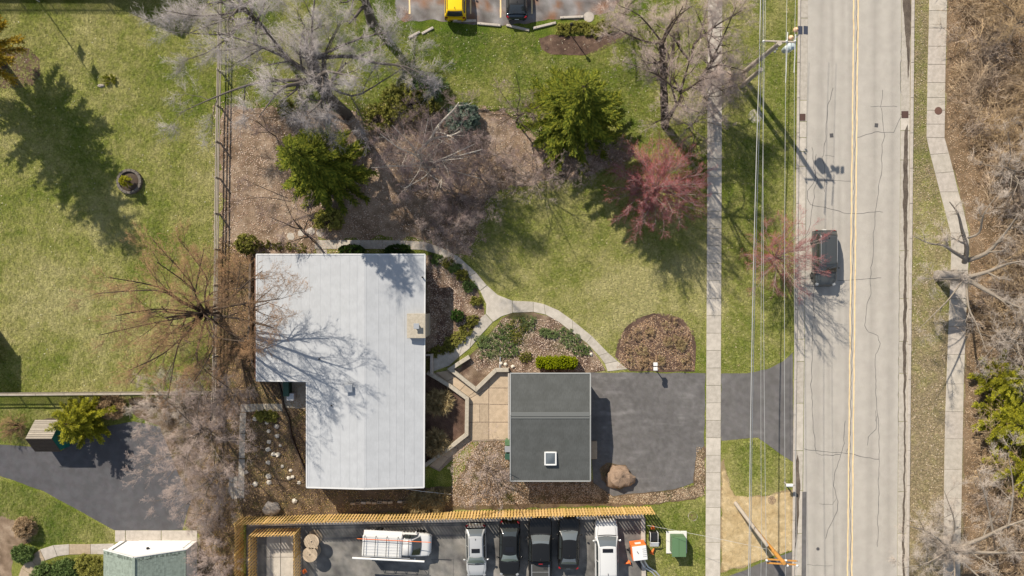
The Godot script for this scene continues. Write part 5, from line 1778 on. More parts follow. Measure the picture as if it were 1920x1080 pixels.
func work_truck() -> void:
	# white service pickup with a canopy, a ladder rack and pipes; nose to the right
	var t := thing("work_truck", Vector3(P(745, 1020, 1.0).x, 0.016, P(745, 1020, 1.0).z), "white work truck with canopy, ladder rack and long pipes", "truck", "cars parked in the lower car park", PI / 2 - 0.05)
	var wm: Material = mats.white_paint
	var L := 5.7
	var W := 1.0
	var b := B.new()
	var rows := []
	for s in [[-2.85, 0.9, 0.95], [-2.8, 0.97, 1.05], [0.5, 1.0, 1.08], [1.45, 1.0, 1.1], [2.0, 0.98, 1.07], [2.5, 0.94, 1.02], [2.72, 0.85, 0.94], [2.85, 0.7, 0.7]]:
		var w: float = W * s[1]
		var y: float = s[2]
		var row := []
		for q in [[0.85, 0.3], [1.0, 0.42], [1.0, y * 0.75], [0.96, y * 0.93], [0.85, y], [0.4, y + 0.03]]: row.append(Vector3(-w * q[0], q[1], s[0]))
		for q in [[0.4, y + 0.03], [0.85, y], [0.96, y * 0.93], [1.0, y * 0.75], [1.0, 0.42], [0.85, 0.3]]: row.append(Vector3(w * q[0], q[1], s[0]))
		rows.append(row)
	b.grid(rows)
	put(b, "body", wm, t)
	b = B.new()
	b.box(Vector3(0, 1.45, -1.15), Vector3(1.8, 0.85, 3.3), Basis(), 0.08)
	var cn := put(b, "canopy", wm, t)
	for i in 7:
		b = B.new()
		b.box(Vector3(-0.72 + i * 0.24, 1.885, -1.15), Vector3(0.06, 0.03, 3.1), Basis(), 0.01)
		put(b, "roof_rib", wm, cn)
	b = B.new()
	rows = []
	for s in [[0.52, 1.08, 0.9], [0.54, 1.8, 0.72], [1.0, 1.84, 0.72], [1.3, 1.78, 0.72], [1.95, 1.1, 0.86]]:
		var row := []
		for q in [-1.0, -0.86, 0.0, 0.86, 1.0]: row.append(Vector3(q * s[2] / 0.9 * 0.92, (s[1] if absf(q) < 0.9 else lerpf(1.06, s[1], 0.35)) + (0.03 if q == 0.0 else 0.0), s[0]))
		rows.append(row)
	b.grid(rows)
	put(b, "cab_roof", wm, t)
	b = B.new()
	rows = []
	for i in 6:
		var k := i / 5.0
		var row := []
		for j in 9:
			var u := -1.0 + j / 4.0
			row.append(Vector3(u * lerpf(0.62, 0.76, k), lerpf(1.78, 1.13, k) + 0.03, lerpf(1.33, 1.93, k) + 0.1 * (1.0 - u * u)))
		rows.append(row)
	b.grid(rows)
	put(b, "windshield", mats.glass, t)
	for sg in [-1.0, 1.0]:
		b = B.new()
		b.quad(Vector3(sg * 0.9, 1.14, 0.6), Vector3(sg * 0.9, 1.14, 1.75), Vector3(sg * 0.77, 1.72, 1.28), Vector3(sg * 0.77, 1.74, 0.62))
		put(b, "side_window", mats.glass, t)
		b = B.new()
		b.box(Vector3(sg * 1.12, 1.2, 1.55), Vector3(0.2, 0.22, 0.1), Basis(), 0.03)
		put(b, "mirror", wm, t)
		b = B.new()
		b.box(Vector3(sg * 0.72, 0.86, 2.66), Vector3(0.36, 0.2, 0.22), Basis(Vector3.UP, sg * 0.4), 0.05)
		put(b, "headlight", mats.lamp_glass, t)
		b = B.new()
		b.box(Vector3(sg * 0.92, 0.8, -2.84), Vector3(0.14, 0.3, 0.08), Basis(), 0.02)
		put(b, "taillight", mats.tail_glass, t)
		for zz in [-1.65, 1.85]:
			b = B.new()
			b.lathe(Vector3.ZERO, [[0.2, -0.13], [0.34, -0.13], [0.38, -0.08], [0.38, 0.08], [0.34, 0.13], [0.2, 0.13]], 20)
			var wh := put(b, "wheel", mats.rubber, t)
			wh.position = Vector3(sg * 0.9, 0.38, zz)
			wh.rotation.z = PI / 2
			b = B.new()
			b.lathe(Vector3.ZERO, [[0.0, -0.1], [0.22, -0.1], [0.22, 0.1], [0.0, 0.1]], 14)
			put(b, "rim", mats.alloy, wh)
	# side bin flap and the rack
	b = B.new()
	b.box(Vector3(0.99, 1.62, -1.15), Vector3(0.5, 0.06, 3.2), Basis(Vector3.BACK, -0.35), 0.02)
	put(b, "side_door", wm, t)
	for i in 5:
		b = B.new()
		var zz := -2.6 + i * 0.92
		b.tube(PackedVector3Array([Vector3(-0.88, 1.15, zz), Vector3(-0.84, 2.05, zz), Vector3(-0.7, 2.12, zz), Vector3(0.7, 2.12, zz), Vector3(0.84, 2.05, zz), Vector3(0.88, 1.15, zz)]), PackedFloat32Array([.025, .025, .025, .025, .025, .025]), 6)
		put(b, "rack_bar", mats.black_trim, t)
	for x in [-0.78, 0.78]:
		b = B.new()
		b.bar(Vector3(x, 2.15, -2.75), Vector3(x, 2.15, 1.25), 0.04, 0.04, 0.01)
		put(b, "rack_rail", mats.steel, t)
	var rack := t.transform
	var pp := B.new()
	pp.tube(PackedVector3Array([Vector3(-0.95, 2.2, -3.5), Vector3(-0.95, 2.2, 2.45)]), PackedFloat32Array([0.085, 0.085]), 12)
	tag(put(pp, "pipe", mats.white_metal), "long white pipe on the lower side of the truck rack", "pipe").transform = rack
	pp = B.new()
	pp.tube(PackedVector3Array([Vector3(0.66, 2.2, -3.2), Vector3(0.66, 2.2, 2.9)]), PackedFloat32Array([0.028, 0.028]), 6)
	tag(put(pp, "pole", mats.orange), "thin orange pole lying along the truck rack", "pole").transform = rack

func tw(key: String, sd: int, n: int, w: float, c0: Color, c1: Color, splay := 0.8, sub := 2) -> Array:
	var a := []
	for i in 2: a.append(twig_mesh(sd + i, n, w, c0, c1, mats.twig, splay, sub))
	mats[key] = a
	return a

func trees() -> void:
	tw("tw_grey", 1, 12, 0.0046, Color(.36, .32, .305), Color(.56, .51, .495), 1.0, 2)
	tw("tw_brown", 11, 10, 0.0075, Color(.22, .145, .09), Color(.44, .265, .14), 0.6)
	tw("tw_plum", 21, 9, 0.0065, Color(.25, .19, .175), Color(.36, .265, .25))
	tw("tw_rose", 31, 9, 0.0065, Color(.38, .30, .26), Color(.56, .45, .40))
	tw("tw_red", 41, 8, 0.0075, Color(.36, .27, .26), Color(.33, .026, .032), 0.5, 3)
	tw("tw_tan", 51, 8, 0.0075, Color(.36, .26, .15), Color(.56, .41, .25), 1.0)
	tw("tw_pale", 61, 7, 0.007, Color(.40, .34, .29), Color(.58, .51, .45))
	# big pale-twigged tree, upper left of the middle
	bare("bare_tree", P(650, 215), 15.5, 4.5, 0.50, 6, 101, mats.bark_grey, mats.tw_grey, "tall bare tree with pale grey twigs and dark diagonal trunk", {"kids": 5, "sprays": 5, "spray": 1.3, "fork": 0.6, "taper": 0.5, "low": 0.6, "lean": Vector3(-0.03, 0, -0.06), "ratio": 0.42, "drawn": [
		[.20, .03, 606, 168, 9, 588, 100, 10, 585, 50, 11.5, 592, -20, 13], [.2, .03, 612, 175, 8.5, 570, 132, 10, 535, 108, 11, 470, 80, 12, 400, 58, 13],
		[.17, .03, 596, 108, 9.5, 660, 106, 9.8, 705, 118, 10, 760, 125, 10, 812, 150, 9.5], [.13, .02, 620, 175, 7, 613, 140, 8.5, 612, 105, 10, 640, 40, 11.5],
		[.15, .02, 580, 150, 8.5, 500, 152, 9, 445, 166, 8.5, 385, 190, 8, 330, 215, 8], [.12, .02, 560, 130, 9.5, 500, 60, 12, 470, 10, 14], [.1, .015, 556, 140, 8, 562, 180, 7.5, 590, 222, 6.8, 620, 245, 6],
		[.12, .02, 592, 108, 10, 680, 70, 12, 740, 60, 13], [.1, .02, 600, 150, 8, 660, 180, 8, 720, 150, 9, 790, 105, 10]]})
	bare("bare_tree", P(697, 42), 14, 4.5, 0.46, 7, 102, mats.bark_grey, mats.tw_grey, "thick bare trunk at the top edge left of the yellow car", {"kids": 4, "sprays": 4, "lean": Vector3(0.0, 0, -0.22), "fork": 0.45, "low": 0.7, "spray": 0.9})
	bare("bare_tree", P(504, 64), 13, 5.2, 0.26, 9, 103, mats.bark_grey, mats.tw_grey, "bare grey tree near the fence at the top left", {"kids": 4, "sprays": 5, "lean": Vector3(-0.02, 0, -0.05), "fork": 0.4, "low": 0.5, "spray": 1.3, "drawn": [
		[.09, .02, 470, 30, 6, 430, 62, 7, 385, 64, 7.5, 340, 60, 8], [.07, .02, 440, 60, 7, 395, 95, 7, 350, 112, 7.5], [.07, .02, 460, 20, 7, 380, 30, 9, 310, 20, 10]]})
	# upper right pair
	bare("bare_tree", P(1247, 238), 12, 3.8, 0.2, 5, 104, mats.bark_brown, mats.tw_rose, "bare tree with long dark straight trunk beside the left sidewalk", {"kids": 5, "sprays": 5, "fork": 0.7, "lean": Vector3(-0.16, 0, -0.27), "low": 0.65, "spray": 0.9, "drawn": [[.36, .2, 1247, 238, 0, 1245, 180, 4, 1243, 130, 7, 1240, 80, 9.3], [.17, .09, 1243, 152, 5.5, 1232, 140, 6.3, 1222, 124, 7], [.1, .03, 1240, 80, 9, 1215, 79, 9.3, 1186, 68, 9.6, 1150, 50, 10], [.1, .02, 1240, 80, 9, 1260, 40, 10, 1300, 10, 11], [.08, .02, 1238, 75, 9.5, 1200, 30, 11, 1160, 10, 12]]})
	bare("bare_tree", P(1309, 160), 10, 3.2, 0.25, 4, 105, mats.bark_brown, mats.tw_rose, "forked bare tree leaning over the left sidewalk at top", {"kids": 5, "sprays": 5, "fork": 0.4, "lean": Vector3(0, 0, -0.12), "low": 0.55, "spray": 0.95, "drawn": [[.13, .03, 1297, 118, 4, 1276, 92, 6, 1262, 70, 7, 1230, 45, 8], [.13, .03, 1297, 118, 4, 1302, 82, 6, 1330, 58, 7, 1352, 42, 8, 1390, 20, 9], [.07, .02, 1312, 70, 6.5, 1322, 30, 8, 1328, 0, 9]]})
	for e in [[1290, 240, 5.0, 2.9, 106, "tan leafless scrub tree against the base of the long trunk"], [1318, 190, 5.0, 2.3, 107, "tan leafless scrub spreading over the left sidewalk"], [1366, 152, 1.8, 1.3, 108, "leafless scrub at the foot of the upper utility pole"], [1165, 35, 5.5, 2.6, 109, "leafless scrub at the right end of the upper car park"]]:
		bare("scrub_tree", P(e[0], e[1]), e[2], e[3], 0.09, 9, e[4], mats.bark_tan, mats.tw_rose, e[5], {"kids": 3, "sprays": 4, "spray": 0.85, "fork": 0.2, "low": 0.4})
	# birch group in the garden
	bare("birch_tree", P(800, 312), 8.5, 4.0, 0.14, 8, 110, mats.bark_white, mats.tw_plum, "bare birch with white limbs and purplish twigs in the garden", {"kids": 4, "sprays": 4, "spray": 0.9, "fork": 0.35, "low": 0.45, "drawn": [[.13, .04, 783, 286, 3.5, 806, 262, 4.5, 822, 235, 5.5, 852, 204, 6.5, 860, 192, 7], [.12, .03, 785, 284, 3.5, 812, 260, 4.5, 846, 254, 5, 866, 244, 5.5], [.11, .05, 784, 288, 3.2, 799, 303, 3.0, 806, 322, 2.6], [.08, .03, 776, 296, 3.2, 772, 310, 3, 773, 328, 2.6], [.05, .015, 770, 289, 3.4, 745, 288, 4, 732, 284, 4.5]]})
	bare("birch_tree", P(822, 318), 7.5, 3.6, 0.12, 7, 111, mats.bark_white, mats.tw_plum, "second bare birch with one pale limb reaching right", {"kids": 4, "sprays": 4, "spray": 0.9, "fork": 0.3, "low": 0.4, "drawn": [[.13, .03, 816, 304, 2.5, 838, 296, 3.2, 856, 293, 3.6, 905, 280, 4.5]]})
	for e in [[862, 380, 4.0, 2.2, 112, "purplish leafless shrub tree by the bend of the walk"], [800, 240, 4.0, 2.2, 113, "purplish scrub tree above the birch limbs"], [900, 335, 4.2, 2.6, 114, "purplish leafless shrub tree right of the birches"], [845, 430, 4.0, 2.2, 115, "pale leafless shrub overhanging the walk near the white roof"]]:
		bare("scrub_tree", P(e[0], e[1]), e[2], e[3], 0.07, 9, e[4], mats.bark_tan, mats.tw_plum if e[4] != 115 else mats.tw_rose, e[5], {"kids": 3, "sprays": 4, "spray": 0.7, "fork": 0.15, "low": 0.45})
	var tangle := [[755, 300, "left of the birch fork"], [842, 405, "between the birch and the walk"], [880, 295, "right of the birch limbs"], [930, 292, "midway between birch and large spruce"], [962, 318, "at the bed's lower edge left of the spruce"], [1015, 318, "below the large spruce's left side"], [1095, 312, "directly below the large spruce"], [1150, 296, "between the large spruce and red maple"], [866, 440, "in the bed corner above the walk"], [905, 385, "at the lawn's upper left corner"]]
	for i in tangle.size():
		var e: Array = tangle[i]
		bare("garden_shrub", P(e[0], e[1]), 2.2 + 0.25 * (i % 5), 1.7 + 0.2 * (i % 3), 0.04, 8, 300 + i, mats.bark_tan, mats.tw_plum if i % 3 else mats.tw_rose, "leafless garden shrub " + e[2], {"kids": 3, "sprays": 4, "spray": 0.6, "fork": 0.12, "low": 0.4, "cat": "shrub", "group": "leafless shrubs in the garden bed"})
	bare("small_tree", P(968, 228), 7.5, 2.6, 0.09, 7, 116, mats.bark_brown, mats.tw_plum, "slender dark bare tree left of the right-hand spruce", {"kids": 3, "sprays": 3, "spray": 0.7, "fork": 0.3, "low": 0.5})
	bare("small_tree", P(1005, 342), 5.0, 2.2, 0.06, 7, 117, mats.bark_tan, mats.tw_rose, "pale spindly bare tree at the bed edge below the spruce", {"kids": 3, "sprays": 3, "spray": 0.7, "fork": 0.2, "low": 0.4})
	bare("small_tree", P(592, 455), 7.5, 2.4, 0.12, 5, 118, mats.bark_brown, mats.tw_plum, "leaning dark-stemmed tree at the end of the walk", {"kids": 3, "sprays": 3, "spray": 0.8, "fork": 0.4, "lean": Vector3(-0.1, 0, -0.35), "drawn": [[.05, .012, 540, 372, 5.0, 500, 355, 5.4, 455, 335, 6], [.04, .01, 545, 378, 4.5, 490, 370, 5, 430, 380, 5.4]]})
	bare("small_tree", P(518, 256), 4.5, 1.8, 0.06, 4, 119, mats.bark_brown, mats.tw_plum, "small leaning bare tree beside the left-hand spruce", {"kids": 3, "sprays": 3, "spray": 0.7, "lean": Vector3(-0.35, 0, -0.35)})
	# left bare tree with rusty buds
	bare("budding_tree", P(408, 588), 13.0, 6.7, 0.26, 19, 120, mats.bark_brown, mats.tw_brown, "wide bare tree with rusty buds spreading over the left lawn", {"drawn": [[.11, .03, 378, 585, 3.2, 430, 560, 6, 465, 528, 7.5, 492, 508, 8.5], [.12, .03, 380, 586, 3.2, 440, 572, 6, 485, 566, 7.8, 524, 560, 9.2], [.12, .03, 382, 588, 3.2, 440, 596, 6, 478, 606, 7.5, 512, 614, 8.6], [.1, .03, 382, 590, 3.2, 430, 622, 5.5, 460, 640, 6.6, 486, 658, 7.6]], "kids": 6, "sprays": 3, "spray": 0.9, "fork": 0.22, "low": 0.40, "ratio": 0.42, "angle": 0.55, "dome": 0.36, "crook": 0.17, "clear": 0.38, "tip": 0.032, "lean": Vector3(-0.04, 0, 0)})
	# pink-grey trees at the lower left
	bare("bare_tree", P(412, 800), 7.5, 4.6, 0.14, 10, 121, mats.bark_tan, mats.tw_rose, "pinkish bare tree hanging over the left driveway", {"kids": 5, "sprays": 5, "spray": 0.85, "fork": 0.2, "low": 0.4, "lean": Vector3(-0.12, 0, 0)})
	bare("bare_tree", P(422, 885), 6.5, 3.4, 0.11, 9, 122, mats.bark_tan, mats.tw_rose, "pinkish bare tree right of the left driveway's end", {"kids": 4, "sprays": 5, "spray": 0.8, "fork": 0.2, "low": 0.4, "lean": Vector3(-0.05, 0, 0)})
	bare("scrub_tree", P(330, 745), 4.5, 3.0, 0.08, 9, 123, mats.bark_tan, mats.tw_pale, "pale grey leafless shrub beside the left driveway fence", {"kids": 4, "sprays": 4, "spray": 0.8, "fork": 0.15, "low": 0.4})
	for e in [[400, 960, 4.0, 2.0, 124, "leafless scrub between white gable house and yellow fence"], [415, 1045, 4.0, 2.0, 125, "leafless scrub at the bottom edge left of yellow fence"], [440, 740, 4.5, 2.2, 126, "brown leafless shrub at the corner of two old fences"]]:
		bare("scrub_tree", P(e[0], e[1]), e[2], e[3], 0.06, 8, e[4], mats.bark_tan, mats.tw_rose, e[5], {"kids": 4, "sprays": 4, "spray": 0.7, "fork": 0.15, "low": 0.4})
	for e in [[440, 650, 2.4, 1.6, 127, "rusty leafless shrub left of the timber wall"], [436, 510, 2.0, 1.4, 129, "rusty leafless shrub near the roof's top left corner"]]:
		bare("scrub_tree", P(e[0], e[1]), e[2], e[3], 0.04, 8, e[4], mats.bark_brown, mats.tw_brown, e[5], {"kids": 3, "sprays": 3, "spray": 0.6, "fork": 0.15, "low": 0.4})
	bare("small_tree", P(914, 876), 4.2, 2.7, 0.07, 9, 130, mats.bark_brown, mats.tw_rose, "low brown bare tree at the garage's lower left corner", {"kids": 4, "sprays": 3, "spray": 0.65, "fork": 0.15, "low": 0.4})
	# red maples
	bare("red_maple", P(1220, 360), 8.0, 3.8, 0.2, 46, 131, mats.bark_pale, mats.tw_red, "large red-budded maple beside the left sidewalk", {"kids": 8, "levels": 2, "sprays": 6, "spray": 0.85, "clear": 0.3, "fork": 0.18, "low": 0.30, "angle": 0.42, "up": 0.06, "ratio": 0.34, "dome": 0.2})
	bare("red_maple", P(1440, 484), 7.0, 3.3, 0.12, 26, 132, mats.bark_pale, mats.tw_red, "smaller red-budded maple on the verge overhanging the road", {"kids": 6, "levels": 2, "sprays": 5, "spray": 0.8, "clear": 0.3, "fork": 0.25, "low": 0.45, "angle": 0.42, "up": 0.06, "ratio": 0.36, "dome": 0.25})
	# right side
	var rt := P(1806, 518, 4.0)
	bare("bare_tree", Vector3(rt.x, 0, rt.z), 5.0, 2.0, 0.42, 0, 133, mats.bark_light, mats.tw_pale, "large bare tree with sawn stub over the right sidewalk", {"kids": 4, "sprays": 3, "spray": 0.9, "fork": 0.6, "drawn_level": 1, "ratio": 0.35, "drawn": [
		[0.23, .03, 1808, 492, 4, 1813, 465, 5, 1804, 432, 6, 1796, 400, 7, 1780, 378, 7.5], [.1, .02, 1815, 446, 5.8, 1836, 436, 6, 1842, 410, 7, 1848, 395, 7.5, 1870, 365, 8], [0.17, .02, 1808, 484, 4.5, 1785, 470, 5.5, 1770, 460, 6, 1742, 456, 6.5, 1712, 442, 7],
		[0.22, .03, 1814, 488, 4, 1850, 474, 5, 1882, 440, 6, 1912, 398, 7.5], [0.2, .03, 1812, 520, 4, 1850, 510, 4.8, 1890, 494, 5.5, 1935, 488, 6.5], [0.23, .03, 1814, 524, 4, 1850, 545, 4.6, 1890, 567, 5.2, 1935, 585, 6], [.05, .01, 1798, 522, 4.5, 1770, 523, 5.5, 1715, 521, 6.5],
		[.1, .02, 1812, 525, 4, 1816, 575, 4.6, 1832, 610, 5, 1850, 660, 5.5], [.08, .015, 1805, 525, 4, 1780, 560, 5, 1750, 590, 6, 1720, 620, 6.5]]})
	var stub := B.new()
	stub.tube(PackedVector3Array([Vector3.ZERO, P(1780, 516, 4.3) - P(1808, 520, 3.9), P(1756, 515, 4.6) - P(1808, 520, 3.9)]), PackedFloat32Array([0.40, 0.38, 0.36]), 10)
	for ch in get_children():
		if ch.has_meta("label") and ch.get_meta("label").begins_with("large bare tree with sawn"):
			var s := put(stub, "sawn_stub", mats.bark_pale, ch)
			s.position = P(1808, 520, 3.9) - ch.position
	var rb := P(1786, 1030, 3.5)
	bare("bare_tree", Vector3(rb.x, 0, rb.z), 5.0, 2.0, 0.3, 0, 134, mats.bark_light, mats.tw_pale, "spreading bare tree at the lower right corner", {"kids": 4, "sprays": 4, "spray": 1.0, "fork": 0.6, "ratio": 0.45, "drawn": [
		[.2, .06, 1788, 1030, 3.5, 1840, 1010, 4.5, 1880, 990, 5.5, 1930, 972, 6.5], [.18, .05, 1790, 1034, 3.5, 1850, 1036, 4.5, 1935, 1036, 6], [.1, .02, 1862, 998, 5, 1850, 940, 5.5, 1832, 880, 6], [.1, .02, 1890, 990, 5.5, 1900, 920, 6, 1890, 850, 6.5], [.1, .02, 1782, 1030, 3.6, 1745, 1000, 4.5, 1700, 985, 5.5], [.09, .02, 1788, 1040, 3.5, 1790, 1085, 4.5, 1780, 1120, 5], [.09, .02, 1780, 1030, 3.6, 1740, 1055, 4.5, 1690, 1065, 5.5], [.1, .02, 1800, 1050, 4, 1840, 1085, 5, 1880, 1120, 6], [.08, .02, 1782, 1020, 3.6, 1790, 980, 5, 1770, 920, 6]]})
	bare("small_tree", P(1725, 990), 4.5, 2.4, 0.06, 9, 135, mats.bark_tan, mats.tw_pale, "pale leafless shrub between the kerb and right sidewalk", {"kids": 4, "sprays": 4, "spray": 0.8, "fork": 0.15, "low": 0.35})
	bare("bare_tree", P(1905, 600), 7.0, 3.0, 0.14, 7, 136, mats.bark_tan, mats.tw_pale, "pale bare tree at the middle of the right edge", {"kids": 4, "sprays": 3, "spray": 0.9, "fork": 0.25, "low": 0.5})
	bare("bare_tree", P(1880, 60), 7.0, 3.5, 0.13, 7, 137, mats.bark_tan, mats.tw_tan, "tan bare tree at the top right corner", {"kids": 4, "sprays": 3, "spray": 0.9, "fork": 0.25, "low": 0.45})
	bare("bare_tree", P(1868, 330), 7.5, 3.6, 0.15, 8, 138, mats.bark_light, mats.tw_pale, "grey bare tree in the brush above the sawn tree", {"kids": 4, "sprays": 3, "spray": 0.9, "fork": 0.25, "low": 0.4})
	bare("bare_tree", P(1862, 640), 7.0, 3.6, 0.14, 8, 139, mats.bark_light, mats.tw_pale, "grey bare tree just above the yellow-green evergreens", {"kids": 4, "sprays": 3, "spray": 0.9, "fork": 0.25, "low": 0.4})
	# conifers
	var nd := [needle_mesh(5, 120, 0.34, 0.024, Color(.20, .22, .024), Color(.35, .355, .048), mats.needle, 0.5, 0.75), needle_mesh(6, 120, 0.34, 0.024, Color(.10, .14, .018), Color(.175, .205, .028), mats.needle, 0.5, 0.75)]
	conifer("spruce_tree", P(620, 326), 13.5, 3.3, 0.5, 201, nd, mats.bark_brown, "green spruce above the white roof", "tree", 0.48, 1.0, 0.60, 0.72)
	conifer("spruce_tree", P(1072, 230), 13.5, 3.9, 0.4, 202, nd, mats.bark_brown, "large green spruce left of the red-budded maple", "tree", 0.48, 1.0, 0.64, 0.72)
	var gd := [needle_mesh(7, 70, 0.30, 0.035, Color(.38, .25, .02), Color(.55, .37, .03), mats.needle), needle_mesh(8, 70, 0.30, 0.035, Color(.22, .16, .02), Color(.36, .26, .025), mats.needle)]
	conifer("golden_conifer", P(6, 120), 16.5, 4.2, 4.0, 203, gd, mats.bark_brown, "golden-leaved conifer over the mulch circle at top left", "tree", 0.3, 0.6, 0.8, 0.6)
	var jn := [needle_mesh(9, 70, 0.36, 0.034, Color(.29, .28, .02), Color(.45, .42, .035), mats.needle, 0.9), needle_mesh(10, 70, 0.36, 0.034, Color(.18, .195, .02), Color(.30, .30, .03), mats.needle, 0.9)]
	mats.jn = jn
	conifer("pine_tree", P(168, 782), 4.2, 2.2, 0.5, 204, jn, mats.bark_brown, "bushy bright green pine beside the plank-roofed shed", "tree", 0.12, 1.4, 0.75, 0.5)
	conifer("juniper_tree", P(1862, 712), 3.4, 2.0, 0.3, 205, jn, mats.bark_brown, "upper yellow-green evergreen at the right edge", "tree", 0.1, 1.5, 0.75, 0.5)
	conifer("juniper_tree", P(1868, 785), 4.0, 2.5, 0.3, 206, jn, mats.bark_brown, "lower yellow-green evergreen at the right edge", "tree", 0.1, 1.5, 0.75, 0.5)
	conifer("juniper_tree", P(1895, 870), 3.6, 2.4, 0.3, 207, jn, mats.bark_brown, "evergreen behind the bare branches at lower right", "tree", 0.1, 1.3, 0.75, 0.5)

func plants() -> void:
	var lf := needle_mesh(301, 40, 0.5, 0.10, Color(.03, .06, .01), Color(.07, .13, .025), mats.leaf, 1.0, 1.2)
	var lime := needle_mesh(302, 60, 0.4, 0.07, Color(.12, .16, .004), Color(.42, .46, .012), mats.leaf, 1.0, 1.2)
	var blue := needle_mesh(303, 60, 0.5, 0.06, Color(.09, .13, .10), Color(.26, .33, .25), mats.leaf, 1.0, 1.2)
	var olive := needle_mesh(304, 50, 0.5, 0.06, Color(.10, .10, .02), Color(.28, .27, .06), mats.leaf, 1.0, 1.2)
	var yel := needle_mesh(305, 50, 0.6, 0.05, Color(.18, .18, .03), Color(.45, .42, .12), mats.leaf, 1.0, 1.1)
	var dry := needle_mesh(306, 40, 0.7, 0.035, Color(.28, .19, .11), Color(.46, .33, .20), mats.leaf, 1.0, 1.1)
	var gras := needle_mesh(307, 70, 1.0, 0.022, Color(.26, .19, .09), Color(.50, .40, .22), mats.leaf, 1.0, 1.0)
	var fern := needle_mesh(308, 50, 0.6, 0.05, Color(.06, .10, .025), Color(.19, .26, .085), mats.leaf, 1.0, 1.2)
	var bk: Material = mats.bark_brown
	shrub("blue_shrub", P(872, 228), Vector3(1.2, 1.8, 1.2), 420, 1, blue, 0.42, bk, "round blue-green shrub right of the birch", "shrub")
	var hg := thing("hedge", P(1042, 679), "clipped lime-green hedge of five domes above the garage roof", "hedge")
	for i in 5: shrub("shrub", P(1014 + i * 14, 679) - hg.position, Vector3(0.40, 1.25, 0.46), 330, 10 + i, lime, 0.22, bk, "", "", "", 0.6, hg)
	shrub("boxwood", P(661, 470), Vector3(1.05, 0.9, 0.42), 420, 20, lf, 0.22, bk, "left dark green boxwood against the white roof's top edge", "shrub", "boxwoods by the house", 0.6)
	shrub("boxwood", P(746, 471), Vector3(1.05, 0.9, 0.42), 420, 21, lf, 0.22, bk, "right dark green boxwood against the white roof's top edge", "shrub", "boxwoods by the house", 0.6)
	shrub("evergreen_shrub", P(541, 208), Vector3(0.5, 1.6, 0.5), 200, 22, olive, 0.35, bk, "small dark upright evergreen above the left spruce", "shrub")
	shrub("evergreen_shrub", P(468, 458), Vector3(0.7, 1.9, 0.7), 260, 23, olive, 0.35, bk, "dark upright evergreen by the house's top left corner", "shrub")
	shrub("evergreen_shrub", P(857, 592), Vector3(0.4, 0.9, 0.4), 140, 24, lf, 0.25, bk, "small round dark shrub in the bed right of chimney", "shrub")
	shrub("olive_shrub", P(775, 195), Vector3(2.4, 1.2, 1.5), 260, 25, olive, 0.5, bk, "wide olive-green shrub mass above the birch", "shrub", "", 0.2)
	shrub("olive_shrub", P(806, 168), Vector3(1.4, 1.2, 1.0), 170, 26, fern, 0.5, bk, "green shrub at the lawn edge above the birch", "shrub", "", 0.2)
	shrub("olive_shrub", P(708, 225), Vector3(1.2, 0.9, 1.0), 90, 27, olive, 0.5, bk, "olive shrub between the tall trunk and the birch", "shrub", "", 0.2)
	shrub("olive_shrub", P(622, 412), Vector3(1.2, 0.9, 0.8), 220, 28, yel, 0.4, bk, "yellow-green low shrub between left spruce and walk", "shrub", "", 0.3)
	brush("brown_shrub", P(36, 800), Vector3(1.1, 1.3, 1.0), 26, 29, mats.tw_brown, 0.5, bk, "round dark brown shrub left of the plank-roofed shed", "shrub")
	shrub("rust_shrub", P(55, 986), Vector3(0.8, 1.1, 0.8), 260, 30, dry, 0.35, bk, "rusty brown shrub on the lower left bare soil", "shrub")
	shrub("rust_shrub", P(212, 762), Vector3(1.2, 0.7, 0.9), 260, 31, dry, 0.4, bk, "orange-brown dead shrub right of the bushy pine", "shrub", "", 0.3)
	for e in [[100, 1078, 1.6, 0.9, 32, "green shrub below the curved walk at lower left"], [128, 1066, 1.0, 0.8, 33, "smaller green shrub inside the curved walk"], [48, 1035, 0.7, 0.8, 34, "dark green shrub left of the curved walk"], [172, 1060, 1.3, 0.6, 35, "low yellow-green shrub left of the gable house"]]:
		shrub("green_shrub", P(e[0], e[1]), Vector3(e[2], e[3], e[2] * 0.75), 260, e[4], fern if e[4] != 35 else yel, 0.4, bk, e[5], "shrub", "", 0.25)
	for e in [[819, 752, 40, "upper tan ornamental grass in the shaded house bed"], [817, 828, 41, "lower tan ornamental grass in the shaded house bed"]]:
		shrub("ornamental_grass", P(e[0], e[1]), Vector3(0.7, 0.6, 0.7), 60, e[2], gras, 0.7, bk, e[3], "grass", "", 0.1)
	for e in [[815, 936, 42, 1.0, "pale dry grass clump at the house's lower right corner"], [785, 940, 43, 0.7, "smaller dry grass clump above the yellow fence"]]:
		shrub("ornamental_grass", P(e[0], e[1]), Vector3(e[3], 0.5, e[3] * 0.7), 60, e[2], gras, 0.6, bk, e[4], "grass", "", 0.1)
	# ground cover in the island bed, counted plants along the bed edges
	var gc := [[935, 640, 0.9], [915, 655, 0.8], [950, 622, 0.8], [972, 610, 0.9], [990, 606, 0.7], [905, 640, 0.6], [955, 655, 0.7], [968, 632, 0.6], [1060, 625, 0.7], [1075, 642, 0.8], [1092, 655, 0.6], [985, 668, 0.5], [1020, 622, 0.4], [1036, 626, 0.4]]
	var soft := needle_mesh(309, 50, 0.6, 0.045, Color(.12, .165, .06), Color(.24, .30, .12), mats.leaf, 1.0, 1.2)
	for i in gc.size():
		var e: Array = gc[i]
		shrub("ground_plant", P(e[0], e[1]), Vector3(e[2] * 1.15, 0.22, e[2] * 0.95), 80, 50 + i, [soft, soft, fern, olive][i % 4], 0.19, bk, "low green perennial clump in the island bed above the garage", "plant", "perennials in the island bed", 0.1)
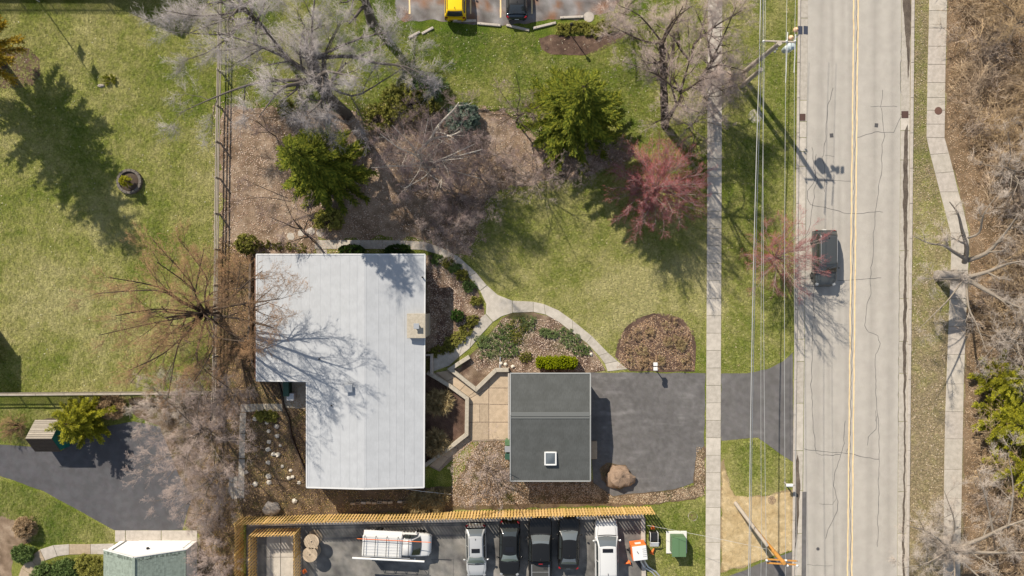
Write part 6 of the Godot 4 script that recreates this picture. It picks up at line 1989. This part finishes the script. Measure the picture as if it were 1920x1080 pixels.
	var yc := [[893, 565, 0.4], [888, 600, 0.5], [874, 618, 0.5], [862, 632, 0.6], [848, 640, 0.55], [840, 652, 0.5], [822, 657, 0.5], [812, 664, 0.45]]
	for i in yc.size():
		var e: Array = yc[i]
		shrub("border_plant", P(e[0], e[1]), Vector3(e[2], 0.3, e[2] * 0.8), 70, 70 + i, yel if i in [3, 4] else olive, 0.26, bk, "%s border plant from the top along the walk right of the chimney" % ORD[i], "plant", "border plants along the walk", 0.1)
	var ev := [[820, 486], [838, 492], [852, 502], [866, 516], [880, 536]]
	for i in ev.size(): shrub("border_plant", P(ev[i][0], ev[i][1]), Vector3(0.5, 0.3, 0.4), 90, 80 + i, [fern, olive][i % 2], 0.26, bk, "%s green border plant from the top along the walk's upper bend" % ORD[i], "plant", "border plants at the upper bend", 0.1)
	# dry perennials in the round mulch bed
	var rs := RandomNumberGenerator.new()
	rs.seed = 5
	var poly := G([1162, 668, 1166, 642, 1180, 618, 1225, 597, 1275, 604, 1294, 625, 1298, 688, 1180, 688])
	var k := 0
	while k < 26:
		var q := Vector2(rs.randf_range(9, 15.5), rs.randf_range(2.4, 6.9))
		if not Geometry2D.is_point_in_polygon(q, poly): continue
		shrub("dry_perennial", Vector3(q.x, 0, q.y), Vector3(0.45, 0.26, 0.45) * rs.randf_range(0.5, 1.3), rs.randi_range(5, 16), 100 + k, dry if k % 3 else gras, rs.randf_range(0.18, 0.32), bk, "dry orange-brown perennial in the half-round mulch bed", "plant", "dry perennials in the mulch bed", 0.1)
		k += 1
	for e in [[498, 778, 0.9, 0.3, 140, "lime-green low plant below the side path"]]:
		shrub("border_plant", P(e[0] + 4, e[1] + 2), Vector3(0.95, 0.3, 0.35), 160, e[4], yel, 0.3, bk, e[5], "plant", "", 0.2)
	for e in [[500, 458, 141], [520, 462, 142], [548, 462, 143], [566, 466, 144]]:
		shrub("border_plant", P(e[0], e[1]), Vector3(0.35, 0.2, 0.3), 26, e[2], olive, 0.24, bk, "%s olive plant from the left against the roof's top left edge" % ORD[e[2] - 141], "plant", "olive plants by the roof edge", 0.1)
	# grass tufts and moss by the upper car park
	for e in [[1060, 55, 145], [1085, 52, 146], [1110, 58, 147], [1140, 50, 148]]:
		shrub("grass_tuft", P(e[0], e[1]), Vector3(0.9, 0.2, 0.5), 120, e[2], yel, 0.25, bk, "%s weed clump from the left beside the upper car park" % ORD[e[2] - 145], "plant", "weeds by the upper car park", 0.1)
	# brushwood beyond the right sidewalk: one tangled mass
	var r := RandomNumberGenerator.new()
	r.seed = 31
	for v in 2:
		var xf := []
		var cols := []
		for i in 3600:
			var p := P(r.randf_range(1785, 1975), r.randf_range(-40, 1110), 0.0)
			var px := p.x * S + 960
			var py := p.z * S + 540
			var edge := 1782.0 if py < 260 else (1830.0 if py < 720 else 1816.0)
			if px < edge + r.randf() * 25: continue
			if py > 640 and r.randf() < 0.5: continue
			if nn(p.x, p.z, 0.25, 400) < r.randf() * 0.6: continue
			var heading := TAU * nn(p.x, p.z, 0.12, 900) * 2.0 + r.randf_range(-.7, .7)
			var d := Vector3(cos(heading), r.randf_range(0.0, 0.7), sin(heading))
			xf.append(Transform3D(facing(d, r.randf() * TAU, Vector3(1, 1.5, 1) * r.randf_range(0.9, 2.2)), p + Vector3(0, r.randf_range(0.1, 1.8), 0)))
			var t := r.randf_range(0.65, 1.3)
			var gy := clampf(nn(p.x, p.z, 0.2, 620) * 2.0 - 0.6, 0.0, 1.0)
			cols.append(Color(t, t, t).lerp(Color(t * 0.9, t * 1.0, t * 1.4), gy))
		tag(copies("brushwood", mats.tw_tan[v], xf, cols, self), "tangled tan brushwood beyond the right sidewalk", "brushwood", "brushwood", "stuff")

const ORD := ["first", "second", "third", "fourth", "fifth", "sixth", "seventh", "eighth", "ninth", "tenth", "eleventh", "twelfth", "thirteenth", "fourteenth", "fifteenth", "sixteenth", "seventeenth", "eighteenth", "nineteenth", "twentieth", "lowest"]

func rock(called: String, at: Vector3, s: Vector3, sd: int, m: Material, label: String, cat: String, group := "") -> Node3D:
	var n := FastNoiseLite.new()
	n.seed = sd
	n.frequency = 0.9
	var b := B.new()
	var rows := []
	for i in 11:
		var row := []
		var la := PI * (i / 10.0) - PI / 2
		for j in 17:
			var lo := TAU * j / 16.0
			var d := Vector3(cos(la) * cos(lo), sin(la), cos(la) * sin(lo))
			row.append(d * s * (1.0 + 0.5 * n.get_noise_3dv(d * 1.1) + 0.25 * n.get_noise_3dv(d * 3.0) + 0.12 * n.get_noise_3dv(d * 7.0)))
		rows.append(row)
	b.grid(rows)
	var o := put(b, called, m)
	tag(o, label, cat, group)
	o.position = at + Vector3(0, s.y * 0.45, 0)
	return o

func cable(a: Vector3, d: Vector3, sag: float, r: float, m: Material, label: String) -> void:
	var q := PackedVector3Array()
	var rr := PackedFloat32Array()
	for i in 21:
		var t := i / 20.0
		q.append(a.lerp(d, t) - Vector3(0, sag * 4.0 * t * (1.0 - t), 0))
		rr.append(r)
	var b := B.new()
	b.tube(q, rr, 5)
	tag(put(b, "utility_cable", m), label, "cable", "overhead cables along the road")

func details() -> void:
	var b := B.new()
	# wheel stops of the upper car park
	var ws := [[777, 66, 0.50, "leftmost wheel stop, tilted on the grass"], [802, 58, 0.50, "second wheel stop from the left, on the grass"], [871, 39.5, 0.0, "wheel stop in the yellow car's shadow"], [917, 46.5, -0.09, "wheel stop between the yellow and navy cars"], [971, 52.5, -0.22, "wheel stop in the navy car's shadow"], [1021, 48.5, 0.24, "wheel stop right of the navy car"], [1072, 33, 0.04, "rightmost wheel stop near the manhole"]]
	for w in ws:
		var t := thing("wheel_stop", P(w[0], w[1]) + Vector3(0, 0.014, 0), w[3], "wheel stop", "concrete wheel stops", w[2])
		var ln := 1.1 if w[0] < 810 else 2.0
		b = B.new()
		b.slab(PackedVector2Array([Vector2(-ln / 2, -.11), Vector2(ln / 2, -.11), Vector2(ln / 2, .11), Vector2(-ln / 2, .11)]), 0.0, 0.14, 0.04)
		put(b, "block", mats.kerb, t)
		for s in [-1, 1]:
			b = B.new()
			b.lathe(Vector3(s * ln * 0.36, 0.14, 0), [[0.025, 0.0], [0.025, 0.012], [0.0, 0.016]], 6)
			put(b, "pin", mats.rubber, t)
	# manholes and grates
	for m in [[1759, 208, 0.33, "cast_iron", 0.036, "round rusty manhole cover in the right sidewalk"], [1416, 218, 0.6, "kerb", 0.0, "pale round concrete lid on the verge under the cables"], [1447, 938, 0.36, "cast_iron", 0.02, "round brown manhole lid on the straw blanket"], [1533.5, 1029, 0.14, "tar", 0.012, "small dark valve lid in the road's left lane"], [1104, 32, 0.45, "kerb", 0.016, "round manhole at the upper car park's corner"], [1299, 968, 0.42, "kerb", 0.0, "round drain inlet on the grass by the green box"]]:
		var t := thing("manhole_cover", P(m[0], m[1]) + Vector3(0, m[4], 0), m[5], "manhole cover")
		b = B.new()
		b.lathe(Vector3.ZERO, [[m[2], -0.02], [m[2], 0.012], [m[2] * 0.96, 0.02], [m[2] * 0.88, 0.02], [m[2] * 0.87, 0.012]], 24)
		put(b, "frame", mats[m[3]], t)
		b = B.new()
		b.lathe(Vector3.ZERO, [[m[2] * 0.86, 0.01], [m[2] * 0.84, 0.017], [m[2] * 0.3, 0.017], [0.0, 0.018]], 24)
		put(b, "lid", mats[m[3]] if m[0] != 1299 else mats.cast_iron, t)
	for g in [[1503.5, 220, "left"], [1696.5, 215, "right"]]:
		var t := thing("storm_grate", P(g[0], g[1]) + Vector3(0, 0.022, 0), "rusty storm drain grate in the %s gutter" % g[2], "drain grate")
		b = B.new()
		b.box(Vector3.ZERO, Vector3(0.6, 0.012, 0.6))
		put(b, "pit", mats.black_trim, t)
		for i in 6:
			b = B.new()
			b.box(Vector3(-0.25 + i * 0.1, 0.016, 0), Vector3(0.055, 0.02, 0.58), Basis(), 0.004)
			put(b, "bar", mats.cast_iron, t)
	# stone ring with a small conifer
	var fr := thing("stone_ring", P(245, 341), "round stone planter ring on the left lawn", "planter")
	for i in 16:
		var a := TAU * i / 16
		b = B.new()
		b.box(Vector3.ZERO, Vector3(0.38, 0.4, 0.24), Basis(), 0.03)
		var s := put(b, "stone", mats.old_stone, fr)
		s.position = Vector3(cos(a) * 0.94, 0.18, sin(a) * 0.94)
		s.rotation.y = -a + PI / 2
	b = B.new()
	b.lathe(Vector3.ZERO, [[0.84, 0.0], [0.84, 0.2], [0.4, 0.24], [0.0, 0.25]], 20)
	put(b, "soil", mats.bark_brown, fr)
	shrub("dwarf_conifer", P(246, 343) + Vector3(0, 0.2, 0), Vector3(0.28, 1.5, 0.28), 160, 400, mats.jn[0], 0.28, mats.bark_brown, "dwarf green conifer growing in the stone ring", "shrub", "", 0.4)
	# flagpole beyond the fence, with two flags
	var fp := thing("flagpole", P(74, 3), "flagpole with two flags at the top left border", "flagpole")
	b = B.new()
	b.tube(PackedVector3Array([Vector3.ZERO, Vector3(0, 7.2, 0)]), PackedFloat32Array([0.05, 0.03]), 8)
	put(b, "pole", mats.white_metal, fp)
	for e in [[6.9, 1.5, "tail_glass"], [5.2, 1.6, "navy_paint"]]:
		b = B.new()
		var rows := []
		for i in 5:
			var row := []
			for j in 9: row.append(Vector3(0.05 + j * 0.10 + 0.02 * i, e[0] - i * 0.22 - j * 0.09, 0.12 * sin(j * 0.9)))
			rows.append(row)
		b.grid(rows)
		put(b, "flag", mats[e[2]], fp)
	rock("garden_stone", P(190, 161), Vector3(0.3, 0.12, 0.14), 3, mats.stone, "pale stone beside a green tuft on the left lawn", "stone")
	shrub("grass_tuft", P(208, 150), Vector3(0.55, 0.2, 0.5), 60, 401, mats.jn[1], 0.3, mats.bark_brown, "dark green tuft beside a pale stone on the left lawn", "plant", "", 0.1)
	# boulder on the drive, pale boulder, white stones
	rock("boulder", P(1160, 893), Vector3(1.2, 0.6, 0.95), 8, mats.boulder, "big tan boulder at the corner of the driveway", "boulder")
	sheet("leaf_mat", G([1124, 878, 1138, 868, 1172, 872, 1186, 890, 1182, 908, 1160, 918, 1142, 912, 1128, 898]), 0.022, mats.litter, yard_col, 0.2, 0.12)
	rock("boulder", P(511, 953), Vector3(0.75, 0.35, 0.6), 9, mats.stone, "whitish boulder above the yellow fence's left part", "boulder")
	var st := [[479, 785, 0.2], [501, 792, 0.16], [519, 799, 0.19], [504, 808, 0.16], [520, 817, 0.18], [505, 828, 0.17], [526, 835, 0.12], [503, 842, 0.2], [513, 851, 0.18], [521, 852, 0.2], [503, 867, 0.18], [530, 874, 0.13], [545, 882, 0.13], [462, 885, 0.16], [504, 892, 0.22], [549, 894, 0.14], [542, 896, 0.17], [505, 904, 0.2], [561, 905, 0.15], [480, 907, 0.22], [553, 939, 0.2]]
	for i in st.size():
		rock("white_stone", P(st[i][0], st[i][1]), Vector3(st[i][2] * 1.1, st[i][2] * 0.8, st[i][2]), 20 + i, plain("quartz", lin(.56, .51, .43), 0.85), "%s whitish stone from the top in the side yard left of the house" % ORD[i], "stone", "white stones in the side yard")
	for i in 4:
		var e: Array = [[948, 683], [962, 687], [939, 681], [1108, 664]][i]
		rock("white_stone", P(e[0], e[1]), Vector3(.16, .12, .14), 60 + i, plain("quartz", lin(.56, .51, .43), 0.85), ["whitish stone above the garage roof, middle of three", "whitish stone above the garage roof, nearest the dark pipe", "whitish stone above the garage roof, leftmost of three", "whitish stone on the bed edge of the right walk"][i], "stone")
	for i in 11:
		var x := 662.0 + i * 10.0 + (8.0 if i > 7 else 0.0)
		b = B.new()
		var hol: bool = i % 4 == 1
		if hol:
			for q in [[0, -.085, .39, .03], [0, .085, .39, .03], [-.18, 0, .03, .14], [0, 0, .03, .14], [.18, 0, .03, .14]]: b.box(Vector3(q[0], 0.1, q[1]), Vector3(q[2], 0.2, q[3]))
		else: b.box(Vector3(0, 0.1, 0), Vector3(0.40, 0.19, 0.2), Basis(), 0.015)
		var o := put(b, "concrete_block", [mats.patio1, mats.patio2, mats.kerb][i % 3])
		o.position = P(x, 943.0 - 0.02 * (x - 660) + rng.randf_range(-1, 1))
		o.rotation.y = rng.randf_range(-.15, .15)
		tag(o, "%s loose concrete block from the left below the white roof" % ORD[i], "concrete block", "row of concrete blocks")
	# air conditioner and green bench box
	var ac := thing("air_conditioner", P(549, 742), "white air conditioner in the recess of the white-roofed house", "air conditioner")
	b = B.new()
	b.box(Vector3(0, 0.42, 0), Vector3(0.62, 0.84, 0.62), Basis(), 0.04)
	put(b, "case", mats.white_metal, ac)
	for i in 5:
		b = B.new()
		b.box(Vector3(0, 0.853, -0.2 + i * 0.1), Vector3(0.46, 0.018, 0.03), Basis(), 0.004)
		put(b, "grille_bar", mats.steel, ac)
	b = B.new()
	b.box(Vector3.ZERO, Vector3(0.5, 1.0, 1.5), Basis(), 0.03)
	var bx := put(b, "storage_box", mats.dark_green)
	bx.position = P(542, 724) + Vector3(0, 0.5, 0)
	tag(bx, "dark green box beside the white air conditioner", "box")
	# bins beside the garage
	for e in [[953.5, 826, "green_paint", "upper green bin against the garage's left wall", 0.0], [953, 838, "steel", "grey bin between two green bins", 0.0], [953.5, 852, "dark_green", "lower dark green bin against the garage's left wall", 0.0]]:
		var t := thing("wheelie_bin", P(e[0], e[1]), e[3], "bin", "bins beside the garage")
		b = B.new()
		b.box(Vector3(0, 0.5, 0), Vector3(0.5, 0.95, 0.45), Basis(), 0.04)
		put(b, "body", mats[e[2]], t)
		b = B.new()
		b.box(Vector3(-0.02, 1.0, 0), Vector3(0.56, 0.06, 0.5), Basis(Vector3.BACK, 0.06), 0.02)
		put(b, "lid", mats[e[2]], t)
	# post lantern and mailbox post by the drive
	var lp := thing("post_lantern", P(1223, 684), "white-topped post lantern in the half-round mulch bed", "lantern")
	b = B.new()
	b.tube(PackedVector3Array([Vector3.ZERO, Vector3(0, 1.5, 0)]), PackedFloat32Array([0.05, 0.045]), 8)
	put(b, "post", mats.black_trim, lp)
	for s in [-1, 1]:
		b = B.new()
		b.box(Vector3(0, 1.55, s * 0.19), Vector3(0.34, 0.28, 0.3), Basis(), 0.03)
		put(b, "lantern_box", mats.white_metal, lp)
	var bp := thing("lamp_post", P(1068, 62), "thin dark lamp post in the upper mulch bed", "lamp post")
	b = B.new()
	b.tube(PackedVector3Array([Vector3.ZERO, Vector3(0, 2.1, 0)]), PackedFloat32Array([0.045, 0.04]), 8)
	put(b, "post", mats.black_trim, bp)
	b = B.new()
	b.lathe(Vector3(0, 2.1, 0), [[0.05, 0.0], [0.14, 0.06], [0.14, 0.3], [0.02, 0.42], [0.0, 0.42]], 8)
	put(b, "lantern", mats.black_trim, bp)
	b = B.new()
	b.bar(P(938, 669, 0.1), P(937, 695, 0.1), 0.1, 0.08, 0.02)
	tag(put(b, "downpipe", mats.steel), "grey pipe on the ground above the garage roof", "pipe")
	# cable spools
	for e in [[591, 1007, 0.5, "upper wooden cable spool beside the fenced pad"], [588, 1031, 0.8, "lower wooden cable spool beside the fenced pad"]]:
		var t := thing("cable_spool", P(e[0], e[1]) + Vector3(0, 0.014, 0), e[3], "cable spool", "wooden cable spools", e[2])
		for y in [0.0, 1.22]:
			for i in 7:
				var x := -0.54 + i * 0.18
				var hw := sqrt(maxf(0.02, 0.63 * 0.63 - x * x))
				var x0 := x - 0.086
				var x1 := x + 0.086
				var h0 := sqrt(maxf(0.01, 0.63 * 0.63 - x0 * x0))
				var h1 := sqrt(maxf(0.01, 0.63 * 0.63 - x1 * x1))
				b = B.new()
				b.slab(PackedVector2Array([Vector2(x0, -h0), Vector2(x, -hw), Vector2(x1, -h1), Vector2(x1, h1), Vector2(x, hw), Vector2(x0, h0)]), y, y + 0.06 + (i % 2) * 0.004, 0.006)
				put(b, "plank", mats["patio%d" % (rng.randi() % 4)], t)
		b = B.new()
		b.lathe(Vector3.ZERO, [[0.3, 0.06], [0.3, 1.22]], 18)
		put(b, "drum", mats.patio1, t)
		b = B.new()
		b.lathe(Vector3(0, 1.285, 0), [[0.06, 0.0], [0.06, 0.012], [0.0, 0.014]], 10)
		put(b, "hub", mats.black_trim, t)
		for k in 4:
			b = B.new()
			b.lathe(Vector3(cos(k * PI / 2) * 0.24, 1.285, sin(k * PI / 2) * 0.24), [[0.025, 0.0], [0.025, 0.012], [0.0, 0.014]], 6)
			put(b, "bolt", mats.black_trim, t)
	# utility cabinet
	var uc := thing("utility_box", P(1268, 1016), "green utility box on a pale concrete pad", "utility box")
	b = B.new()
	b.box(Vector3(0, 0.06, 0), Vector3(1.75, 0.14, 1.9), Basis(), 0.02)
	put(b, "pad", plain("pad_white", lin(.60, .585, .55), 0.8), uc)
	b = B.new()
	b.box(Vector3(0.0, 0.65, -0.02), Vector3(1.15, 1.05, 1.45), Basis(), 0.03)
	put(b, "cabinet", mats.green_paint, uc)
	for s in [-1, 1]:
		b = B.new()
		b.box(Vector3(s * 0.3, 1.2, 0.12), Vector3(0.59, 0.06, 1.55), Basis(), 0.02)
		put(b, "lid", mats.green_paint, uc)
	# orange machine with white top and hoses
	var om := thing("pump_machine", P(1194, 1024), "orange machine with white top and grey hoses by the car park", "machine", "", 0.12)
	b = B.new()
	b.box(Vector3(0, 0.75, 0.1), Vector3(1.25, 1.3, 1.3), Basis(), 0.05)
	put(b, "housing", mats.orange, om)
	b = B.new()
	b.box(Vector3(0.02, 1.45, 0.14), Vector3(1.18, 0.12, 1.2), Basis(), 0.04)
	var top := put(b, "top", mats.white_metal, om)
	for i in 5:
		b = B.new()
		b.box(Vector3(0.4, 1.515, -0.2 + i * 0.16), Vector3(0.3, 0.02, 0.05), Basis(), 0.004)
		put(b, "louvre", mats.silver, top)
	b = B.new()
	b.box(Vector3(-0.15, 1.53, 0.05), Vector3(0.05, 0.05, 0.25), Basis(Vector3.UP, 0.5), 0.01)
	put(b, "handle", mats.black_trim, top)
	b = B.new()
	b.box(Vector3(0.0, 0.95, -0.56), Vector3(0.5, 0.4, 0.02), Basis(), 0.004)
	put(b, "label_plate", mats.plate, om)
	for s in [-1, 1]:
		b = B.new()
		b.lathe(Vector3.ZERO, [[0.1, -0.08], [0.24, -0.08], [0.26, 0.0], [0.24, 0.08], [0.1, 0.08]], 14)
		var wh := put(b, "wheel", mats.rubber, om)
		wh.position = Vector3(s * 0.66, 0.26, 0.2)
		wh.rotation.z = PI / 2
	for s in [0.0, 0.32]:
		b = B.new()
		b.tube(PackedVector3Array([Vector3(0.1 + s, 0.9, 0.72), Vector3(0.15 + s, 0.5, 1.2), Vector3(0.4 + s, 0.15, 1.8), Vector3(1.0 + s, 0.1, 2.3), Vector3(1.6 + s, 0.1, 3.2)]), PackedFloat32Array([.08, .08, .08, .08, .08]), 8)
		put(b, "hose", mats.silver, om)
	# small generator with paper sheet
	var ge := thing("generator", P(1224, 1006), "small black generator with white panel beside the orange machine", "generator")
	b = B.new()
	b.box(Vector3(0, 0.3, -0.1), Vector3(0.75, 0.45, 0.8), Basis(), 0.06)
	put(b, "engine", mats.black_trim, ge)
	for s in [-1, 1]:
		b = B.new()
		b.tube(PackedVector3Array([Vector3(s * 0.32, 0.05, -0.5), Vector3(s * 0.32, 0.75, -0.5), Vector3(s * 0.32, 0.75, 0.35), Vector3(s * 0.32, 0.05, 0.45)]), PackedFloat32Array([.025, .025, .025, .025]), 6)
		put(b, "frame", mats.white_metal, ge)
	b = B.new()
	b.box(Vector3(0.03, 0.62, 0.48), Vector3(0.75, 0.5, 0.04), Basis(Vector3.RIGHT, -1.0), 0.01)
	put(b, "panel", mats.plate, ge)
	b = B.new()
	b.lathe(Vector3(0.25, 0.06, 0.4), [[0.3, 0.0], [0.42, 0.05], [0.3, 0.1], [0.2, 0.05]], 18)
	put(b, "coiled_hose", mats.rubber, ge)
	for e in [[1224, 989, 0.1, "orange traffic cone above the small generator"], [1221, 1036, 1.3, "fallen orange cone right of the orange machine"], [1180, 1053, 1.2, "fallen orange cone left of the orange machine"], [571, 1071, 0.2, "red-orange cone beside the fenced pad"]]:
		var t := thing("traffic_cone", P(e[0], e[1]) + Vector3(0, 0.02 if e[2] < 1 else 0.16, 0), e[3], "traffic cone", "orange cones")
		t.rotation = Vector3(e[2] if e[2] > 1 else 0.0, e[0] * 0.1, 0)
		b = B.new()
		b.box(Vector3(0, 0.015, 0), Vector3(0.34, 0.03, 0.34), Basis(), 0.008)
		put(b, "base", mats.orange, t)
		b = B.new()
		b.lathe(Vector3.ZERO, [[0.13, 0.03], [0.09, 0.25], [0.03, 0.5], [0.0, 0.5]], 12)
		put(b, "cone", mats.orange, t)
	# mailbox by the kerb
	var mb := thing("mailbox", P(1470, 904), "white mailbox by the kerb above the straw", "mailbox")
	b = B.new()
	b.box(Vector3(0, 0.5, 0), Vector3(0.1, 1.0, 0.1), Basis(), 0.01)
	put(b, "post", mats.pole_wood, mb)
	b = B.new()
	b.box(Vector3(0.1, 1.12, 0), Vector3(0.6, 0.24, 0.26), Basis(), 0.06)
	put(b, "box", mats.white_metal, mb)
	# utility poles
	var p1 := thing("utility_pole", P(1390, 139), "tall wooden utility pole with crossarm at the upper right", "utility pole")
	var o := p1.position
	b = B.new()
	b.tube(PackedVector3Array([Vector3(0, -0.1, 0), P(1428, 108, 5) - o, P(1462, 81, 9.5) - o]), PackedFloat32Array([0.21, 0.19, 0.165]), 12)
	put(b, "shaft", mats.pole_wood, p1)
	b = B.new()
	b.bar(P(1430, 76.5, 9.1) - o, P(1492, 79, 9.1) - o, 0.11, 0.13, 0.01)
	put(b, "crossarm", mats.pole_wood, p1)
	for s in [1450, 1474]:
		b = B.new()
		b.bar(P(s, 78, 9.05) - o, P(1461, 84, 8.4) - o, 0.04, 0.02)
		put(b, "brace", mats.steel, p1)
	for s in [1431, 1474, 1490]:
		b = B.new()
		b.lathe(P(s, 78, 9.18) - o, [[0.06, 0.0], [0.09, 0.05], [0.05, 0.1], [0.08, 0.15], [0.0, 0.2]], 8)
		put(b, "insulator", mats.white_metal, p1)
	for e in [[1470, 95, 0.22], [1477, 92, 0.3]]:
		b = B.new()
		b.lathe(P(e[0], e[1], 7.4) - o, [[0.0, 0.0], [e[2], 0.02], [e[2], 0.75], [e[2] * 0.9, 0.85], [0.0, 0.9]], 14)
		put(b, "transformer", plain("transformer_grey", lin(.40, .46, .47), 0.4), p1)
	for e in [[1443, 96], [1452, 98], [1455, 93]]:
		b = B.new()
		b.lathe(P(e[0], e[1], 6.6) - o, [[0.0, 0.0], [0.08, 0.02], [0.08, 0.2], [0.0, 0.25]], 8)
		put(b, "bracket", mats.steel, p1)
	for e in [[1477, 60, 1473, 155], [1492, 64, 1489, 136]]:
		b = B.new()
		b.tube(PackedVector3Array([P(e[0], e[1], 9.2) - o, P(e[2], e[3], 9.0) - o]), PackedFloat32Array([.035, .035]), 6)
		put(b, "line_guard", mats.white_metal, p1)
	var sp := thing("solar_panel", P(1503, 59, 8.8), "dark solar panel pair on an arm over the kerb at the top", "solar panel")
	for s in [-1, 1]:
		b = B.new()
		b.box(Vector3(s * 0.2, 0.3, 0), Vector3(0.36, 0.04, 0.62), Basis(Vector3.BACK, -0.25), 0.008)
		put(b, "panel", plain("solar_cell", lin(.05, .055, .075), 0.15), sp)
	b = B.new()
	b.bar(Vector3(-0.1, 0.1, 0.1), P(1484, 80, 8.6) - sp.position, 0.06, 0.06)
	put(b, "arm", mats.steel, sp)
	for e in [[1492, 56], [1483, 71]]:
		b = B.new()
		b.lathe(P(e[0], e[1], 9.0) - sp.position, [[0.0, -0.2], [0.17, -0.12], [0.2, 0.05], [0.13, 0.2], [0.0, 0.26]], 12)
		put(b, "lamp_head", plain("lamp_shell", lin(.72, .46, .28), 0.5), sp)
	var p2 := thing("pole_stub", P(1390, 162), "short cut-off pole beside the tall upper utility pole", "utility pole")
	b = B.new()
	b.tube(PackedVector3Array([Vector3(0, -0.1, 0), P(1427, 130, 5.4) - p2.position]), PackedFloat32Array([0.19, 0.17]), 12)
	put(b, "shaft", mats.pole_wood, p2)
	var p3 := thing("utility_pole", P(1379, 943), "old grey utility pole at the lower right", "utility pole")
	b = B.new()
	b.tube(PackedVector3Array([Vector3(0, -0.1, 0), P(1408, 982, 4) - p3.position, P(1438, 1022, 8) - p3.position]), PackedFloat32Array([0.17, 0.15, 0.13]), 12)
	put(b, "shaft", mats.pole_wood, p3)
	var p4 := thing("utility_pole", P(1392, 962), "new orange-brown utility pole with crossarm at the lower right", "utility pole")
	o = p4.position
	b = B.new()
	b.tube(PackedVector3Array([Vector3(0, -0.1, 0), P(1430, 1010, 5) - o, P(1470, 1056, 9.6) - o]), PackedFloat32Array([0.18, 0.17, 0.15]), 12)
	put(b, "shaft", mats.pole_new, p4)
	for y in [1048.5, 1055.5]:
		b = B.new()
		b.bar(P(1437, y, 9.2) - o, P(1495, y + 3.5, 9.2) - o, 0.10, 0.12, 0.01)
		put(b, "crossarm", mats.pole_new, p4)
	for s in [[1437, 1050], [1473, 1050], [1476, 1060], [1494, 1060]]:
		b = B.new()
		b.lathe(P(s[0], s[1], 9.3) - o, [[0.06, 0.0], [0.1, 0.05], [0.05, 0.1], [0.09, 0.15], [0.0, 0.2]], 8)
		put(b, "insulator", mats.white_metal, p4)
	var W: Material = mats.wire
	var cs := [[1431, 76.5, 9.3, 1437, 1051, 9.4, 0.3, 0.016, "primary cable nearest the left sidewalk"], [1474, 78, 9.3, 1473, 1052, 9.4, 0.3, 0.016, "middle primary cable over the verge"], [1490, 79, 9.3, 1494, 1060, 9.4, 0.3, 0.014, "primary cable nearest the kerb"],
		[1424, 112, 6.2, 1405, 1000, 6.2, 0.4, 0.034, "thick cable bundle over the verge"], [1428, 112, 5.8, 1408, 1000, 5.8, 0.4, 0.026, "thin cable beside the thick bundle"], [1434, 100, 6.6, 1428, 1015, 6.8, 0.5, 0.014, "lone thin cable right of the bundle"]]
	for c in cs:
		cable(P(c[0], c[1], c[2]), P(c[3], c[4], c[5]), c[6], c[7], W, c[8])
		cable(P(c[0], c[1], c[2]), P(c[0] + 6, c[1] - 260, c[2]), c[6] * 0.2, c[7], W, c[8] + ", short span above the pole")
		cable(P(c[3], c[4], c[5]), P(c[3] - 2, c[4] + 200, c[5]), c[6] * 0.2, c[7], W, c[8] + ", short span below the new pole")
	cable(P(1214, 985, 1.5), P(1440, 1030, 6.0), 0.2, 0.012, W, "thin drop wire crossing the left sidewalk near the bottom")
